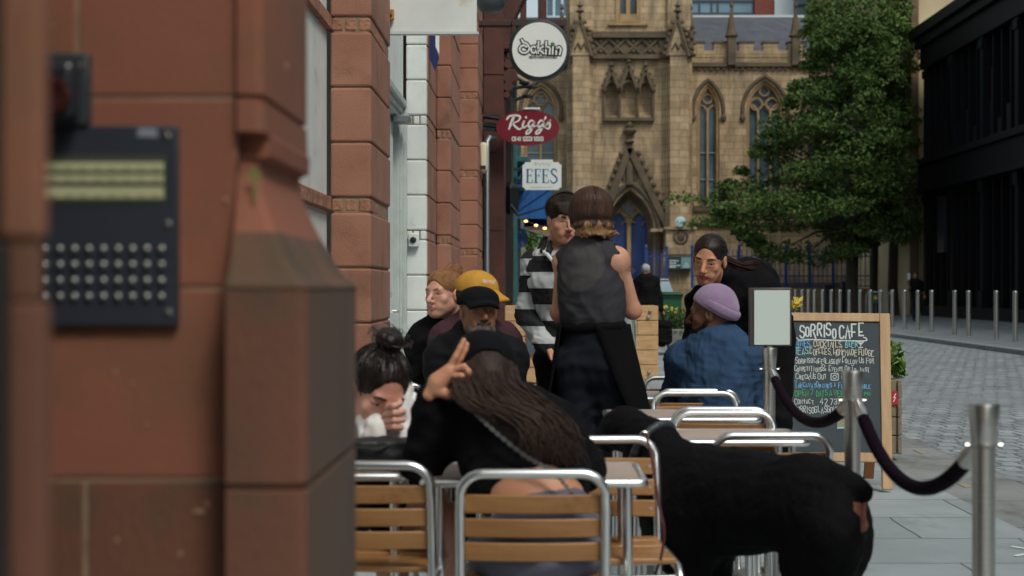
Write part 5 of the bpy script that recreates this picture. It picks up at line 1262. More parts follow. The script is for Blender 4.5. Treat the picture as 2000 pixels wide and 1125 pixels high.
o.add([(q.x - .14, 25.6, 0), (q.x + .16, 25.6, 0), (q.x + .16, 25.95, 0), (q.x - .14, 25.95, 0), (q.x - .2, 25.5, .46), (q.x + .22, 25.5, .46), (q.x + .22, 26.05, .46), (q.x - .2, 26.05, .46)], [(0, 1, 5, 4), (1, 2, 6, 5), (2, 3, 7, 6), (3, 0, 4, 7), (3, 2, 1, 0), (4, 5, 6, 7)])
o.build('pot', mat('pale_grey_stone_pot', (150, 150, 142), .8, c2=(128, 128, 120), scale=8), t, bevel=.015)
tp = thing('pot_plant', (q.x, 25.8, .46), 'wispy dark leaved plant growing in the square grey pot', 'plant')
r_ = np.random.RandomState(9); leaves('foliage', [(q.x + r_.normal() * .12, 25.75 + r_.normal() * .12, .44 + .35 * r_.rand() ** 1.3, .03) for _ in range(420)], .1, M['leaf_dk'], tp, 7, aspect=.3)
leaves('flower', [(q.x - .05 + r_.normal() * .1, 25.7, .75 + r_.rand() * .1, .02) for _ in range(40)], .05, M['petal'], tp, 8)

# ------------------------------------------------------------------ bin, car, bollards, barrier
q = P(1308, 650, 37); t = thing('wheelie_bin', (q.x, 37, 0), 'dark green wheelie bin standing by the grey stone pot', 'bin')
G = mat('green_bin_plastic', (38, 92, 58), .5, c2=(32, 80, 50), scale=3); o = MB(); h = 1.02
o.add([(q.x - .24, 36.85, .06), (q.x + .24, 36.85, .06), (q.x + .24, 37.35, .06), (q.x - .24, 37.35, .06), (q.x - .3, 36.7, h), (q.x + .3, 36.7, h), (q.x + .3, 37.42, h), (q.x - .3, 37.42, h)], [(0, 1, 5, 4), (1, 2, 6, 5), (2, 3, 7, 6), (3, 0, 4, 7), (3, 2, 1, 0), (4, 5, 6, 7)])
o.box(q.x - .32, q.x + .32, 36.67, 37.44, h - .07, h - .002); o.build('body', G, t, bevel=.02)
o = MB(); o.box(q.x - .33, q.x + .33, 36.62, 37.46, h, h + .05); o.box(q.x - .28, q.x + .28, 36.7, 37.4, h + .0501, h + .085); o.build('lid', G, t, bevel=.02)
for s in (-1, 1): MB().lathe([(.1, -.025), (.1, .025)], (q.x + s * .27, 37.34, .1), 14, ax=((0, 1, 0), (0, 0, 1), (1, 0, 0))).build('wheel', M['black'], t)
MB().tube([(q.x - .24, 37.5, h - .02), (q.x + .24, 37.5, h - .02)], .018, 8).build('handle', M['black'], t)
# parked car
cxr = .245 * 0 + (1277 - CX) * 46 / F; t = thing('parked_car', (cxr, 46, 0), 'pale parked car half hidden behind the green wheelie bin', 'car')
prof = [(-2.0, .35), (-2.02, .62), (-1.9, .8), (-1.0, .93), (-.35, 1.42), (.2, 1.48), (1.1, 1.46), (1.85, 1.0), (1.98, .8), (1.98, .35)]
o = MB(); w1 = .86
body = [(-2.0, .3), (-2.03, .62), (-1.9, .82), (-1.0, .92), (1.85, .98), (1.99, .8), (1.99, .3)]
o.prism(body, (cxr - w1, 48, 0), (0, 1, 0), (0, 0, 1), (1, 0, 0), 2 * w1); o.build('body', mat('silver_white_paint', (206, 212, 214), .25, spec=.6), t, bevel=.05, seg=3)
g = [(-1.0, .921), (-.35, 1.42), (.2, 1.48), (1.1, 1.46), (1.8, .981)]; gi = MB(); n = len(g); V = [(cxr - .8 + .14 * (z - .92) / .5, 48 + y, z) for y, z in g] + [(cxr + .8 - .14 * (z - .92) / .5, 48 + y, z) for y, z in g]
gi.add(V, [(i, i + 1, n + i + 1, n + i) for i in range(n - 1)] + [tuple(range(n))[::-1], tuple(range(n, 2 * n))]); gi.build('window', mat('car_glass', (150, 166, 172), .08, c2=(120, 138, 146), scale=1), t, smooth=0, bevel=.03)
rf = MB(); rf.box(cxr - .64, cxr + .64, 47.7, 49.0, 1.47, 1.5); rf.build('roof', mat('silver_white_paint', (206, 212, 214), .25), t, bevel=.012)
for s in (-1, 1):
    MB().ball((cxr + s * .98, 47.15, .98), (.1, .07, .075), 8).build('mirror', M['black'], t)
    MB().ball((cxr + s * .68, 46.0, .66), (.16, .07, .08), 8).build('headlight', mat('headlight_glass', (224, 230, 230), .1), t)
    for y in (46.75, 49.25):
        wl = MB().lathe([(.31, -.1), (.31, .1)], (cxr + s * .77, y, .31), 20, ax=((0, 1, 0), (0, 0, 1), (1, 0, 0))).build('wheel', M['black'], t, bevel=.03)
        MB().lathe([(.19, -.02), (.19, .02)], (cxr + s * .875, y, .31), 16, ax=((0, 1, 0), (0, 0, 1), (1, 0, 0))).build('rim', M['galv'], wl)
MB().box(cxr - .26, cxr + .26, 45.955, 45.97, .42, .54).build('number_plate', M['signwhite'], t)
# bollards
def make_bollard():
    t = thing('steel_bollard', (0, 0, 0), None, 'bollard', 'steel bollards along the far kerb')
    MB().lathe([(.052, 0), (.052, 1.03)], (0, 0, 0), 20).build('shaft', M['steel'], t)
    MB().lathe([(.056, 1.031), (.056, 1.05), (.05, 1.062), (.03, 1.072), (.002, 1.075)], (0, 0, 0), 20).build('cap', M['steel'], t, smooth=30)
    return t
b0 = make_bollard()
for i, px in enumerate((1983, 1946, 1892, 1865, 1820, 1793, 1767, 1743, 1720, 1700, 1680, 1659, 1641, 1624, 1607, 1591, 1579, 1567, 1554)):
    o = b0 if i == 0 else copy_tree(b0); Y = 10.1 * F / (px - CX); o.location = (10.1, Y, .07)
    ex = ['first steel bollard at the end of the row, with pavement all round it', 'steel bollard close beside the end one of the row', 'steel bollard with a wide gap before it, third from the row end', 'steel bollard paired with the third one, before the wide black doorway'] 
    o['label'] = ex[i] if i < 4 else ('steel bollard in the row where the walking man passes' if i < 7 else 'thin steel bollard in the far row seen above the chalkboard')
# crowd barrier and bins beneath the trees
Yb = 52.; t = thing('crowd_barrier', P(1716, 620, Yb), 'grey tubular crowd barrier with a yellow badge standing under the trees', 'barrier')
a, b_ = P(1692, 618, Yb), P(1741, 570, Yb); rr_ = .2
pl = [(a.x, Yb, a.z)] + arc((a.x + rr_, Yb, b_.z - rr_), rr_, R(180), R(90), 6) + arc((b_.x - rr_, Yb, b_.z - rr_), rr_, R(90), R(0), 6) + [(b_.x, Yb, a.z), (a.x, Yb, a.z)]
o = MB(); o.tube(pl, .025, 8)
for k in range(1, 8): x = a.x + (b_.x - a.x) * k / 8; o.tube([(x, Yb, a.z), (x, Yb, b_.z)], .012, 6)
for s in (a.x + .1, b_.x - .1): o.tube([(s, Yb - .3, .02), (s, Yb + .3, .02)], .025, 8); o.tube([(s, Yb, .02), (s, Yb, a.z)], .025, 8)
o.build('frame', M['galv'], t)
o = MB(); q = P(1710, 582, Yb - .03); o.box(q.x - .14, q.x + .14, Yb - .04, Yb - .03, q.z - .2, q.z + .14, 0); o.ball((q.x, Yb - .045, q.z), (.07, .01, .07), 8, 1); o.build('badge', [mat('green_badge', (40, 78, 62), .6), mat('yellow_badge', (190, 150, 60), .6)], t)
for px, py0, py1, Y, lb_ in ((1621, 588, 556, 57., 'small black litter bin by the blue railing'), (1655, 588, 550, 57., 'black litter bin beside the first tree trunk')):
    t = thing('litter_bin', P(px, 600, Y), lb_, 'bin'); q = P(px, py1, Y); w = 10 * Y / F
    MB().box(q.x - w, q.x + w, Y, Y + 2 * w, 0, q.z - .1).build('body', M['black'], t, bevel=.03); MB().box(q.x - w * 1.08, q.x + w * 1.08, Y - .05, Y + 2 * w + .05, q.z - .095, q.z).build('lid', M['iron'], t, bevel=.03)
# ------------------------------------------------------------------ trees in front of the church
M['bark'] = mat('dark_bark', (44, 38, 32), .95, c2=(62, 54, 46), scale=6, stretch=(1, 1, .3), bump=.6, bscale=20)
M['tleaf'] = leaf_mat('lime_tree_leaves', (42, 64, 32), (88, 108, 54)); M['tleaf2'] = leaf_mat('upper_tree_leaves', (50, 72, 36), (104, 124, 62))
def tree(label, px, Y, ground, outline, seed, nleaf, trunk_w, lm, depth=3.2):
    """outline: list of (py, px_left, px_right) giving the crown's reach at each height; clumps fill the volume"""
    base = P(px, 0, Y); t = thing('street_tree', (base.x, Y, 0), label, 'tree', 'trees before the church'); r = np.random.RandomState(seed); u = Y / F
    top = CAMH - (outline[0][0] - CY) * u; z0 = CAMH - (outline[-1][0] - CY) * u
    tk = MB(); fork = z0 + .9
    tk.tube([(base.x, Y, -.05), (base.x + .02, Y, .15), (base.x - .03, Y, 1.2), (base.x + .04, Y, fork), (base.x + .1, Y, (fork + top) / 2), (base.x + .05, Y, top - .6)], [trunk_w * 1.5, trunk_w * 1.1, trunk_w * .95, trunk_w * .85, trunk_w * .45, .03], 10)
    ys = np.array([o[0] for o in outline], float); xl = np.array([o[1] for o in outline], float); xr = np.array([o[2] for o in outline], float)
    cl = []; n_cl = 0; tries = 0
    while n_cl < 120 and tries < 6000:
        tries += 1; py = r.uniform(ys[0], ys[-1]); l_, rt = np.interp(py, ys, xl), np.interp(py, ys, xr); wdt = rt - l_
        if r.rand() > wdt / (xr - xl).max(): continue
        f_ = r.uniform(-1, 1); dd = r.uniform(-1, 1)
        if f_ * f_ + dd * dd > 1: continue
        if f_ * f_ + dd * dd < .3: continue
        x = ((l_ + rt) / 2 + f_ * wdt / 2 - CX) * u; y = Y + dd * min(depth, wdt * u * .55); z = CAMH - (py - CY) * u
        cl.append((x, y, z)); n_cl += 1
    for i, (x, y, z) in enumerate(cl):
        if i % 3 == 0:
            s0 = Vector((base.x + .05, Y, min(max(fork, z - 1.4 * r.rand() - .8), top - .7))); e = Vector((x, y, z)); m = s0.lerp(e, .5) + Vector((0, 0, .3)); tk.tube([s0, m, e], [.09, .05, .015], 6)
    tk.build('trunk', M['bark'], t, smooth=50)
    pts = []
    for _ in range(60):                      # loose sprays that break the outline
        py = r.uniform(ys[0], ys[-1]); l_, rt = np.interp(py, ys, xl), np.interp(py, ys, xr); sgn = r.choice((-1, 1)); px_ = ((l_ + rt) / 2 + sgn * (rt - l_) / 2 * r.uniform(1.0, 1.07))
        cl.append(((min(px_, 1778) - CX) * u, Y + r.uniform(-1, 1) * depth * .4, CAMH - (py - CY) * u))
    per = nleaf // len(cl)
    for q_i, (x, y, z) in enumerate(cl):
        R_ = r.uniform(.5, 1.0) if q_i < len(cl) - 60 else r.uniform(.22, .45); d = r.normal(size=(per, 3)); d /= np.linalg.norm(d, axis=1)[:, None]; rad = R_ * (.35 + .65 * r.rand(per) ** .5)
        p = np.array([x, y, z]) + d * rad[:, None] * np.array([1.3, 1.15, r.uniform(.35, .6)]); p[:, 2] -= .25 * np.hypot(p[:, 0] - x, p[:, 1] - y)   # each spray droops at its rim
        pts.append(np.concatenate([p, np.full((per, 1), .05)], 1))
    leaves('crown', np.concatenate(pts), .19, lm, t, seed + 1, aspect=.45)
    return t
tree('broad leafy tree with a low branch reaching over the church wall', 1665, 56, 0, [(40, 1620, 1680), (90, 1605, 1720), (170, 1560, 1740), (240, 1525, 1740), (310, 1480, 1740), (375, 1418, 1735), (420, 1415, 1735), (455, 1470, 1720), (492, 1500, 1650)], 11, 42000, .26, M['tleaf'])
tree('taller leafy tree close to the corner of the black building', 1745, 60, 0, [(-40, 1620, 1735), (40, 1590, 1755), (150, 1600, 1762), (260, 1620, 1770), (360, 1600, 1784), (430, 1600, 1782), (465, 1640, 1778)], 23, 32000, .22, M['tleaf2'])
tree('slim leafy tree standing between the two larger trees', 1708, 62, 0, [(120, 1650, 1720), (220, 1620, 1745), (330, 1600, 1760), (410, 1600, 1760), (455, 1640, 1750)], 37, 18000, .18, M['tleaf'])
# low branch that hangs out in front of the tower
tw_ = thing('tree_branch', P(1380, 400, 55), 'thin leafy branch hanging out in front of the church buttress', 'branch')
bp = [P(a_, b_, 55) for a_, b_ in spline([(1460, 420), (1420, 408), (1380, 392), (1340, 384), (1300, 386)], 5)]; b2p = [P(a_, b_, 55) for a_, b_ in spline([(1440, 440), (1410, 430), (1375, 428), (1345, 436)], 5)]
o = MB(); o.tube(bp, [.035 - .028 * i / (len(bp) - 1) for i in range(len(bp))], 6); o.tube(b2p, [.03 - .024 * i / (len(b2p) - 1) for i in range(len(b2p))], 6); o.build('twig', M['bark'], tw_)
r_ = np.random.RandomState(4); pts = []
for pth, n in ((bp, 420), (b2p, 380)):
    for _ in range(n): k = r_.rand() ** .8; q = pth[min(len(pth) - 1, int((1 - k) * len(pth)))]; pts.append((q.x + r_.normal() * .12, 55 + r_.normal() * .2, q.z - .06 + r_.normal() * .1, .04))
leaves('foliage', pts, .17, M['tleaf2'], tw_, 5)
# ------------------------------------------------------------------ people
def skin_mat(name, c, c2):
    m = mat(name, c, .5, c2=c2, scale=14, detail=4, bump=.08, bscale=220, spec=.4); b = m.node_tree.nodes['Principled BSDF']
    b.inputs['Subsurface Weight'].default_value = .12; b.inputs['Subsurface Radius'].default_value = (.012, .005, .003); b.inputs['Subsurface Scale'].default_value = 1
    return m
SK = {'fair': skin_mat('fair_skin', (198, 150, 126), (184, 128, 104)), 'tan': skin_mat('tanned_skin', (198, 144, 114), (184, 126, 98)), 'brown': skin_mat('brown_skin', (138, 92, 66), (122, 78, 56)), 'dark': skin_mat('deep_brown_skin', (104, 68, 50), (90, 58, 42)), 'pink': skin_mat('pink_fair_skin', (206, 158, 138), (194, 136, 118))}
LIP = {'fair': mat('rose_lips', (160, 96, 84), .5), 'tan': mat('tan_lips', (150, 66, 62), .4), 'brown': mat('brown_lips', (104, 60, 50), .5), 'dark': mat('dark_lips', (84, 50, 44), .5), 'pink': mat('pink_lips', (174, 112, 98), .5)}
EYEW = mat('eye_white', (168, 158, 150), .3); IRIS = mat('dark_iris', (38, 28, 22), .15)
def hair_mat(name, c, c2, rough=.45):
    return mat(name, c, rough + .15, c2=c2, scale=26, stretch=(1, 1, .12), bump=.35, bscale=140, spec=.18)
def V3(*a): return np.array(a, float)
def A3(v): return np.array(v[:], float)
class Person:
    def __init__(s, label, J, skin='fair', f=(0, 1, 0), hf=(0, 1, 0), hu=(0, 0, 1), w=1., hs=1., girth=1.):
        s.J = {k: A3(v) for k, v in J.items()}; s.skin = skin; s.w, s.hs, s.g = w, hs, girth
        base = s.J.get('ankA', s.J['pel']); s.t = thing('person', (float(s.J['pel'][0]), float(s.J['pel'][1]), 0), label, 'person')
        j = s.J; up = j['neck'] - j['pel']; up /= np.linalg.norm(up); sd = j['shB'] - j['shA']; sd -= up * (sd @ up); sd /= np.linalg.norm(sd)
        ff = np.cross(up, sd)
        if ff @ np.array(f, float) < 0: ff = -ff
        s.M = np.stack([sd, ff, up], 1); s.HM = frame(hf, hu); s.hc = j['head']
    def H(s, x, y, z): return s.hc + s.HM @ (np.array([x, y, z]) * s.hs)
    def torso(s, S, inf=0., k=.06, hips=True, chest=True):
        j = s.J; L = np.linalg.norm(j['neck'] - j['pel']); sw = np.linalg.norm(j['shB'] - j['shA']) / 2; g = s.g; at = lambda t, y=0: j['pel'] + s.M @ np.array([0, y, t * L])
        if 'mid' in j:
            def at(t, y=0):
                q = (1 - t) ** 2 * j['pel'] + 2 * t * (1 - t) * j['mid'] + t * t * j['neck']; return q + s.M[:, 1] * y
        if chest:
            S.ell(at(.74), (sw * .98 + inf, .108 * g + inf, .185 + inf), s.M, k); S.ell(at(.6), (sw * .86 + inf, .105 * g + inf, .16 + inf), s.M, k)
            S.cap(j['shA'] * .94 + j['neck'] * .06, j['shB'] * .94 + j['neck'] * .06, .05 + inf, None, k); S.cap(j['neck'] - s.M[:, 2] * .03, j['neck'] - s.M[:, 2] * .06, .075 + inf, None, .06)
            for sh in ('shA', 'shB'): S.cap(j['neck'] - s.M[:, 2] * .035, j[sh], .042 + inf, .046 + inf, .05)
        S.ell(at(.4), (.135 * g * s.w + inf, .098 * g + inf, .15 + inf), s.M, k); S.ell(at(.2), (.138 * g * s.w + inf, .1 * g + inf, .14 + inf), s.M, k)
        if hips: S.ell(at(.02), (.162 * g * s.w + inf, .118 * g + inf, .125 + inf), s.M, k)
    def arm(s, S, q, inf=0., a=0., b=1., k=.025):
        j = s.J; sh, el, wr = j['sh' + q], j['el' + q], j['wr' + q]; g = s.g
        S.sph(sh, .052 * g + inf, .03); S.cap(sh, el, .049 * g + inf, .039 * g + inf, k)
        if b > .5: e = el + (wr - el) * min(1, (b - .5) * 2); S.cap(el, e, .041 * g + inf, (.041 - .014 * min(1, (b - .5) * 2)) * g + inf, k)
    def leg(s, S, q, inf=0., b=1., k=.04, flare=0.):
        j = s.J; h, kn, an = j['hip' + q], j['kne' + q], j['ank' + q]; g = s.g
        S.cap(h, kn, .086 * g + inf, .058 * g + inf, k)
        if b > .5: e = kn + (an - kn) * min(1, (b - .5) * 2); S.cap(kn, e, .058 * g + inf, .038 * g + inf + flare, k)
    def head(s, S, neck_r=.052, jaw=1., nose=1., smile=0.):
        H = s.H; M = s.HM; h = s.hs
        S.ell(H(0, -.014, .036), V3(.074, .092, .08) * h, M, .02); S.ell(H(0, .022, -.03), V3(.064 * jaw, .064, .083) * h, M, .03)
        S.sph(H(0, .066, -.094), .021 * h * jaw, .025); S.cap(H(-.05 * jaw, .006, -.05), H(-.02, .058, -.094), .018 * h, .016 * h, .025); S.cap(H(.05 * jaw, .006, -.05), H(.02, .058, -.094), .018 * h, .016 * h, .025)
        for x in (-1, 1): S.ell(H(x * .041, .056, -.024), V3(.021, .018, .018) * h, M, .02); S.ell(H(x * .03, .066, -.06), V3(.016, .016, .016) * h, M, .02)
        S.cap(H(-.038, .073, .024), H(.038, .073, .024), (.006 + .005 * (jaw >= 1)) * h, None, .02)
        for x in (-1, 1): S.sph(H(x * .032, .097, .003), .0165 * h, .012, 's')
        for x in (-1, 1):
            S.cap(H(x * .046, .07, .0085), H(x * .02, .0795, .0085), .0062 * h, None, .006); S.cap(H(x * .045, .069, -.0075), H(x * .021, .078, -.0085), .0055 * h, None, .008)
        S.cap(H(0, .084, .008), H(0, .1 + .012 * nose, -.03), .0085 * h, .0115 * h, .012)
        for x in (-1, 1): S.sph(H(x * .0115, .097, -.035), .0085 * h, .008)
        y = .0895
        for x in (-1, 1):
            S.cap(H(0, y + .001, -.0605), H(x * (.022 + .006 * smile), y - .011 - .003 * smile, -.0625 + smile * .011), .0062 * h, .0036 * h, .006); S.cap(H(0, y, -.0705), H(x * (.02 + .005 * smile), y - .011 - .003 * smile, -.066 + smile * .009), .0068 * h, .0036 * h, .006)
        S.cap(H(-.021, y + .006, -.0655 + .002 * smile), H(.021, y + .006, -.0655 + .002 * smile), .0028 * h, None, .003, 's')
        for x in (-1, 1): S.ell(H(x * .077, -.008, -.006), V3(.009, .019, .032) * h, M, .008); S.ell(H(x * .083, -.004, -.004), V3(.004, .009, .016) * h, M, .004, 's')
        S.cap(H(0, -.022, -.06), s.J['neck'], neck_r * h, neck_r * 1.12, .035)
    def lips(s, C):
        l = (C - s.hc) @ s.HM / s.hs
        return ((np.abs(l[:, 0]) < .0225) & (np.abs(l[:, 2] + .0655) < .0105 - .2 * np.abs(l[:, 0])) & (l[:, 1] > .072)).astype(int)
    def face(s, brow, thick=.0045):
        for x in (-1, 1):
            e = MB(); e.ball(s.H(x * .032, .0665, .001), .0122 * s.hs, 12); e = e.build('eye', EYEW, s.t, smooth=80)
            o = MB(); o.ball(s.H(x * .032, .0738, .001), .0062 * s.hs, 10); o.build('iris', IRIS, e, smooth=80)
        for x in (-1, 1): MB().tube([s.H(x * .05, .07, .023), s.H(x * .036, .083, .029), s.H(x * .016, .087, .024)], [.002, thick, thick * .8], 8).build('eyebrow', brow, s.t, smooth=80)
        for x in (-1, 1): MB().tube([s.H(x * .047, .0685, .0035), s.H(x * .033, .0805, .0065), s.H(x * .0185, .08, .0035)], [.0012, .0022, .001], 6).build('eyelash', IRIS, s.t, smooth=80)
    def body(s, vox=.009, hvox=.0036, hands=None, legs=True, detail_head=True, arms='AB', hand_vox=.003, headkw=None, leg_vox=None, smile=0.):
        B = SDF(vox); s.torso(B)
        for q in arms: s.arm(B, q)
        if legs:
            for q in 'AB': s.leg(B, q); j = s.J; B.cap(j['ank' + q], j['ank' + q] + s.toe(q), .036, .03, .03)
        if not detail_head: s.head(B, **(headkw or {}))
        V, Q, L = B.mesh(); parts = [(V, Q, L)]
        if detail_head: Hd = SDF(hvox); s.head(Hd, smile=smile, **(headkw or {})); parts.append(Hd.mesh(label=s.lips, smooth=1))
        for h in (hands or []): parts.append(h)
        V, Q, L = joined(parts); return npmesh('body', V, Q, [SK[s.skin], LIP[s.skin]], L, s.t)
    def toe(s, q):
        d = s.J.get('toe', V3(0, 1, 0)); return d / np.linalg.norm(d) * .13 - V3(0, 0, .03)
    def shoes(s, m, name='shoe'):
        for q in 'AB':
            S = SDF(.007); a = s.J['ank' + q]; t = s.toe(q); S.cap(a + V3(0, 0, -.01), a + t * .35 - V3(0, 0, .015), .047, .046, .03); S.cap(a + t * .3 - V3(0, 0, .02), a + t * 1.05, .045, .038, .03); S.plane((0, 0, .003), (0, 0, -1))
            V, Q, L = S.mesh(); npmesh(name, V, Q, m, parent=s.t)
    def cloth(s, name, m, fn, vox=.0075, amp=.005, fr=24, seed=1, label=None, smooth=2):
        S = SDF(vox); fn(S); V, Q, L = S.mesh(folds(amp, fr, seed) if amp else None, smooth, label); return npmesh(name, V, Q, m, L, s.t)
def hand_prims(W, M, curls=(20, 25, 30, 35), sc=1., thumb=(.75, .6, -.25), vox=.0032):
    "W wrist; M columns: thumb side, finger direction, back of the hand"
    S = SDF(vox); T = lambda x, y, z: W + M @ (np.array([x, y, z]) * sc)
    S.cap(T(0, -.04, 0), T(0, .01, 0), .026 * sc, .025 * sc, .015); S.rbox(T(0, .048, 0), V3(.03, .036, .006) * sc, M, .009 * sc, .012)
    for (x, l, r), c in zip(((.029, .072, .0086), (.0098, .08, .009), (-.0098, .074, .0086), (-.028, .059, .0078)), curls):
        p = T(x, .084, 0); a = 0.
        for i, f_ in enumerate((.45, .31, .24)):
            a += R(c) * (.8 if i == 0 else 1.1); d = M @ np.array([x * 1.2, math.cos(a), -math.sin(a)]); q = p + d / np.linalg.norm(d) * l * f_ * sc; S.cap(p, q, r * sc * (1 - .08 * i), r * sc * (.93 - .1 * i), .004); p = q
    d = M @ np.array(thumb, float); d /= np.linalg.norm(d); p = T(.024, .022, -.004); q = p + d * .038 * sc; S.cap(p, q, .0135 * sc, .0105 * sc, .01); d2 = d + M @ np.array([-.45, .5, -.1]); d2 /= np.linalg.norm(d2); S.cap(q, q + d2 * .032 * sc, .0102 * sc, .0082 * sc, .004)
    return S.mesh(smooth=1)
def strand_disp(s, amp, n=46, seed=0):
    "fine grooves running from the crown down"
    M, c = s.HM, s.hc
    def f(X, Y, Z):
        dx, dy, dz = X - c[0], Y - c[1], Z - c[2]; lx, ly, lz = [dx * M[0, i] + dy * M[1, i] + dz * M[2, i] for i in range(3)]
        th = np.arctan2(lx, ly + .02); return amp * (np.sin(n * th + 3 * np.sin(lz * 30 + seed) + seed) + .6 * np.sin(n * 2.3 * th + 9 * lz * 10)) / 1.6
    return f
def strands(p, m, cen, rad, pole, n, lat, ln, face=(.064, .108, -.036), low=-.05, w=.0013, seed=1, lift=.002, flare=0.):
    "fine hairs lying on the hair mass; pole = where they run from (head frame), lat = range of starting angles from it"
    r = random.Random(seed); pz = np.array(pole, float); pz /= np.linalg.norm(pz); px_ = np.cross(pz, (0, .3, 1) if abs(pz[2]) < .9 else (0, 1, 0)); px_ /= np.linalg.norm(px_); py_ = np.cross(pz, px_); b = MB(); k = 0; tries = 0
    while k < n and tries < n * 12:
        tries += 1; th = r.uniform(0, 6.283); f0 = r.uniform(*lat); l_ = ln * r.uniform(.5, 1.2); dth = r.gauss(0, .12); pts = []; ok = True; lf = r.uniform(-.5, 1) * lift
        for i in range(6):
            f_ = f0 + l_ * i / 5; t_ = th + dth * i / 5; d = pz * math.cos(f_) + (px_ * math.cos(t_) + py_ * math.sin(t_)) * math.sin(f_)
            q = np.array(cen) + d * (np.array(rad) + lf + flare * (i / 5) ** 2)
            if (q[1] > .03 and (q[0] / face[0]) ** 2 + ((q[2] - face[2]) / face[1]) ** 2 < 1) or q[2] < low or (abs(q[0]) > .07 and q[2] < .02 and -.03 < q[1] < .025): ok = False; break
            pts.append(p.H(*q))
        if not ok: continue
        b.tube(pts, [w, w * 1.2, w * 1.2, w, w * .7, w * .25], 4, cap=False); k += 1
    if k: b.build('hair_strand', m, p.t, smooth=80)
M['navy'] = mat('navy_trouser_cloth', (17, 19, 29), .85, c2=(22, 24, 35), scale=20, bump=.25, bscale=300, spec=.2)
M['blackcloth'] = mat('black_cloth', (9, 9, 12), .85, c2=(13, 13, 17), scale=16, bump=.25, bscale=240, spec=.15)
M['blackcotton'] = mat('black_cotton', (7, 7, 11), .9, c2=(11, 11, 15), scale=14, bump=.2, bscale=260, spec=.15)
M['shoe'] = mat('black_shoe_leather', (18, 18, 19), .4)

# ---- waitress seen from behind
p = Person('woman with brown bob in grey sleeveless top and black apron, seen from behind', dict(head=P(1154, 421, 6.5), neck=P(1152, 478, 6.5), shA=P(1104, 512, 6.57), shB=P(1205, 509, 6.44), elA=P(1092, 612, 6.6), wrA=(.16, 6.82, 1.12), elB=P(1236, 607, 6.5), wrB=(.34, 6.78, 1.16),
    pel=P(1160, 710, 6.5), hipA=P(1122, 715, 6.5), hipB=P(1196, 715, 6.5), kneA=(.19, 6.53, .48), kneB=(.345, 6.5, .48), ankA=(.2, 6.5, .085), ankB=(.375, 6.56, .085), toe=(.25, 1, 0)), 'fair', hf=(-.12, 1, -.12), w=1.06, girth=.93, hs=.98)
Mh = frame((-.2, .9, .3), (0, 0, 1))
p.body(vox=.0065, hands=[hand_prims(p.J['wrA'], frame((.5, .8, .2)), (35, 40, 45, 50)), hand_prims(p.J['wrB'], frame((-.4, .9, .2)) @ np.diag([-1., 1, 1]), (35, 40, 45, 50))], hvox=.005)
top = mat('charcoal_sheer_top', (54, 53, 58), .8, c2=(46, 45, 50), scale=9, bump=.2, bscale=220, spec=.25); trim = mat('black_trim', (20, 20, 24), .8)
j = p.J
def fn(S):
    sw = np.linalg.norm(j['shB'] - j['shA']) / 2; at = lambda t, x=0, y=0: j['pel'] + p.M @ np.array([x, y, t * np.linalg.norm(j['neck'] - j['pel'])])
    S.ell(at(.72), (sw * 1.16, .122, .20), p.M, .05); S.ell(at(.56, .0), (sw * 1.16, .122, .16), p.M, .06); S.ell(at(.38), (.152, .118, .13), p.M, .05); S.cap(at(.99), at(.9), .07, .09, .05)
    for x in (-1, 1): S.cap(at(.955, x * .04), at(.89, x * sw * .95), .056, .058, .04)
    for q, sg in (('A', -1), ('B', 1)): S.cap(j['sh' + q] + p.M[:, 0] * sg * (.056 if sg > 0 else .072) + p.M[:, 2] * .08, j['el' + q] + p.M[:, 0] * sg * .035, .055, .045, .008, 's')
    S.cap(j['neck'] + p.M[:, 2] * .08, j['neck'] + p.M[:, 2] * .05, .056, None, .01, 's'); S.plane(at(.315), -p.M[:, 2])
def tl(C):
    out = np.zeros(len(C), int); l = (C - (j['pel'] + p.M[:, 2] * .8 * np.linalg.norm(j['neck'] - j['pel']))) @ p.M
    out[((l[:, 0] / .112) ** 2 + ((l[:, 2] - .02) / .125) ** 2 < 1)] = 2
    for q, sg in (('A', -1), ('B', 1)):
        A, B = j['sh' + q] + p.M[:, 0] * sg * (.056 if sg > 0 else .072) + p.M[:, 2] * .08, j['el' + q] + p.M[:, 0] * sg * .035
        t_ = np.clip((C - A) @ (B - A) / ((B - A) @ (B - A)), 0, 1); d = np.linalg.norm(C - A - t_[:, None] * (B - A), axis=1) - (.055 - .01 * t_)
        out[d < .009] = 1
    return out
tp_ = p.cloth('sleeveless_top', [top, trim, mat('sheer_upper_back', (70, 66, 68), .8, c2=(62, 59, 62), scale=9, bump=.2, bscale=220, spec=.25)], fn, .0055, .004, 30, 3, tl)
# armhole edge on the visible side
pts = [P(a, b_, y) for a, b_, y in spline([(1193, 476, 6.46), (1201, 490, 6.39), (1204, 520, 6.35), (1207, 560, 6.36), (1211, 598, 6.41)], 5)]
def fn(S):
    p.torso(S, .012, .05, chest=False); 
    for q in 'AB': p.leg(S, q, .016, 1, .05, .022)
    S.plane(j['pel'] + p.M[:, 2] * .165, p.M[:, 2]); S.plane((0, 0, .045), (0, 0, -1))
p.cloth('trousers', M['navy'], fn, .007, .005, 34, 5)
def fn(S):
    a = j['pel'] + p.M[:, 2] * .168; S.ell(a, (.166, .128, .06), p.M, .03); S.plane(a + p.M[:, 2] * .03, p.M[:, 2]); S.plane(a - p.M[:, 2] * .022, -p.M[:, 2])
p.cloth('waistband', M['blackcotton'], fn, .006, .002, 30, 6)
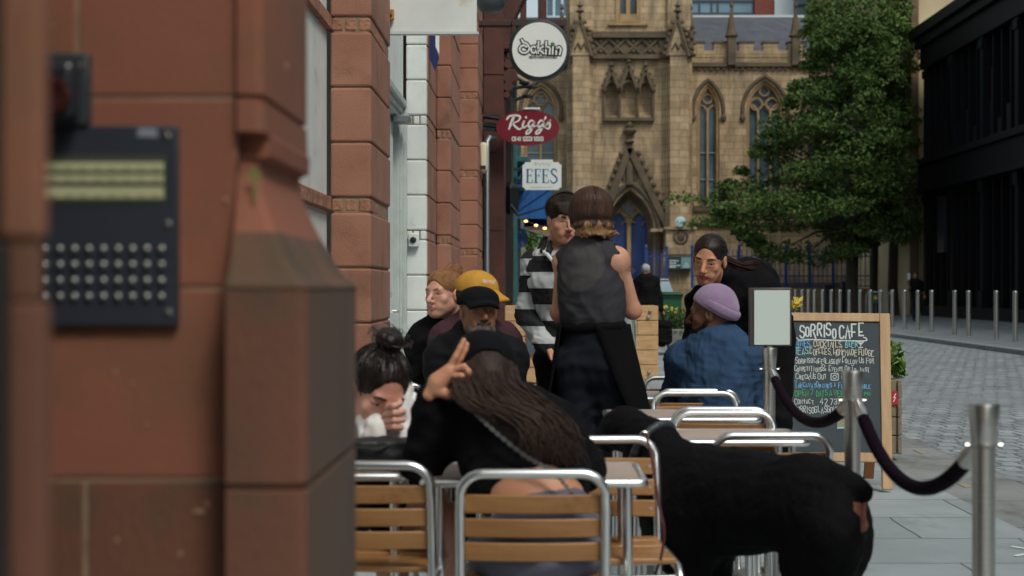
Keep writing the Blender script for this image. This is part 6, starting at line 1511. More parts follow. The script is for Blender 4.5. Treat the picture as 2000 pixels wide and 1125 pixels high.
# apron wrapped round the front with its back edge sweeping down the right hip
G_ = MB(); nz, na = 22, 26; ctr = j['pel']; vs_ = []
for i in range(nz + 1):
    k = i / nz; z = 1.035 - k * .5; a0 = R(-92 + 48 * k ** .8); a1 = R(205)
    for q in range(na + 1):
        a = a0 + (a1 - a0) * q / na; rx, ry = .168 + .075 * k ** 1.1 + .012 * math.sin(a * 7 + k * 3) * k, .138 + .05 * k
        if a < R(20): rx += .045 * k
        vs_.append((ctr[0] + rx * math.cos(a), ctr[1] + ry * math.sin(a), z - .045 * k * math.cos(a)))
G_.add(vs_, [(i * (na + 1) + q, i * (na + 1) + q + 1, (i + 1) * (na + 1) + q + 1, (i + 1) * (na + 1) + q) for i in range(nz) for q in range(na)])
o = G_.build('apron', M['blackcotton'], p.t, smooth=80); sm = o.modifiers.new('solid', 'SOLIDIFY'); sm.thickness = .005
MB().ribbon([(0, 0), (.02, .02), (.012, -.004), (.034, .012), (.03, -.01), (.045, .004)], .004, P(1222, 529, 6.385), EX, EZ, EN, .0).build('tattoo', mat('tattoo_ink', (92, 74, 72), .6), p.t, smooth=0)
p.shoes(M['shoe'])
hb = mat('brown_hair', (52, 37, 31), .55, c2=(76, 55, 43), scale=30, stretch=(1, 1, .1), bump=.4, bscale=130, spec=.2); hb2 = hair_mat('blond_hair_tips', (150, 116, 80), (112, 80, 56))
def hl(C):
    l = (C - p.hc) @ p.HM; return (l[:, 2] < -.058 + .016 * np.sin(l[:, 0] * 120 + l[:, 1] * 60)).astype(int)
H = p.H
def fn(S):
    S.ell(H(0, -.022, .04), (.1, .115, .092), p.HM, .03); S.ell(H(0, -.04, -.008), (.09, .088, .05), p.HM, .03); S.ell(H(0, -.03, -.06), (.06, .062, .05), p.HM, .02)
    r = random.Random(3)
    for i in range(30):
        a = R(190 + 160 * i / 29); x, y = .066 * math.cos(a), -.03 + .066 * math.sin(a); c = .022 * math.sin(i * 2.4); d_ = r.uniform(.0, .022) + (.02 if x > .035 else 0)
        q0, q1, q2, q3 = H(x, y, -.03), H(x + c, y - .012, -.06), H(x * 1.05 - c * .6, y - .004, -.085 - .5 * d_), H(x * (1.12 + (.75 if x > .045 else 0)), y - .016, -.098 - .7 * d_ + (.03 if x > .045 else 0))
        S.cap(q0, q1, .014, .0135, .006); S.cap(q1, q2, .0135, .010, .006); S.cap(q2, q3, .010, .003, .006)
    for sg in (-1, 1): S.cap(H(sg * .082, .0, .02), H(sg * .086, .01, -.045), .02, .012, .02)
    S.ell(H(0, .1, -.05), (.075, .07, .1), p.HM, .01, 's')
    S.cap(H(.004, -.16, .06), H(.004, -.06, .15), .006, None, .01, 's')
p.cloth('hair', [hb, hb2], lambda S: fn(S), .0042, 0, label=hl, smooth=1) if False else None
S = SDF(.0042); fn(S); V, Q, L = S.mesh(strand_disp(p, .0022, 40), 1, hl); npmesh('hair', V, Q, [hb, hb2], L, p.t)
strands(p, hb, (0, -.022, .036), (.1, .116, .096), (0, -.1, 1), 500, (.2, 1.4), .8, low=-.09, seed=2)
for m_, sd in ((hb2, 5), (hb, 6)): strands(p, m_, (0, -.03, -.02), (.07, .074, .085), (0, -.1, 1), 110, (1.3, 2.0), .55, low=-.12, seed=sd, flare=.018, w=.0014, lift=.008)
ck = MB()
for i in range(13): a = R(200 + 140 * i / 12); ck.ball(p.J['neck'] + V3(.066 * math.cos(a), .066 * math.sin(a), .022 + .004 * (i % 2)), .0065, 8)
ck.build('bead_necklace', mat('pearl_beads', (214, 204, 180), .3), p.t)
# glass jug in her hand
t = thing('water_bottle', (.31, 6.9, 1.0), 'clear glass bottle held in front of the waitress in the grey top', 'bottle')
o = MB(); o.lathe([(.035, 0), (.04, .01), (.04, .2), (.018, .26), (.018, .31)], P(1226, 715, 6.9), 18); gm = mat('clear_green_glass', (200, 216, 212), .05); gm.node_tree.nodes['Principled BSDF'].inputs['Transmission Weight'].default_value = .85; o.build('bottle', gm, t)

# ---- man in the striped rugby shirt
p = Person('dark haired man in black and white striped rugby shirt facing the waitress', dict(head=P(1101, 430, 7.3), neck=P(1088, 487, 7.38), shA=P(1048, 518, 7.42), shB=(.32, 7.42, 1.33), elA=P(1033, 612, 7.45), wrA=P(1070, 682, 7.3), elB=(.39, 7.5, 1.07), wrB=(.33, 7.34, .9),
    pel=P(1118, 700, 7.42), hipA=P(1085, 705, 7.42), hipB=(.26, 7.42, .82), kneA=(.1, 7.42, .46), kneB=(.26, 7.44, .46), ankA=(.11, 7.45, .085), ankB=(.28, 7.45, .085), toe=(.15, -1, 0)), 'fair', f=(0, -1, 0), hf=(.28, -.9, -.18), girth=.98)
p.body(vox=.009, hands=[hand_prims(p.J['wrA'], frame((.5, -.3, -.8), (1, 0, 0)), (30, 30, 30, 30))], headkw=dict(jaw=1.05, nose=1.1, neck_r=.056)); j = p.J
def stripes(name, ph, per=.0885):
    m = bpy.data.materials.new(name); m.use_nodes = True; nt = m.node_tree; b = nt.nodes['Principled BSDF']; b.inputs['Roughness'].default_value = .85; N = nt.nodes.new; L = nt.links.new
    g = N('ShaderNodeNewGeometry'); sp = N('ShaderNodeSeparateXYZ'); L(g.outputs['Position'], sp.inputs[0]); ma = N('ShaderNodeMath'); ma.operation = 'MULTIPLY_ADD'; ma.inputs[1].default_value = 1 / (2 * per); ma.inputs[2].default_value = ph
    L(sp.outputs[2], ma.inputs[0]); fr_ = N('ShaderNodeMath'); fr_.operation = 'FRACT'; L(ma.outputs[0], fr_.inputs[0]); gt = N('ShaderNodeMath'); gt.operation = 'GREATER_THAN'; gt.inputs[1].default_value = .5; L(fr_.outputs[0], gt.inputs[0])
    mx = N('ShaderNodeMix'); mx.data_type = 'RGBA'; L(gt.outputs[0], mx.inputs['Factor']); mx.inputs['A'].default_value = s2l((178, 181, 184)); mx.inputs['B'].default_value = s2l((14, 14, 19)); L(mx.outputs['Result'], b.inputs['Base Color'])
    n = N('ShaderNodeTexNoise'); n.inputs['Scale'].default_value = 260; bp = N('ShaderNodeBump'); bp.inputs['Strength'].default_value = .2; bp.inputs['Distance'].default_value = .005; L(n.outputs['Fac'], bp.inputs['Height']); L(bp.outputs[0], b.inputs['Normal'])
    return m
z_ = lambda py, Y=7.35: CAMH - (py - CY) * Y / F
pb = (z_(500) - z_(563)) / 2; ps = (z_(538) - z_(604)) / 2
def fn(S):
    p.torso(S, .016, .06); S.plane((0, 0, z_(676)), (0, 0, -1)); S.sph(j['neck'] + V3(0, -.04, .05), .07, .02, 's')
p.cloth('rugby_shirt', stripes('body_stripes', -((z_(500)) / (2 * pb)) % 1, pb), fn, .007, .008, 30, 8)
for q in 'AB':
    def fn(S):
        p.arm(S, q, .03, 0, .97, .04)
    p.cloth('sleeve', stripes('sleeve_stripes_' + ('one' if q == 'A' else 'two'), -((z_(538)) / (2 * ps)) % 1, ps), fn, .007, .008, 34, 9)
def fn(S):
    for i in range(13):
        a = R(-60 + 300 * i / 12); c = j['neck'] + V3(.074 * math.cos(a), -.015 + .074 * math.sin(a), .05 + .016 * math.sin(a)); S.cap(c, c + V3(.02 * math.cos(a), .02 * math.sin(a), -.05), .0105, .015, .014)
    S.cap(j['neck'] + V3(-.03, -.08, .0), j['neck'] + V3(-.05, -.115, -.06), .012, .01, .012)
p.cloth('collar', mat('navy_black_collar', (24, 24, 32), .8), fn, .005, .001, 20, 3)
MB().tube([j['neck'] + V3(-.085, -.05, .0), j['neck'] + V3(-.05, -.115, -.03), j['neck'] + V3(-.01, -.14, -.08)], [.006, .010, .009], 8).build('placket', mat('white_placket', (206, 208, 206), .8), p.t)
def fn(S):
    p.torso(S, .014, .05, chest=False)
    for q in 'AB': p.leg(S, q, .028, 1, .05, .03)
    S.plane(j['pel'] + V3(0, 0, .13), (0, 0, 1)); S.plane((0, 0, .05), (0, 0, -1))
p.cloth('trousers', M['blackcloth'], fn, .008, .006, 20, 4); p.shoes(M['shoe'])
dk = hair_mat('dark_brown_hair', (34, 26, 22), (54, 42, 34)); p.face(dk, .006); H = p.H
def fn(S):
    S.ell(H(0, -.02, .046), (.087, .104, .09), p.HM, .02); S.ell(H(0, .09, -.036), (.07, .058, .092), p.HM, .012, 's'); S.plane(H(0, 0, -.055), -p.HM[:, 2])
    for x in (-1, 1): S.ell(H(x * .1, -.005, -.02), (.03, .026, .04), p.HM, .01, 's')
    for x, d in ((-.05, .05), (-.03, .036), (-.01, .05), (.012, .036), (.034, .04), (.055, .05)): S.cap(H(x, .06, .085), H(x - .014, .098 - abs(x) * .3, d), .015, .006, .012)
S = SDF(.004); fn(S); V, Q, L = S.mesh(strand_disp(p, .0022, 34, 2), 1); npmesh('hair', V, Q, dk, parent=p.t)
strands(p, dk, (0, -.02, .046), (.087, .104, .09), (.1, -.3, 1), 420, (.2, 1.5), .6, face=(.07, .085, -.04), seed=3, lift=.005)
MB().tube([H(.096 * math.cos(a), -.02, .045 + .1 * math.sin(a)) for a in np.linspace(.15, math.pi - .15, 18)], .0085, 10).build('headphone_band', mat('black_headband', (22, 24, 30), .3), p.t)

# ---- smiling woman bending over the table
p = Person('smiling dark haired woman in black bending forward over the man in lilac beanie', dict(head=P(1385, 507, 6.85), neck=P(1428, 556, 7.02), shA=P(1372, 592, 6.95), shB=P(1484, 566, 7.1), elA=P(1352, 690, 6.95), wrA=(.8, 6.8, .73), elB=P(1496, 660, 7.05), wrB=P(1460, 680, 6.85),
    pel=(1.2, 7.62, .94), mid=(1.12, 7.45, 1.2), hipA=(1.11, 7.62, .92), hipB=(1.28, 7.62, .92), kneA=(1.12, 7.56, .48), kneB=(1.27, 7.58, .48), ankA=(1.13, 7.66, .085), ankB=(1.28, 7.68, .085), toe=(-.3, -1, 0)), 'tan', f=(0, -1, -1), hf=(-.38, -.88, -.28), hu=(.08, -.15, 1), hs=1.0)
p.body(hands=[hand_prims(p.J['wrA'], frame((-.2, -.6, -.3)), (40, 45, 50, 55)), hand_prims(p.J['wrB'], frame((-.5, -.5, -.5)), (40, 45, 50, 55))], smile=1., headkw=dict(jaw=.86, neck_r=.044, nose=.8)); j = p.J
def fn(S):
    p.torso(S, .022, .07)
    for q in 'AB': p.arm(S, q, .022, 0, .92, .05)
    S.cap(j['neck'], j['neck'] + (j['head'] - j['neck']) * .42, .078, .06, .03)
p.cloth('black_shirt', M['blackcotton'], fn, .007, .007, 22, 12)
def fn(S):
    p.torso(S, .01, .05, chest=False)
    for q in 'AB': p.leg(S, q, .02, 1, .05, .02)
    S.plane(j['pel'] + V3(0, 0, .1), (0, 0, 1))
p.cloth('trousers', M['blackcloth'], fn, .009, .005, 20, 2); p.shoes(M['shoe'])
bh = hair_mat('black_brown_hair', (20, 16, 15), (44, 33, 29), .2); bh.node_tree.nodes['Principled BSDF'].inputs['Specular IOR Level'].default_value = .24; p.face(bh, .0036); H = p.H
def fn(S):
    S.ell(H(0, -.018, .04), (.0795, .098, .082), p.HM, .02); S.ell(H(0, .094, -.03), (.068, .062, .112), p.HM, .004, 's'); S.plane(H(0, 0, -.06), -p.HM[:, 2])
    for x in (-1, 1): S.ell(H(x * .098, -.004, -.012), (.028, .024, .036), p.HM, .008, 's')
    S.cap(H(0, .03, .137), H(0, .1, .095), .004, None, .006, 's'); S.ell(H(0, .1, -.02), (.076, .06, .108), p.HM, .004, 's')
    S.ell(H(0, -.11, -.01), (.03, .03, .03), p.HM, .02)
S = SDF(.004); fn(S); V, Q, L = S.mesh(strand_disp(p, .0012, 50, 1), 1); npmesh('hair', V, Q, bh, parent=p.t)
strands(p, bh, (0, -.018, .04), (.0795, .098, .082), (0, -1, -.3), 420, (.4, 2.2), .7, face=(.078, .112, -.026), seed=4, lift=.001)
rb = hair_mat('red_brown_hair', (50, 29, 24), (34, 21, 18)); pt = MB(); r = random.Random(5)
for i in range(90):
    o = V3(r.gauss(0, .006), r.gauss(0, .006), r.gauss(0, .006)); a0 = H(0, -.12, -.01) + o; a1 = A3(P(1445, 520, 7.0)) + o * 1.2; a2 = A3(P(1472, 522 + r.uniform(-4, 5), 7.08)) + o * 1.6; a3 = A3(P(1492 + r.uniform(-8, 8), 545 + r.uniform(-5, 8), 7.12)) + o * 1.8
    pt.tube(spline([a0, a1, a2, a3], 5), [.0042] * 10 + [.004, .0035, .003, .002, .0015, .001], 5)
pt.build('ponytail', rb, p.t, smooth=80)

# ---- man in the lilac beanie
p = Person('bearded man in lilac beanie and blue denim shirt sitting with his back turned', dict(head=P(1388, 612, 6.55), neck=P(1404, 660, 6.55), shA=P(1335, 702, 6.6), shB=P(1462, 698, 6.52), elA=P(1308, 790, 6.72), wrA=(.66, 6.85, .75), elB=P(1478, 800, 6.62), wrB=(.93, 6.88, .75),
    pel=(.8, 6.5, .53), hipA=(.71, 6.53, .53), hipB=(.89, 6.53, .53), kneA=(.68, 6.98, .53), kneB=(.93, 6.98, .53), ankA=(.68, 7.0, .085), ankB=(.93, 7.0, .085)), 'dark', hf=(-.93, .32, -.08), girth=1.06)
p.body(hands=[hand_prims(p.J['wrA'], frame((.3, .8, 0)), (40, 45, 50, 55)), hand_prims(p.J['wrB'], frame((-.3, .8, 0)), (40, 45, 50, 55))], headkw=dict(neck_r=.058)); j = p.J
den = mat('blue_denim', (42, 64, 92), .9, c2=(52, 77, 106), scale=16, bump=.3, bscale=320, stretch=(1, 1, 1.6), blotch=((34, 54, 80), 5, .5, .75), spec=.2)
def fn(S):
    p.torso(S, .014, .06, hips=False)
    for q in 'AB': p.arm(S, q, .016, 0, .9, .05)
    S.cap(j['neck'] + V3(-.02, .02, .04), j['neck'] + V3(0, 0, .0), .064, .072, .02)
    S.cap(j['neck'] + V3(-.03, .02, .1), j['neck'] + V3(-.03, .02, .045), .062, None, .01, 's')
p.cloth('denim_shirt', den, fn, .006, .0065, 40, 15)
def fn(S):
    p.torso(S, .014, .05, chest=False)
    for q in 'AB': p.leg(S, q, .016, 1, .05, .01)
    S.plane(j['pel'] + V3(0, 0, .1), (0, 0, 1))
p.cloth('trousers', M['blackcloth'], fn, .009, .004, 20, 3); p.shoes(M['shoe'])
bd_ = hair_mat('black_beard', (20, 17, 16), (30, 26, 24), .7); p.face(bd_); H = p.H
def fn(S):
    S.ell(H(0, .052, -.085), (.054, .052, .05), p.HM, .03); S.cap(H(-.058, .01, -.045), H(-.04, .04, -.09), .019, .022, .03); S.cap(H(.058, .01, -.045), H(.04, .04, -.09), .019, .022, .03); S.cap(H(-.024, .086, -.052), H(.024, .086, -.052), .008, None, .01)
    S.ell(H(0, .1, -.066), (.018, .02, .006), p.HM, .004, 's')
S = SDF(.004); fn(S); V, Q, L = S.mesh(folds(.0025, 260, 3), 1); npmesh('beard', V, Q, bd_, parent=p.t)
li = mat('lilac_wool', (150, 128, 158), .95, c2=(136, 113, 146), scale=18, bump=.6, bscale=260, sheen=.25)
S = SDF(.004); S.ell(H(0, -.024, .045), (.092, .104, .092), p.HM, .02); S.ell(H(0, -.045, .012), (.088, .088, .07), p.HM, .02); nrm = p.HM @ V3(0, .55, -.83); S.plane(H(0, 0, .022), nrm); V, Q, L = S.mesh(None, 1); be = npmesh('beanie', V, Q, li, parent=p.t)
S = SDF(.004); ra = p.HM @ V3(1, 0, 0); fa = np.cross(nrm, ra); c0 = H(0, -.03, .018)
for i in range(28): a = 2 * math.pi * i / 28; S.cap(c0 + ra * .086 * math.cos(a) + fa * .099 * math.sin(a) - nrm * .004, c0 + ra * .086 * math.cos(a + .25) + fa * .099 * math.sin(a + .25) - nrm * .026, .0115, .0115, .014)
V, Q, L = S.mesh(None, 2); npmesh('beanie_cuff', V, Q, li, parent=p.t)

# ---- woman in the black crop top, black cap, long hair
p = Person('woman in black crop top and cap, long brown hair, one hand raised', dict(head=P(942, 742, 4.0), neck=P(976, 814, 3.93), shA=P(878, 838, 3.95), shB=P(1085, 844, 3.84), elA=P(824, 905, 3.95), wrA=P(836, 772, 3.88), elB=P(1142, 915, 3.86), wrB=(.03, 4.1, .735),
    pel=(.0, 3.72, .52), mid=(.01, 3.71, .70), hipA=(-.085, 3.74, .52), hipB=(.085, 3.74, .52), kneA=(-.1, 4.22, .53), kneB=(.12, 4.22, .53), ankA=(-.1, 4.25, .085), ankB=(.12, 4.25, .085)), 'tan', hf=(-.2, .95, -.12), hu=(-.05, .1, 1), w=.95, girth=.92, hs=.98)
j = p.J; y = 3.86; q_ = lambda a, b_, d=0: A3(P(a, b_, y + d))
S = SDF(.003); S.cap(q_(838, 772), q_(854, 750), .019, .019, .02); S.cap(q_(855, 749), q_(880, 731), .022, .019, .02); S.cap(q_(852, 742), q_(876, 722), .015, .014, .02)
for a in ([(874, 724, 0), (890, 697, -.004), (899, 680, 0), (906, 664, .004)], [(882, 726, .015), (899, 700, .018), (908, 684, .02), (912, 672, .02)]):
    for u0, u1, r0, r1 in zip(a[:-1], a[1:], (.0098, .0092, .0086), (.0092, .0086, .007)): S.cap(q_(*u0), q_(*u1), r0, r1, .004)
for a in ([(886, 722, -.008), (906, 716, -.014), (915, 726, -.014), (916, 742, -.008)], [(884, 735, -.004), (901, 734, -.012), (907, 744, -.01), (905, 755, -.004)]):
    for u0, u1, r0, r1 in zip(a[:-1], a[1:], (.0098, .009, .0085), (.009, .0085, .007)): S.cap(q_(*u0), q_(*u1), r0, r1, .004)
for u0, u1, r0, r1 in (((850, 764, -.005), (874, 770, -.012), .015, .012), ((874, 770, -.012), (893, 762, -.012), .012, .009)): S.cap(q_(*u0), q_(*u1), r0, r1, .008)
p.body(vox=.006, hands=[S.mesh(smooth=1), hand_prims(p.J['wrB'], frame((-.7, .6, 0)), (30, 35, 40, 45))], hvox=.006)
def fn(S):
    p.torso(S, .012, .06, hips=False); L_ = np.linalg.norm(j['neck'] - j['pel'])
    for q in 'AB': p.arm(S, q, .013, 0, .98, .05)
    S.sph(j['neck'] + V3(0, .05, .06), .07, .02, 's')
    c = V3(.0, 3.62, .645); S.ell(c, (.13, .2, .098), None, .02, 's'); S.plane(j['pel'] + V3(0, 0, .09), (0, 0, -1))
p.cloth('crop_top', M['blackcotton'], fn, .006, .005, 32, 21)
gry = mat('grey_trouser_cloth', (98, 98, 112), .85, c2=(84, 84, 98), scale=9, bump=.25, bscale=280)
def fn(S):
    p.torso(S, .014, .05, chest=False)
    for q in 'AB': p.leg(S, q, .02, 1, .05, .03)
    S.plane(j['pel'] + p.M @ V3(0, 0, .085), p.M[:, 2])
p.cloth('trousers', gry, fn, .0075, .006, 22, 22); p.shoes(M['shoe'])
H = p.H; lb_ = hair_mat('long_brown_hair', (40, 30, 26), (62, 47, 40), .4); lb2 = hair_mat('light_brown_strands', (74, 57, 48), (54, 41, 35), .4)
S = SDF(.005); S.ell(H(0, -.02, .03), (.088, .106, .09), p.HM, .02); S.ell(H(0, .1, -.04), (.075, .07, .1), p.HM, .01, 's')
S.cap(H(0, -.06, -.02), A3(P(975, 785, 3.86)), .07, .055, .05); S.cap(A3(P(930, 765, 3.95)), A3(P(965, 795, 3.87)), .05, .05, .04); S.cap(A3(P(975, 790, 3.81)), A3(P(1045, 838, 3.725)), .055, .052, .04); S.cap(A3(P(1045, 838, 3.725)), A3(P(1090, 880, 3.71)), .052, .034, .03); S.cap(A3(P(950, 780, 3.83)), A3(P(1010, 850, 3.73)), .045, .04, .03)
V, Q, L = S.mesh(folds(.001, 60, 5, (2.5, 1, .5)), 2); hr = npmesh('hair', V, Q, lb_, parent=p.t)
for nm, mm, n0, sd in (('hair_strand', lb_, 420, 1), ('hair_strand', lb2, 210, 2)):
    r = random.Random(sd); b = MB()
    for i in range(n0):
        u = r.random(); x = -.09 + .18 * u; a0 = H(x, -.112 + 5.5 * x * x, .02 + r.uniform(-.03, .015)); dy = r.uniform(-.012, .006)
        a1 = A3(P(886 + 132 * u + r.uniform(-6, 6), 752 + r.uniform(-10, 10), 3.80 + .05 * abs(u - .5) + dy)); a2 = A3(P(905 + 158 * u + r.uniform(-10, 10), 792 - 8 * u + r.uniform(-8, 8), 3.735 + .04 * u * u + dy))
        e = .3 + .7 * u; a3 = A3(P(945 + 172 * e + r.uniform(-20, 14), 828 + 12 * e + r.uniform(-14, 14), 3.672 + dy)); a4 = A3(P(962 + 174 * e + r.uniform(-30, 22), 880 + 22 * e + r.uniform(-46, 16), 3.655 + dy))
        w = r.uniform(.0012, .0027); pl = spline([a0, a1, a2, a3, a4] if u > .2 else [a0, a1, a2, a2 * .4 + a3 * .6], 5); n = len(pl); b.tube(pl, [w * min(1, 2.2 * (1 - i_ / n) + .12) for i_ in range(n)], 5)
    b.build(nm, mm, hr, smooth=80)
cp_ = mat('black_cap_cotton', (10, 11, 14), .9, c2=(14, 15, 19), scale=20, bump=.2, bscale=200, spec=.15)
S = SDF(.0045); S.ell(H(0, -.012, .048), (.094, .113, .094), p.HM, .02); S.ell(H(0, -.012, .046), (.088, .107, .088), p.HM, .004, 's'); S.plane(H(0, 0, -.002), p.HM @ V3(0, -.1, -1)); S.ell(H(0, -.13, .046), (.045, .05, .03), p.HM, .006, 's')
S.cap(H(0, .09, .03), H(0, .16, .012), .05, .03, .02); S.cap(H(0, .1, .0), H(0, .17, -.02), .05, .03, .01, 's')
for i in range(6): a0, a1 = R(-28 + 56 * i / 6 - 90), R(-28 + 56 * (i + 1) / 6 - 90); S.cap(H(.094 * math.cos(a0), -.012 + .112 * math.sin(a0), .01), H(.094 * math.cos(a1), -.012 + .112 * math.sin(a1), .01), .0085, None, .004)
V, Q, L = S.mesh(None, 1); npmesh('cap', V, Q, cp_, parent=p.t)
ch_ = spline([A3(P(910, 786, 3.82)), A3(P(930, 808, 3.75)), A3(P(975, 850, 3.67)), A3(P(1030, 893, 3.625)), A3(P(1078, 920, 3.61)), A3(P(1110, 955, 3.60)), A3(P(1130, 985, 3.60))], 9); o = MB()
for i in range(len(ch_) - 1):
    a, b_ = V3(*ch_[i]), V3(*ch_[i + 1]); o.bar(a, b_ + (b_ - a) * .15, .011 if i % 2 else .005, .005 if i % 2 else .011, (0, 1, 0))
o.build('chain_strap', mat('silver_chain', (170, 172, 168), .35, 1.), p.t)

# ---- woman with a high bun, head bowed
p = Person('dark haired woman with a high bun, head bowed over her clasped hand, by the plinth', dict(head=P(738, 762, 4.24), neck=P(722, 822, 4.45), shA=(-.69, 4.46, .75), shB=(-.36, 4.46, .76), elA=(-.72, 4.25, .715), wrA=(-.56, 4.12, .75), elB=P(826, 870, 4.28), wrB=P(752, 848, 4.2),
    pel=(-.52, 4.62, .5), mid=(-.53, 4.66, .7), hipA=(-.6, 4.58, .5), hipB=(-.44, 4.56, .5), kneA=(-.44, 4.2, .53), kneB=P(862, 1020, 4.1), ankA=(-.42, 4.3, .085), ankB=(-.26, 4.2, .085), toe=(.3, -1, 0)), 'pink', f=(0, -1, 0), hf=(.42, -.72, -.52), hu=(.22, -.15, 1), hs=1.04, w=.95)
y = 4.17; S = SDF(.003); S.cap(q_(748, 858, .08), q_(760, 838, .08), .024, .026, .02); S.cap(q_(760, 838, .08), q_(772, 815, .08), .03, .026, .02)
y = 4.13
for a, b_ in (((756, 798), (781, 788)), ((753, 810), (788, 804)), ((754, 823), (787, 820)), ((757, 834), (783, 835))):
    m = ((a[0] + b_[0]) / 2, (a[1] + b_[1]) / 2); S.cap(q_(*a, .035), q_(*m, .0), .0095, .0092, .004); S.cap(q_(*m, .0), q_(*b_, .012), .0092, .0085, .004); S.cap(q_(*b_, .012), q_(b_[0] - 3, b_[1] + 2, .04), .0085, .0075, .004)
S.cap(q_(763, 795, .06), q_(780, 782, .03), .012, .0085, .01)
p.body(hands=[S.mesh(smooth=1), hand_prims(p.J['wrA'], frame((.7, -.3, 0)), (40, 45, 50, 55))], vox=.0075, headkw=dict(jaw=.92, neck_r=.046)); j = p.J
wc = mat('white_shirt_cloth', (226, 224, 222), .8, c2=(212, 210, 210), scale=10, bump=.2, bscale=200)
def fn(S):
    p.torso(S, .02, .06, hips=False)
    for q in 'AB': p.arm(S, q, .024, 0, .9, .05)
    S.sph(j['neck'] + V3(.03, -.06, .04), .06, .02, 's')
p.cloth('white_shirt', wc, fn, .0075, .008, 26, 31)
def fn(S): S.cap(A3(P(800, 850, 4.22)), A3(P(792, 760, 4.26)), .03, .022, .03); S.cap(A3(P(792, 762, 4.26)), A3(P(782, 800, 4.2)), .018, .014, .03); S.cap(A3(P(738, 848, 4.17)), A3(P(730, 800, 4.2)), .03, .026, .03); S.cap(A3(P(715, 850, 4.2)), A3(P(712, 795, 4.24)), .03, .02, .03)
p.cloth('scarf', wc, fn, .006, .006, 40, 32)
def fn(S):
    p.torso(S, .012, .05, chest=False); p.leg(S, 'A', .014, .3); h_, k_ = j['hipB'], j['kneB']; S.cap(h_, h_ + (k_ - h_) * .35, .1, .088, .05); h_, k_ = j['hipA'], j['kneA']; S.cap(h_, h_ + (k_ - h_) * .3, .1, .09, .05); S.plane(j['pel'] + V3(0, 0, .12), (0, 0, 1))
p.cloth('shorts', M['blackcloth'], fn, .009, .004, 20, 3); p.shoes(M['shoe'])
p.face(bh, .0042); H = p.H
def fn(S):
    S.ell(H(0, -.016, .042), (.085, .102, .088), p.HM, .02); S.ell(H(0, .1, -.02), (.074, .072, .112), p.HM, .01, 's'); S.plane(H(0, 0, -.065), -p.HM[:, 2])
    for x in (-1, 1): S.ell(H(x * .098, -.0, -.014), (.026, .022, .034), p.HM, .008, 's')
    S.sph(H(0, -.035, .14), .034, .02); 
    for i in range(5): a = i * 1.26; S.sph(H(.02 * math.cos(a), -.04 + .02 * math.sin(a), .148 + .004 * (i % 2)), .026, .008)
S = SDF(.004); fn(S); V, Q, L = S.mesh(strand_disp(p, .002, 36, 4), 1); hh = npmesh('hair', V, Q, bh, parent=p.t)
strands(p, bh, (0, -.016, .042), (.085, .102, .088), (0, -.35, 1), 420, (.4, 2.1), .8, face=(.08, .118, -.02), seed=7)
b = MB(); r = random.Random(8)
for i in range(40): a = r.uniform(0, 6.28); c = H(.03 * math.cos(a), -.04 + .03 * math.sin(a), .15); b.tube(spline([c, c + p.HM @ V3(.03 * math.cos(a), .03 * math.sin(a), .012), c + p.HM @ V3(.04 * math.cos(a + .6), .04 * math.sin(a + .6), -.012 + .03 * r.random())], 4), .0014, 4)
b.build('loose_hair', bh, hh)

# ---- bearded man in the flat black cap
p = Person('bearded man with a flat black cap and dark jacket, facing the camera', dict(head=P(935, 609, 6.25), neck=P(926, 668, 6.33), shA=P(868, 702, 6.36), shB=P(992, 704, 6.33), elA=P(856, 800, 6.3), wrA=(-.36, 6.1, .73), elB=P(1004, 800, 6.3), wrB=(-.2, 6.1, .73),
    pel=(-.27, 6.46, .54), hipA=(-.36, 6.44, .54), hipB=(-.18, 6.44, .54), kneA=(-.38, 6.08, .52), kneB=(-.16, 6.08, .52), ankA=(-.38, 6.12, .085), ankB=(-.16, 6.12, .085), toe=(0, -1, 0)), 'brown', f=(0, -1, 0), hf=(.3, -.93, .05), girth=1.1)
p.body(vox=.011, headkw=dict(neck_r=.058)); j = p.J
def fn(S):
    p.torso(S, .03, .06)
    for q in 'AB': p.arm(S, q, .026, 0, .95, .05)
    S.cap(j['neck'] + V3(0, 0, .03), j['neck'], .062, .07, .02)
p.cloth('dark_jacket', mat('dark_jacket_cloth', (12, 12, 16), .8, c2=(17, 17, 21), scale=9, spec=.2), fn, .008, .008, 22, 41)
def fn(S):
    for q in 'AB': p.leg(S, q, .018, 1, .05, .01)
p.cloth('trousers', M['blackcloth'], fn, .011, .004, 20, 3); p.shoes(M['shoe'])
gb_ = hair_mat('greying_beard', (52, 48, 46), (112, 106, 102), .7); p.face(bd_, .0055); H = p.H
S = SDF(.004); S.ell(H(0, .05, -.085), (.054, .048, .042), p.HM, .03); S.cap(H(-.06, .004, -.03), H(-.042, .036, -.085), .015, .018, .03); S.cap(H(.06, .004, -.03), H(.042, .036, -.085), .015, .018, .03); S.cap(H(-.026, .087, -.051), H(.026, .087, -.051), .0075, None, .01); S.ell(H(0, .102, -.066), (.02, .02, .007), p.HM, .004, 's')
V, Q, L = S.mesh(folds(.002, 240, 7), 1); npmesh('beard', V, Q, gb_, parent=p.t)
def cap_mesh(p, m, tilt=.25, crown=.09, brim=.085, name='cap', bw=.062):
    H = p.H; S = SDF(.0042); S.ell(H(0, -.012, .05), (.094, .112, crown), p.HM, .02); S.plane(H(0, 0, .03), p.HM @ V3(0, -tilt * .4, -1))
    for x in np.linspace(-bw, bw, 19): S.cap(H(x, .075 - x * x * 5, .04), H(x * .9, .088 + brim - x * x * 11, .036 - tilt * .09 - x * x * 3.2), .0065, .0055, .014)
    V, Q, L = S.mesh(None, 1); return npmesh(name, V, Q, m, parent=p.t)
cap_mesh(p, cp_, .1, .064, .055, 'flat_cap', .07)

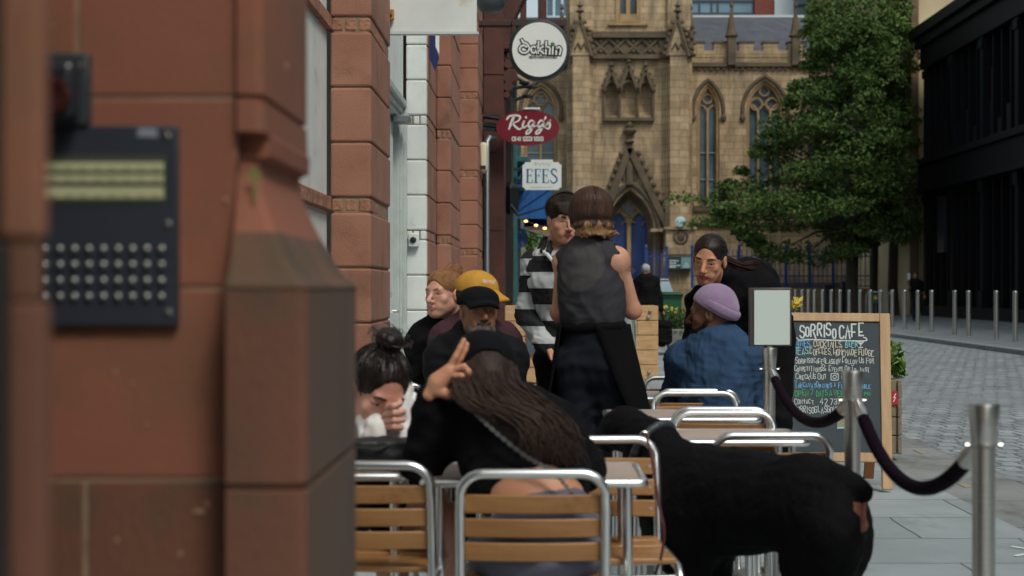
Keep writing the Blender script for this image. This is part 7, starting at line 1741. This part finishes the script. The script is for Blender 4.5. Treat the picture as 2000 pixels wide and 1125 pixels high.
# ---- man in the mustard cap
p = Person('person in a mustard yellow cap and maroon jacket behind the flat capped man', dict(head=P(934, 584, 6.75), neck=P(918, 636, 6.8), shA=P(872, 668, 6.8), shB=(-.17, 6.82, .94), elA=P(862, 770, 6.8), wrA=(-.36, 6.6, .72), elB=(-.12, 6.8, .7), wrB=(-.2, 6.6, .72),
    pel=(-.26, 7.0, .53), hipA=(-.35, 6.97, .53), hipB=(-.17, 6.97, .53), kneA=(-.36, 6.7, .53), kneB=(-.16, 6.7, .53), ankA=(-.36, 6.74, .085), ankB=(-.16, 6.74, .085), toe=(0, -1, 0)), 'fair', f=(0, -1, 0), hf=(.82, -.55, -.05))
p.body(vox=.012); j = p.J
def fn(S):
    p.torso(S, .028, .06)
    for q in 'AB': p.arm(S, q, .026, 0, .95, .05)
    S.cap(j['neck'] + V3(0, 0, .035), j['neck'], .062, .07, .02)
p.cloth('maroon_jacket', mat('maroon_cloth', (62, 24, 38), .85, c2=(50, 19, 31), scale=9, bump=.2, bscale=200), fn, .008, .008, 22, 44)
def fn(S):
    for q in 'AB': p.leg(S, q, .018, 1, .05, .01)
p.cloth('trousers', M['blackcloth'], fn, .012, .004, 20, 3); p.shoes(M['shoe']); p.face(dk); H = p.H
S = SDF(.005); S.ell(H(0, -.02, .02), (.082, .098, .08), p.HM, .02); S.ell(H(0, .09, -.04), (.075, .065, .1), p.HM, .01, 's'); V, Q, L = S.mesh(None, 1); npmesh('hair', V, Q, dk, parent=p.t)
yc = cap_mesh(p, mat('mustard_cotton', (188, 138, 46), .8, c2=(172, 122, 36), scale=18, bump=.2, bscale=200), .35, .088, .075)
lt = MB(); O_ = Vector(P(945, 548, 6.645)); 
for i, x in enumerate((0, .016, .031, .046)):
    a = [(x + .005 * math.cos(t_), .006 * math.sin(t_) - .004 * i * .6) for t_ in np.linspace(0, 6.283, 9)]; lt.ribbon(a, .0026, O_, EX, EZ, (.35, -.94, 0), .0)
    if i in (0, 3): lt.ribbon([(x + .0055, .004 - .0024 * i), (x + .0055, (-.013 if i == 0 else .012) - .0024 * i)], .0026, O_, EX, EZ, (.35, -.94, 0), .0004)
lt.build('lettering', M['signwhite'], yc, smooth=0)

# ---- ginger man with a bun
p = Person('fair ginger haired man with a hair bun and black jacket frowning to one side', dict(head=P(866, 574, 7.0), neck=P(884, 630, 7.08), shA=P(826, 668, 7.05), shB=P(946, 668, 7.15), elA=P(812, 770, 7.0), wrA=(-.5, 6.85, .66), elB=(-.24, 7.1, .7), wrB=(-.33, 6.9, .66),
    pel=(-.55, 7.25, .53), hipA=(-.64, 7.22, .53), hipB=(-.46, 7.22, .53), kneA=(-.66, 6.85, .53), kneB=(-.47, 6.85, .53), ankA=(-.66, 6.88, .085), ankB=(-.47, 6.88, .085), toe=(0, -1, 0)), 'pink', f=(0, -1, 0), hf=(-.6, -.8, -.04))
p.body(vox=.011, headkw=dict(nose=1.2, neck_r=.055)); j = p.J
def fn(S):
    p.torso(S, .026, .06)
    for q in 'AB': p.arm(S, q, .026, 0, .95, .05)
    S.cap(j['neck'] + V3(0, 0, .02), j['neck'], .06, .07, .02)
p.cloth('black_jacket', M['blackcotton'], fn, .008, .008, 22, 47)
def fn(S):
    for q in 'AB': p.leg(S, q, .018, 1, .05, .01)
p.cloth('trousers', M['blackcloth'], fn, .012, .004, 20, 3); p.shoes(M['shoe'])
gh = hair_mat('ginger_hair', (146, 104, 68), (112, 76, 48)); p.face(mat('ginger_brow', (140, 96, 66), .7), .004); H = p.H
def fn(S):
    S.ell(H(0, -.018, .042), (.083, .1, .083), p.HM, .02); S.ell(H(0, .094, -.032), (.066, .06, .108), p.HM, .01, 's'); S.plane(H(0, 0, -.05), -p.HM[:, 2])
    for x in (-1, 1): S.ell(H(x * .098, -.004, -.012), (.028, .026, .036), p.HM, .008, 's')
    for i in range(7): a = i * .9; S.sph(H(.02 * math.cos(a), -.085 + .018 * math.sin(a), .105 + .016 * math.sin(a * 1.7)), .024, .006)
S = SDF(.004); fn(S); V, Q, L = S.mesh(strand_disp(p, .002, 44, 6), 1); npmesh('hair', V, Q, gh, parent=p.t)
strands(p, gh, (0, -.018, .042), (.083, .1, .083), (0, -.7, .6), 420, (.3, 2.2), .7, face=(.066, .108, -.032), seed=5)
strands(p, gh, (0, -.085, .108), (.044, .04, .04), (0, -1, .3), 120, (.2, 2.6), 1.0, seed=6, lift=.008)
MB().ball(H(.082, .0, -.036), .006, 8).build('ear_plug', M['black'], p.t)

# ---- grey haired man walking away
p = Person('grey haired man in a black hoodie walking away, carrying a black bag', dict(head=P(1261, 528, 25.5), neck=P(1262, 542, 25.5), shA=P(1246, 551, 25.5), shB=P(1279, 551, 25.5), elA=P(1240, 578, 25.5), wrA=P(1244, 602, 25.3), elB=P(1287, 578, 25.5), wrB=P(1291, 606, 25.45),
    pel=P(1264, 598, 25.5), hipA=(1.87, 25.5, .86), hipB=(2.06, 25.5, .86), kneA=(1.86, 25.6, .46), kneB=(2.06, 25.4, .46), ankA=(1.87, 25.75, .09), ankB=(2.06, 25.3, .09)), 'fair', hf=(.1, 1, 0), girth=1.05)
p.body(vox=.016, hvox=.009, hands=[hand_prims(p.J['wrA'], frame((0, .2, -1), (0, 1, 0)), (40, 45, 50, 55), vox=.005), hand_prims(p.J['wrB'], frame((0, .2, -1), (0, 1, 0)), (60, 65, 70, 75), vox=.005)]); j = p.J
def fn(S):
    p.torso(S, .04, .06)
    for q in 'AB': p.arm(S, q, .03, 0, .95, .05)
    S.ell(j['neck'] + V3(0, -.09, -.02), (.11, .06, .06), None, .03)
p.cloth('hoodie', M['blackcloth'], fn, .014, .01, 16, 51)
def fn(S):
    for q in 'AB': p.leg(S, q, .025, 1, .05, .02)
p.cloth('trousers', M['blackcloth'], fn, .016, .006, 16, 3); p.shoes(M['shoe'])
H = p.H; S = SDF(.009); S.ell(H(0, -.02, .035), (.083, .1, .085), p.HM, .02); S.ell(H(0, .09, -.05), (.08, .06, .11), p.HM, .01, 's'); S.plane(H(0, 0, -.045), -p.HM[:, 2]); V, Q, L = S.mesh(None, 1); npmesh('hair', V, Q, hair_mat('grey_hair', (176, 176, 176), (134, 134, 136)), parent=p.t)
t = thing('carrier_bag', P(1297, 640, 25.4), 'soft black bag hanging from the hand of the grey haired man', 'bag')
S = SDF(.012); S.rbox(P(1297, 648, 25.4), (.085, .11, .16), None, .05, .03); S.sph(P(1293, 668, 25.4), .09, .05); V, Q, L = S.mesh(folds(.012, 16, 4)); npmesh('body', V, Q, M['blackcloth'], parent=t)
MB().tube([P(1291, 609, 25.43), P(1294, 618, 25.4), P(1297, 628, 25.4)], .02, 6).build('handle', M['blackcloth'], t)

# ---- man walking by the black building
Yw = 48.5
p = Person('man in dark clothes walking beside the black building, holding something up', dict(head=P(1788, 538, Yw), neck=P(1789, 547, Yw), shA=P(1781, 551, Yw), shB=P(1798, 551, Yw), elA=P(1779, 566, Yw), wrA=P(1775, 555, Yw - .25), elB=P(1803, 566, Yw), wrB=P(1805, 577, Yw),
    pel=P(1790, 580, Yw), hipA=P(1786, 582, Yw), hipB=P(1794, 582, Yw), kneA=P(1785, 604, Yw), kneB=P(1796, 604, Yw + .2), ankA=(12.82, Yw - .15, .16), ankB=(13.02, Yw + .35, .16), toe=(0, -1, 0)), 'brown', f=(0, -1, 0), hf=(-.3, -1, 0))
p.body(vox=.022, hvox=.016, hands=[hand_prims(p.J['wrA'], frame((-.2, -.3, 1), (0, 1, 0)), (30, 30, 30, 30), vox=.006), hand_prims(p.J['wrB'], frame((0, -.2, -1), (0, 1, 0)), (30, 30, 30, 30), vox=.006)]); j = p.J
def fn(S):
    p.torso(S, .03, .06)
    for q in 'AB': p.arm(S, q, .03, 0, .5, .05)
p.cloth('dark_shirt', M['blackcloth'], fn, .02, .008, 12, 55)
def fn(S):
    for q in 'AB': p.leg(S, q, .025, 1, .05, .02)
p.cloth('trousers', M['navy'], fn, .02, .006, 12, 3); p.shoes(M['shoe'])
H = p.H; S = SDF(.014); S.ell(H(0, -.02, .035), (.085, .1, .085), p.HM, .02); S.ell(H(0, .09, -.05), (.08, .06, .11), p.HM, .01, 's'); S.plane(H(0, 0, -.045), -p.HM[:, 2]); V, Q, L = S.mesh(None, 1); npmesh('hair', V, Q, dk, parent=p.t)
t = thing('phone', P(1775, 540, Yw - .3), 'small pale phone held up by the man beside the black building', 'phone')
q = P(1775, 540, Yw - .3); MB().box(q.x - .05, q.x + .05, q.y - .01, q.y + .01, q.z - .1, q.z + .11).build('screen', mat('pale_phone', (170, 190, 200), .3), t, bevel=.008)

# ------------------------------------------------------------------ the dog
dg = thing('dog', (.6, 4.2, 0), 'big black dog with a tan patch under its tail standing between the chairs', 'dog')
yd = lambda px: 3.95 + (1690 - px) * .00145
D_ = lambda px, py, dy=0: A3(P(px, py, yd(px) + dy))
def gz(px, z, dy=0): q = P(px, 0, yd(px) + dy); return V3(q.x, q.y, z)
S = SDF(.0075); axd = A3(Vector((P(1600, 0, yd(1600)) - P(1350, 0, yd(1350)))).normalized()); MD = np.stack([axd, np.cross(V3(0, 0, 1), axd), V3(0, 0, 1)], 1)
S.cap(D_(1345, 965), D_(1560, 985), .15, .118, .06); S.ell(D_(1350, 1010), (.17, .14, .2), MD, .06); S.ell(D_(1460, 990), (.2, .13, .14), MD, .06); S.ell(D_(1600, 1015), (.125, .12, .135), MD, .06); S.cap(D_(1390, 962), D_(1580, 985), .135, .118, .05)
S.cap(D_(1570, 945), D_(1640, 968), .085, .07, .05)
S.cap(D_(1340, 945), D_(1272, 868), .105, .078, .05); S.cap(D_(1272, 868), D_(1226, 838, .05), .074, .07, .04); S.ell(D_(1218, 838, .06), (.08, .078, .07), MD, .03); S.cap(D_(1205, 842, .1), D_(1182, 856, .2), .055, .04, .03); S.cap(D_(1188, 866, .12), D_(1176, 868, .18), .03, .022, .02)
for dy in (-.075, .06): S.ell(D_(1236, 846, dy + .04), (.03, .016, .055), MD, .02)
for dy, off in ((-.075, 0), (.075, 16)):
    h = D_(1618 + off, 1040, dy); kn = gz(1570 + off, .40, dy); ho = gz(1668 + off * .5, .235, dy); pw = gz(1655 + off * .5, .045, dy); toe = gz(1625 + off * .5, .03, dy)
    S.ell(D_(1612 + off, 1075, dy), (.11, .062, .16), MD, .05); S.cap(h, kn, .095, .062, .05); S.cap(kn, ho, .055, .032, .03); S.cap(ho, pw, .031, .028, .02); S.cap(pw, toe, .034, .03, .02)
    s0 = D_(1345 + off * 2.5, 1010, dy); e = gz(1372 + off * 2.5, .44, dy); w_ = gz(1362 + off * 2.5, .2, dy); f_ = gz(1358 + off * 2.5, .045, dy); t_ = gz(1330 + off * 2.5, .03, dy)
    S.cap(s0, e, .085, .055, .05); S.cap(e, w_, .046, .034, .03); S.cap(w_, f_, .033, .029, .02); S.cap(f_, t_, .035, .03, .02)
S.cap(D_(1640, 934), D_(1668, 944), .03, .026, .03); S.cap(D_(1668, 944), D_(1689, 960), .026, .02, .02); S.cap(D_(1689, 960), D_(1692, 972), .02, .012, .02)
tc_ = D_(1686, 1005); mz = D_(1186, 866, .2)
def dl(C):
    d = (C - tc_); n_ = np.sin(C[:, 2] * 120) * .006
    return (((np.abs(d[:, 2]) < .04 + n_) & (np.abs((d @ MD)[:, 0]) < .05) & (np.abs((d @ MD)[:, 1]) < .045 + n_)) | (np.linalg.norm(C - mz, axis=1) < .05) | (C[:, 2] < .12)).astype(int)
f1, f2 = folds(.003, 120, 3, (1, 1, .6)), folds(.005, 18, 6)
V, Q, L = S.mesh(lambda a, b_, c_: f1(a, b_, c_) + f2(a, b_, c_), 1, dl)
npmesh('body', V, Q, [mat('black_fur', (5, 5, 7), .75, c2=(8, 8, 10), scale=40, bump=.5, bscale=260, stretch=(.4, 1, 1), spec=.12), mat('tan_fur', (112, 62, 38), .7, c2=(86, 46, 28), scale=30, bump=.5, bscale=200)], L, dg)
S = SDF(.005); ca = D_(1270, 850); an = D_(1222, 820) - D_(1330, 905); an /= np.linalg.norm(an); u_ = np.cross(an, V3(0, 1, 0)); u_ /= np.linalg.norm(u_); v_ = np.cross(an, u_)
for i in range(24): a = 2 * math.pi * i / 24; b_ = 2 * math.pi * (i + 1) / 24; c0 = D_(1276, 874); S.cap(c0 + (u_ * math.cos(a) + v_ * math.sin(a)) * .088, c0 + (u_ * math.cos(b_) + v_ * math.sin(b_)) * .088, .013, None, .006)
V, Q, L = S.mesh(None, 1); co_ = npmesh('collar', V, Q, mat('dark_grey_collar', (58, 62, 66), .5, c2=(40, 42, 46), scale=40), parent=dg)
MB().tube(arc(D_(1258, 852, -.12), .014, 0, 6.283, 12), .003, 6).build('ring', M['steel'], co_)
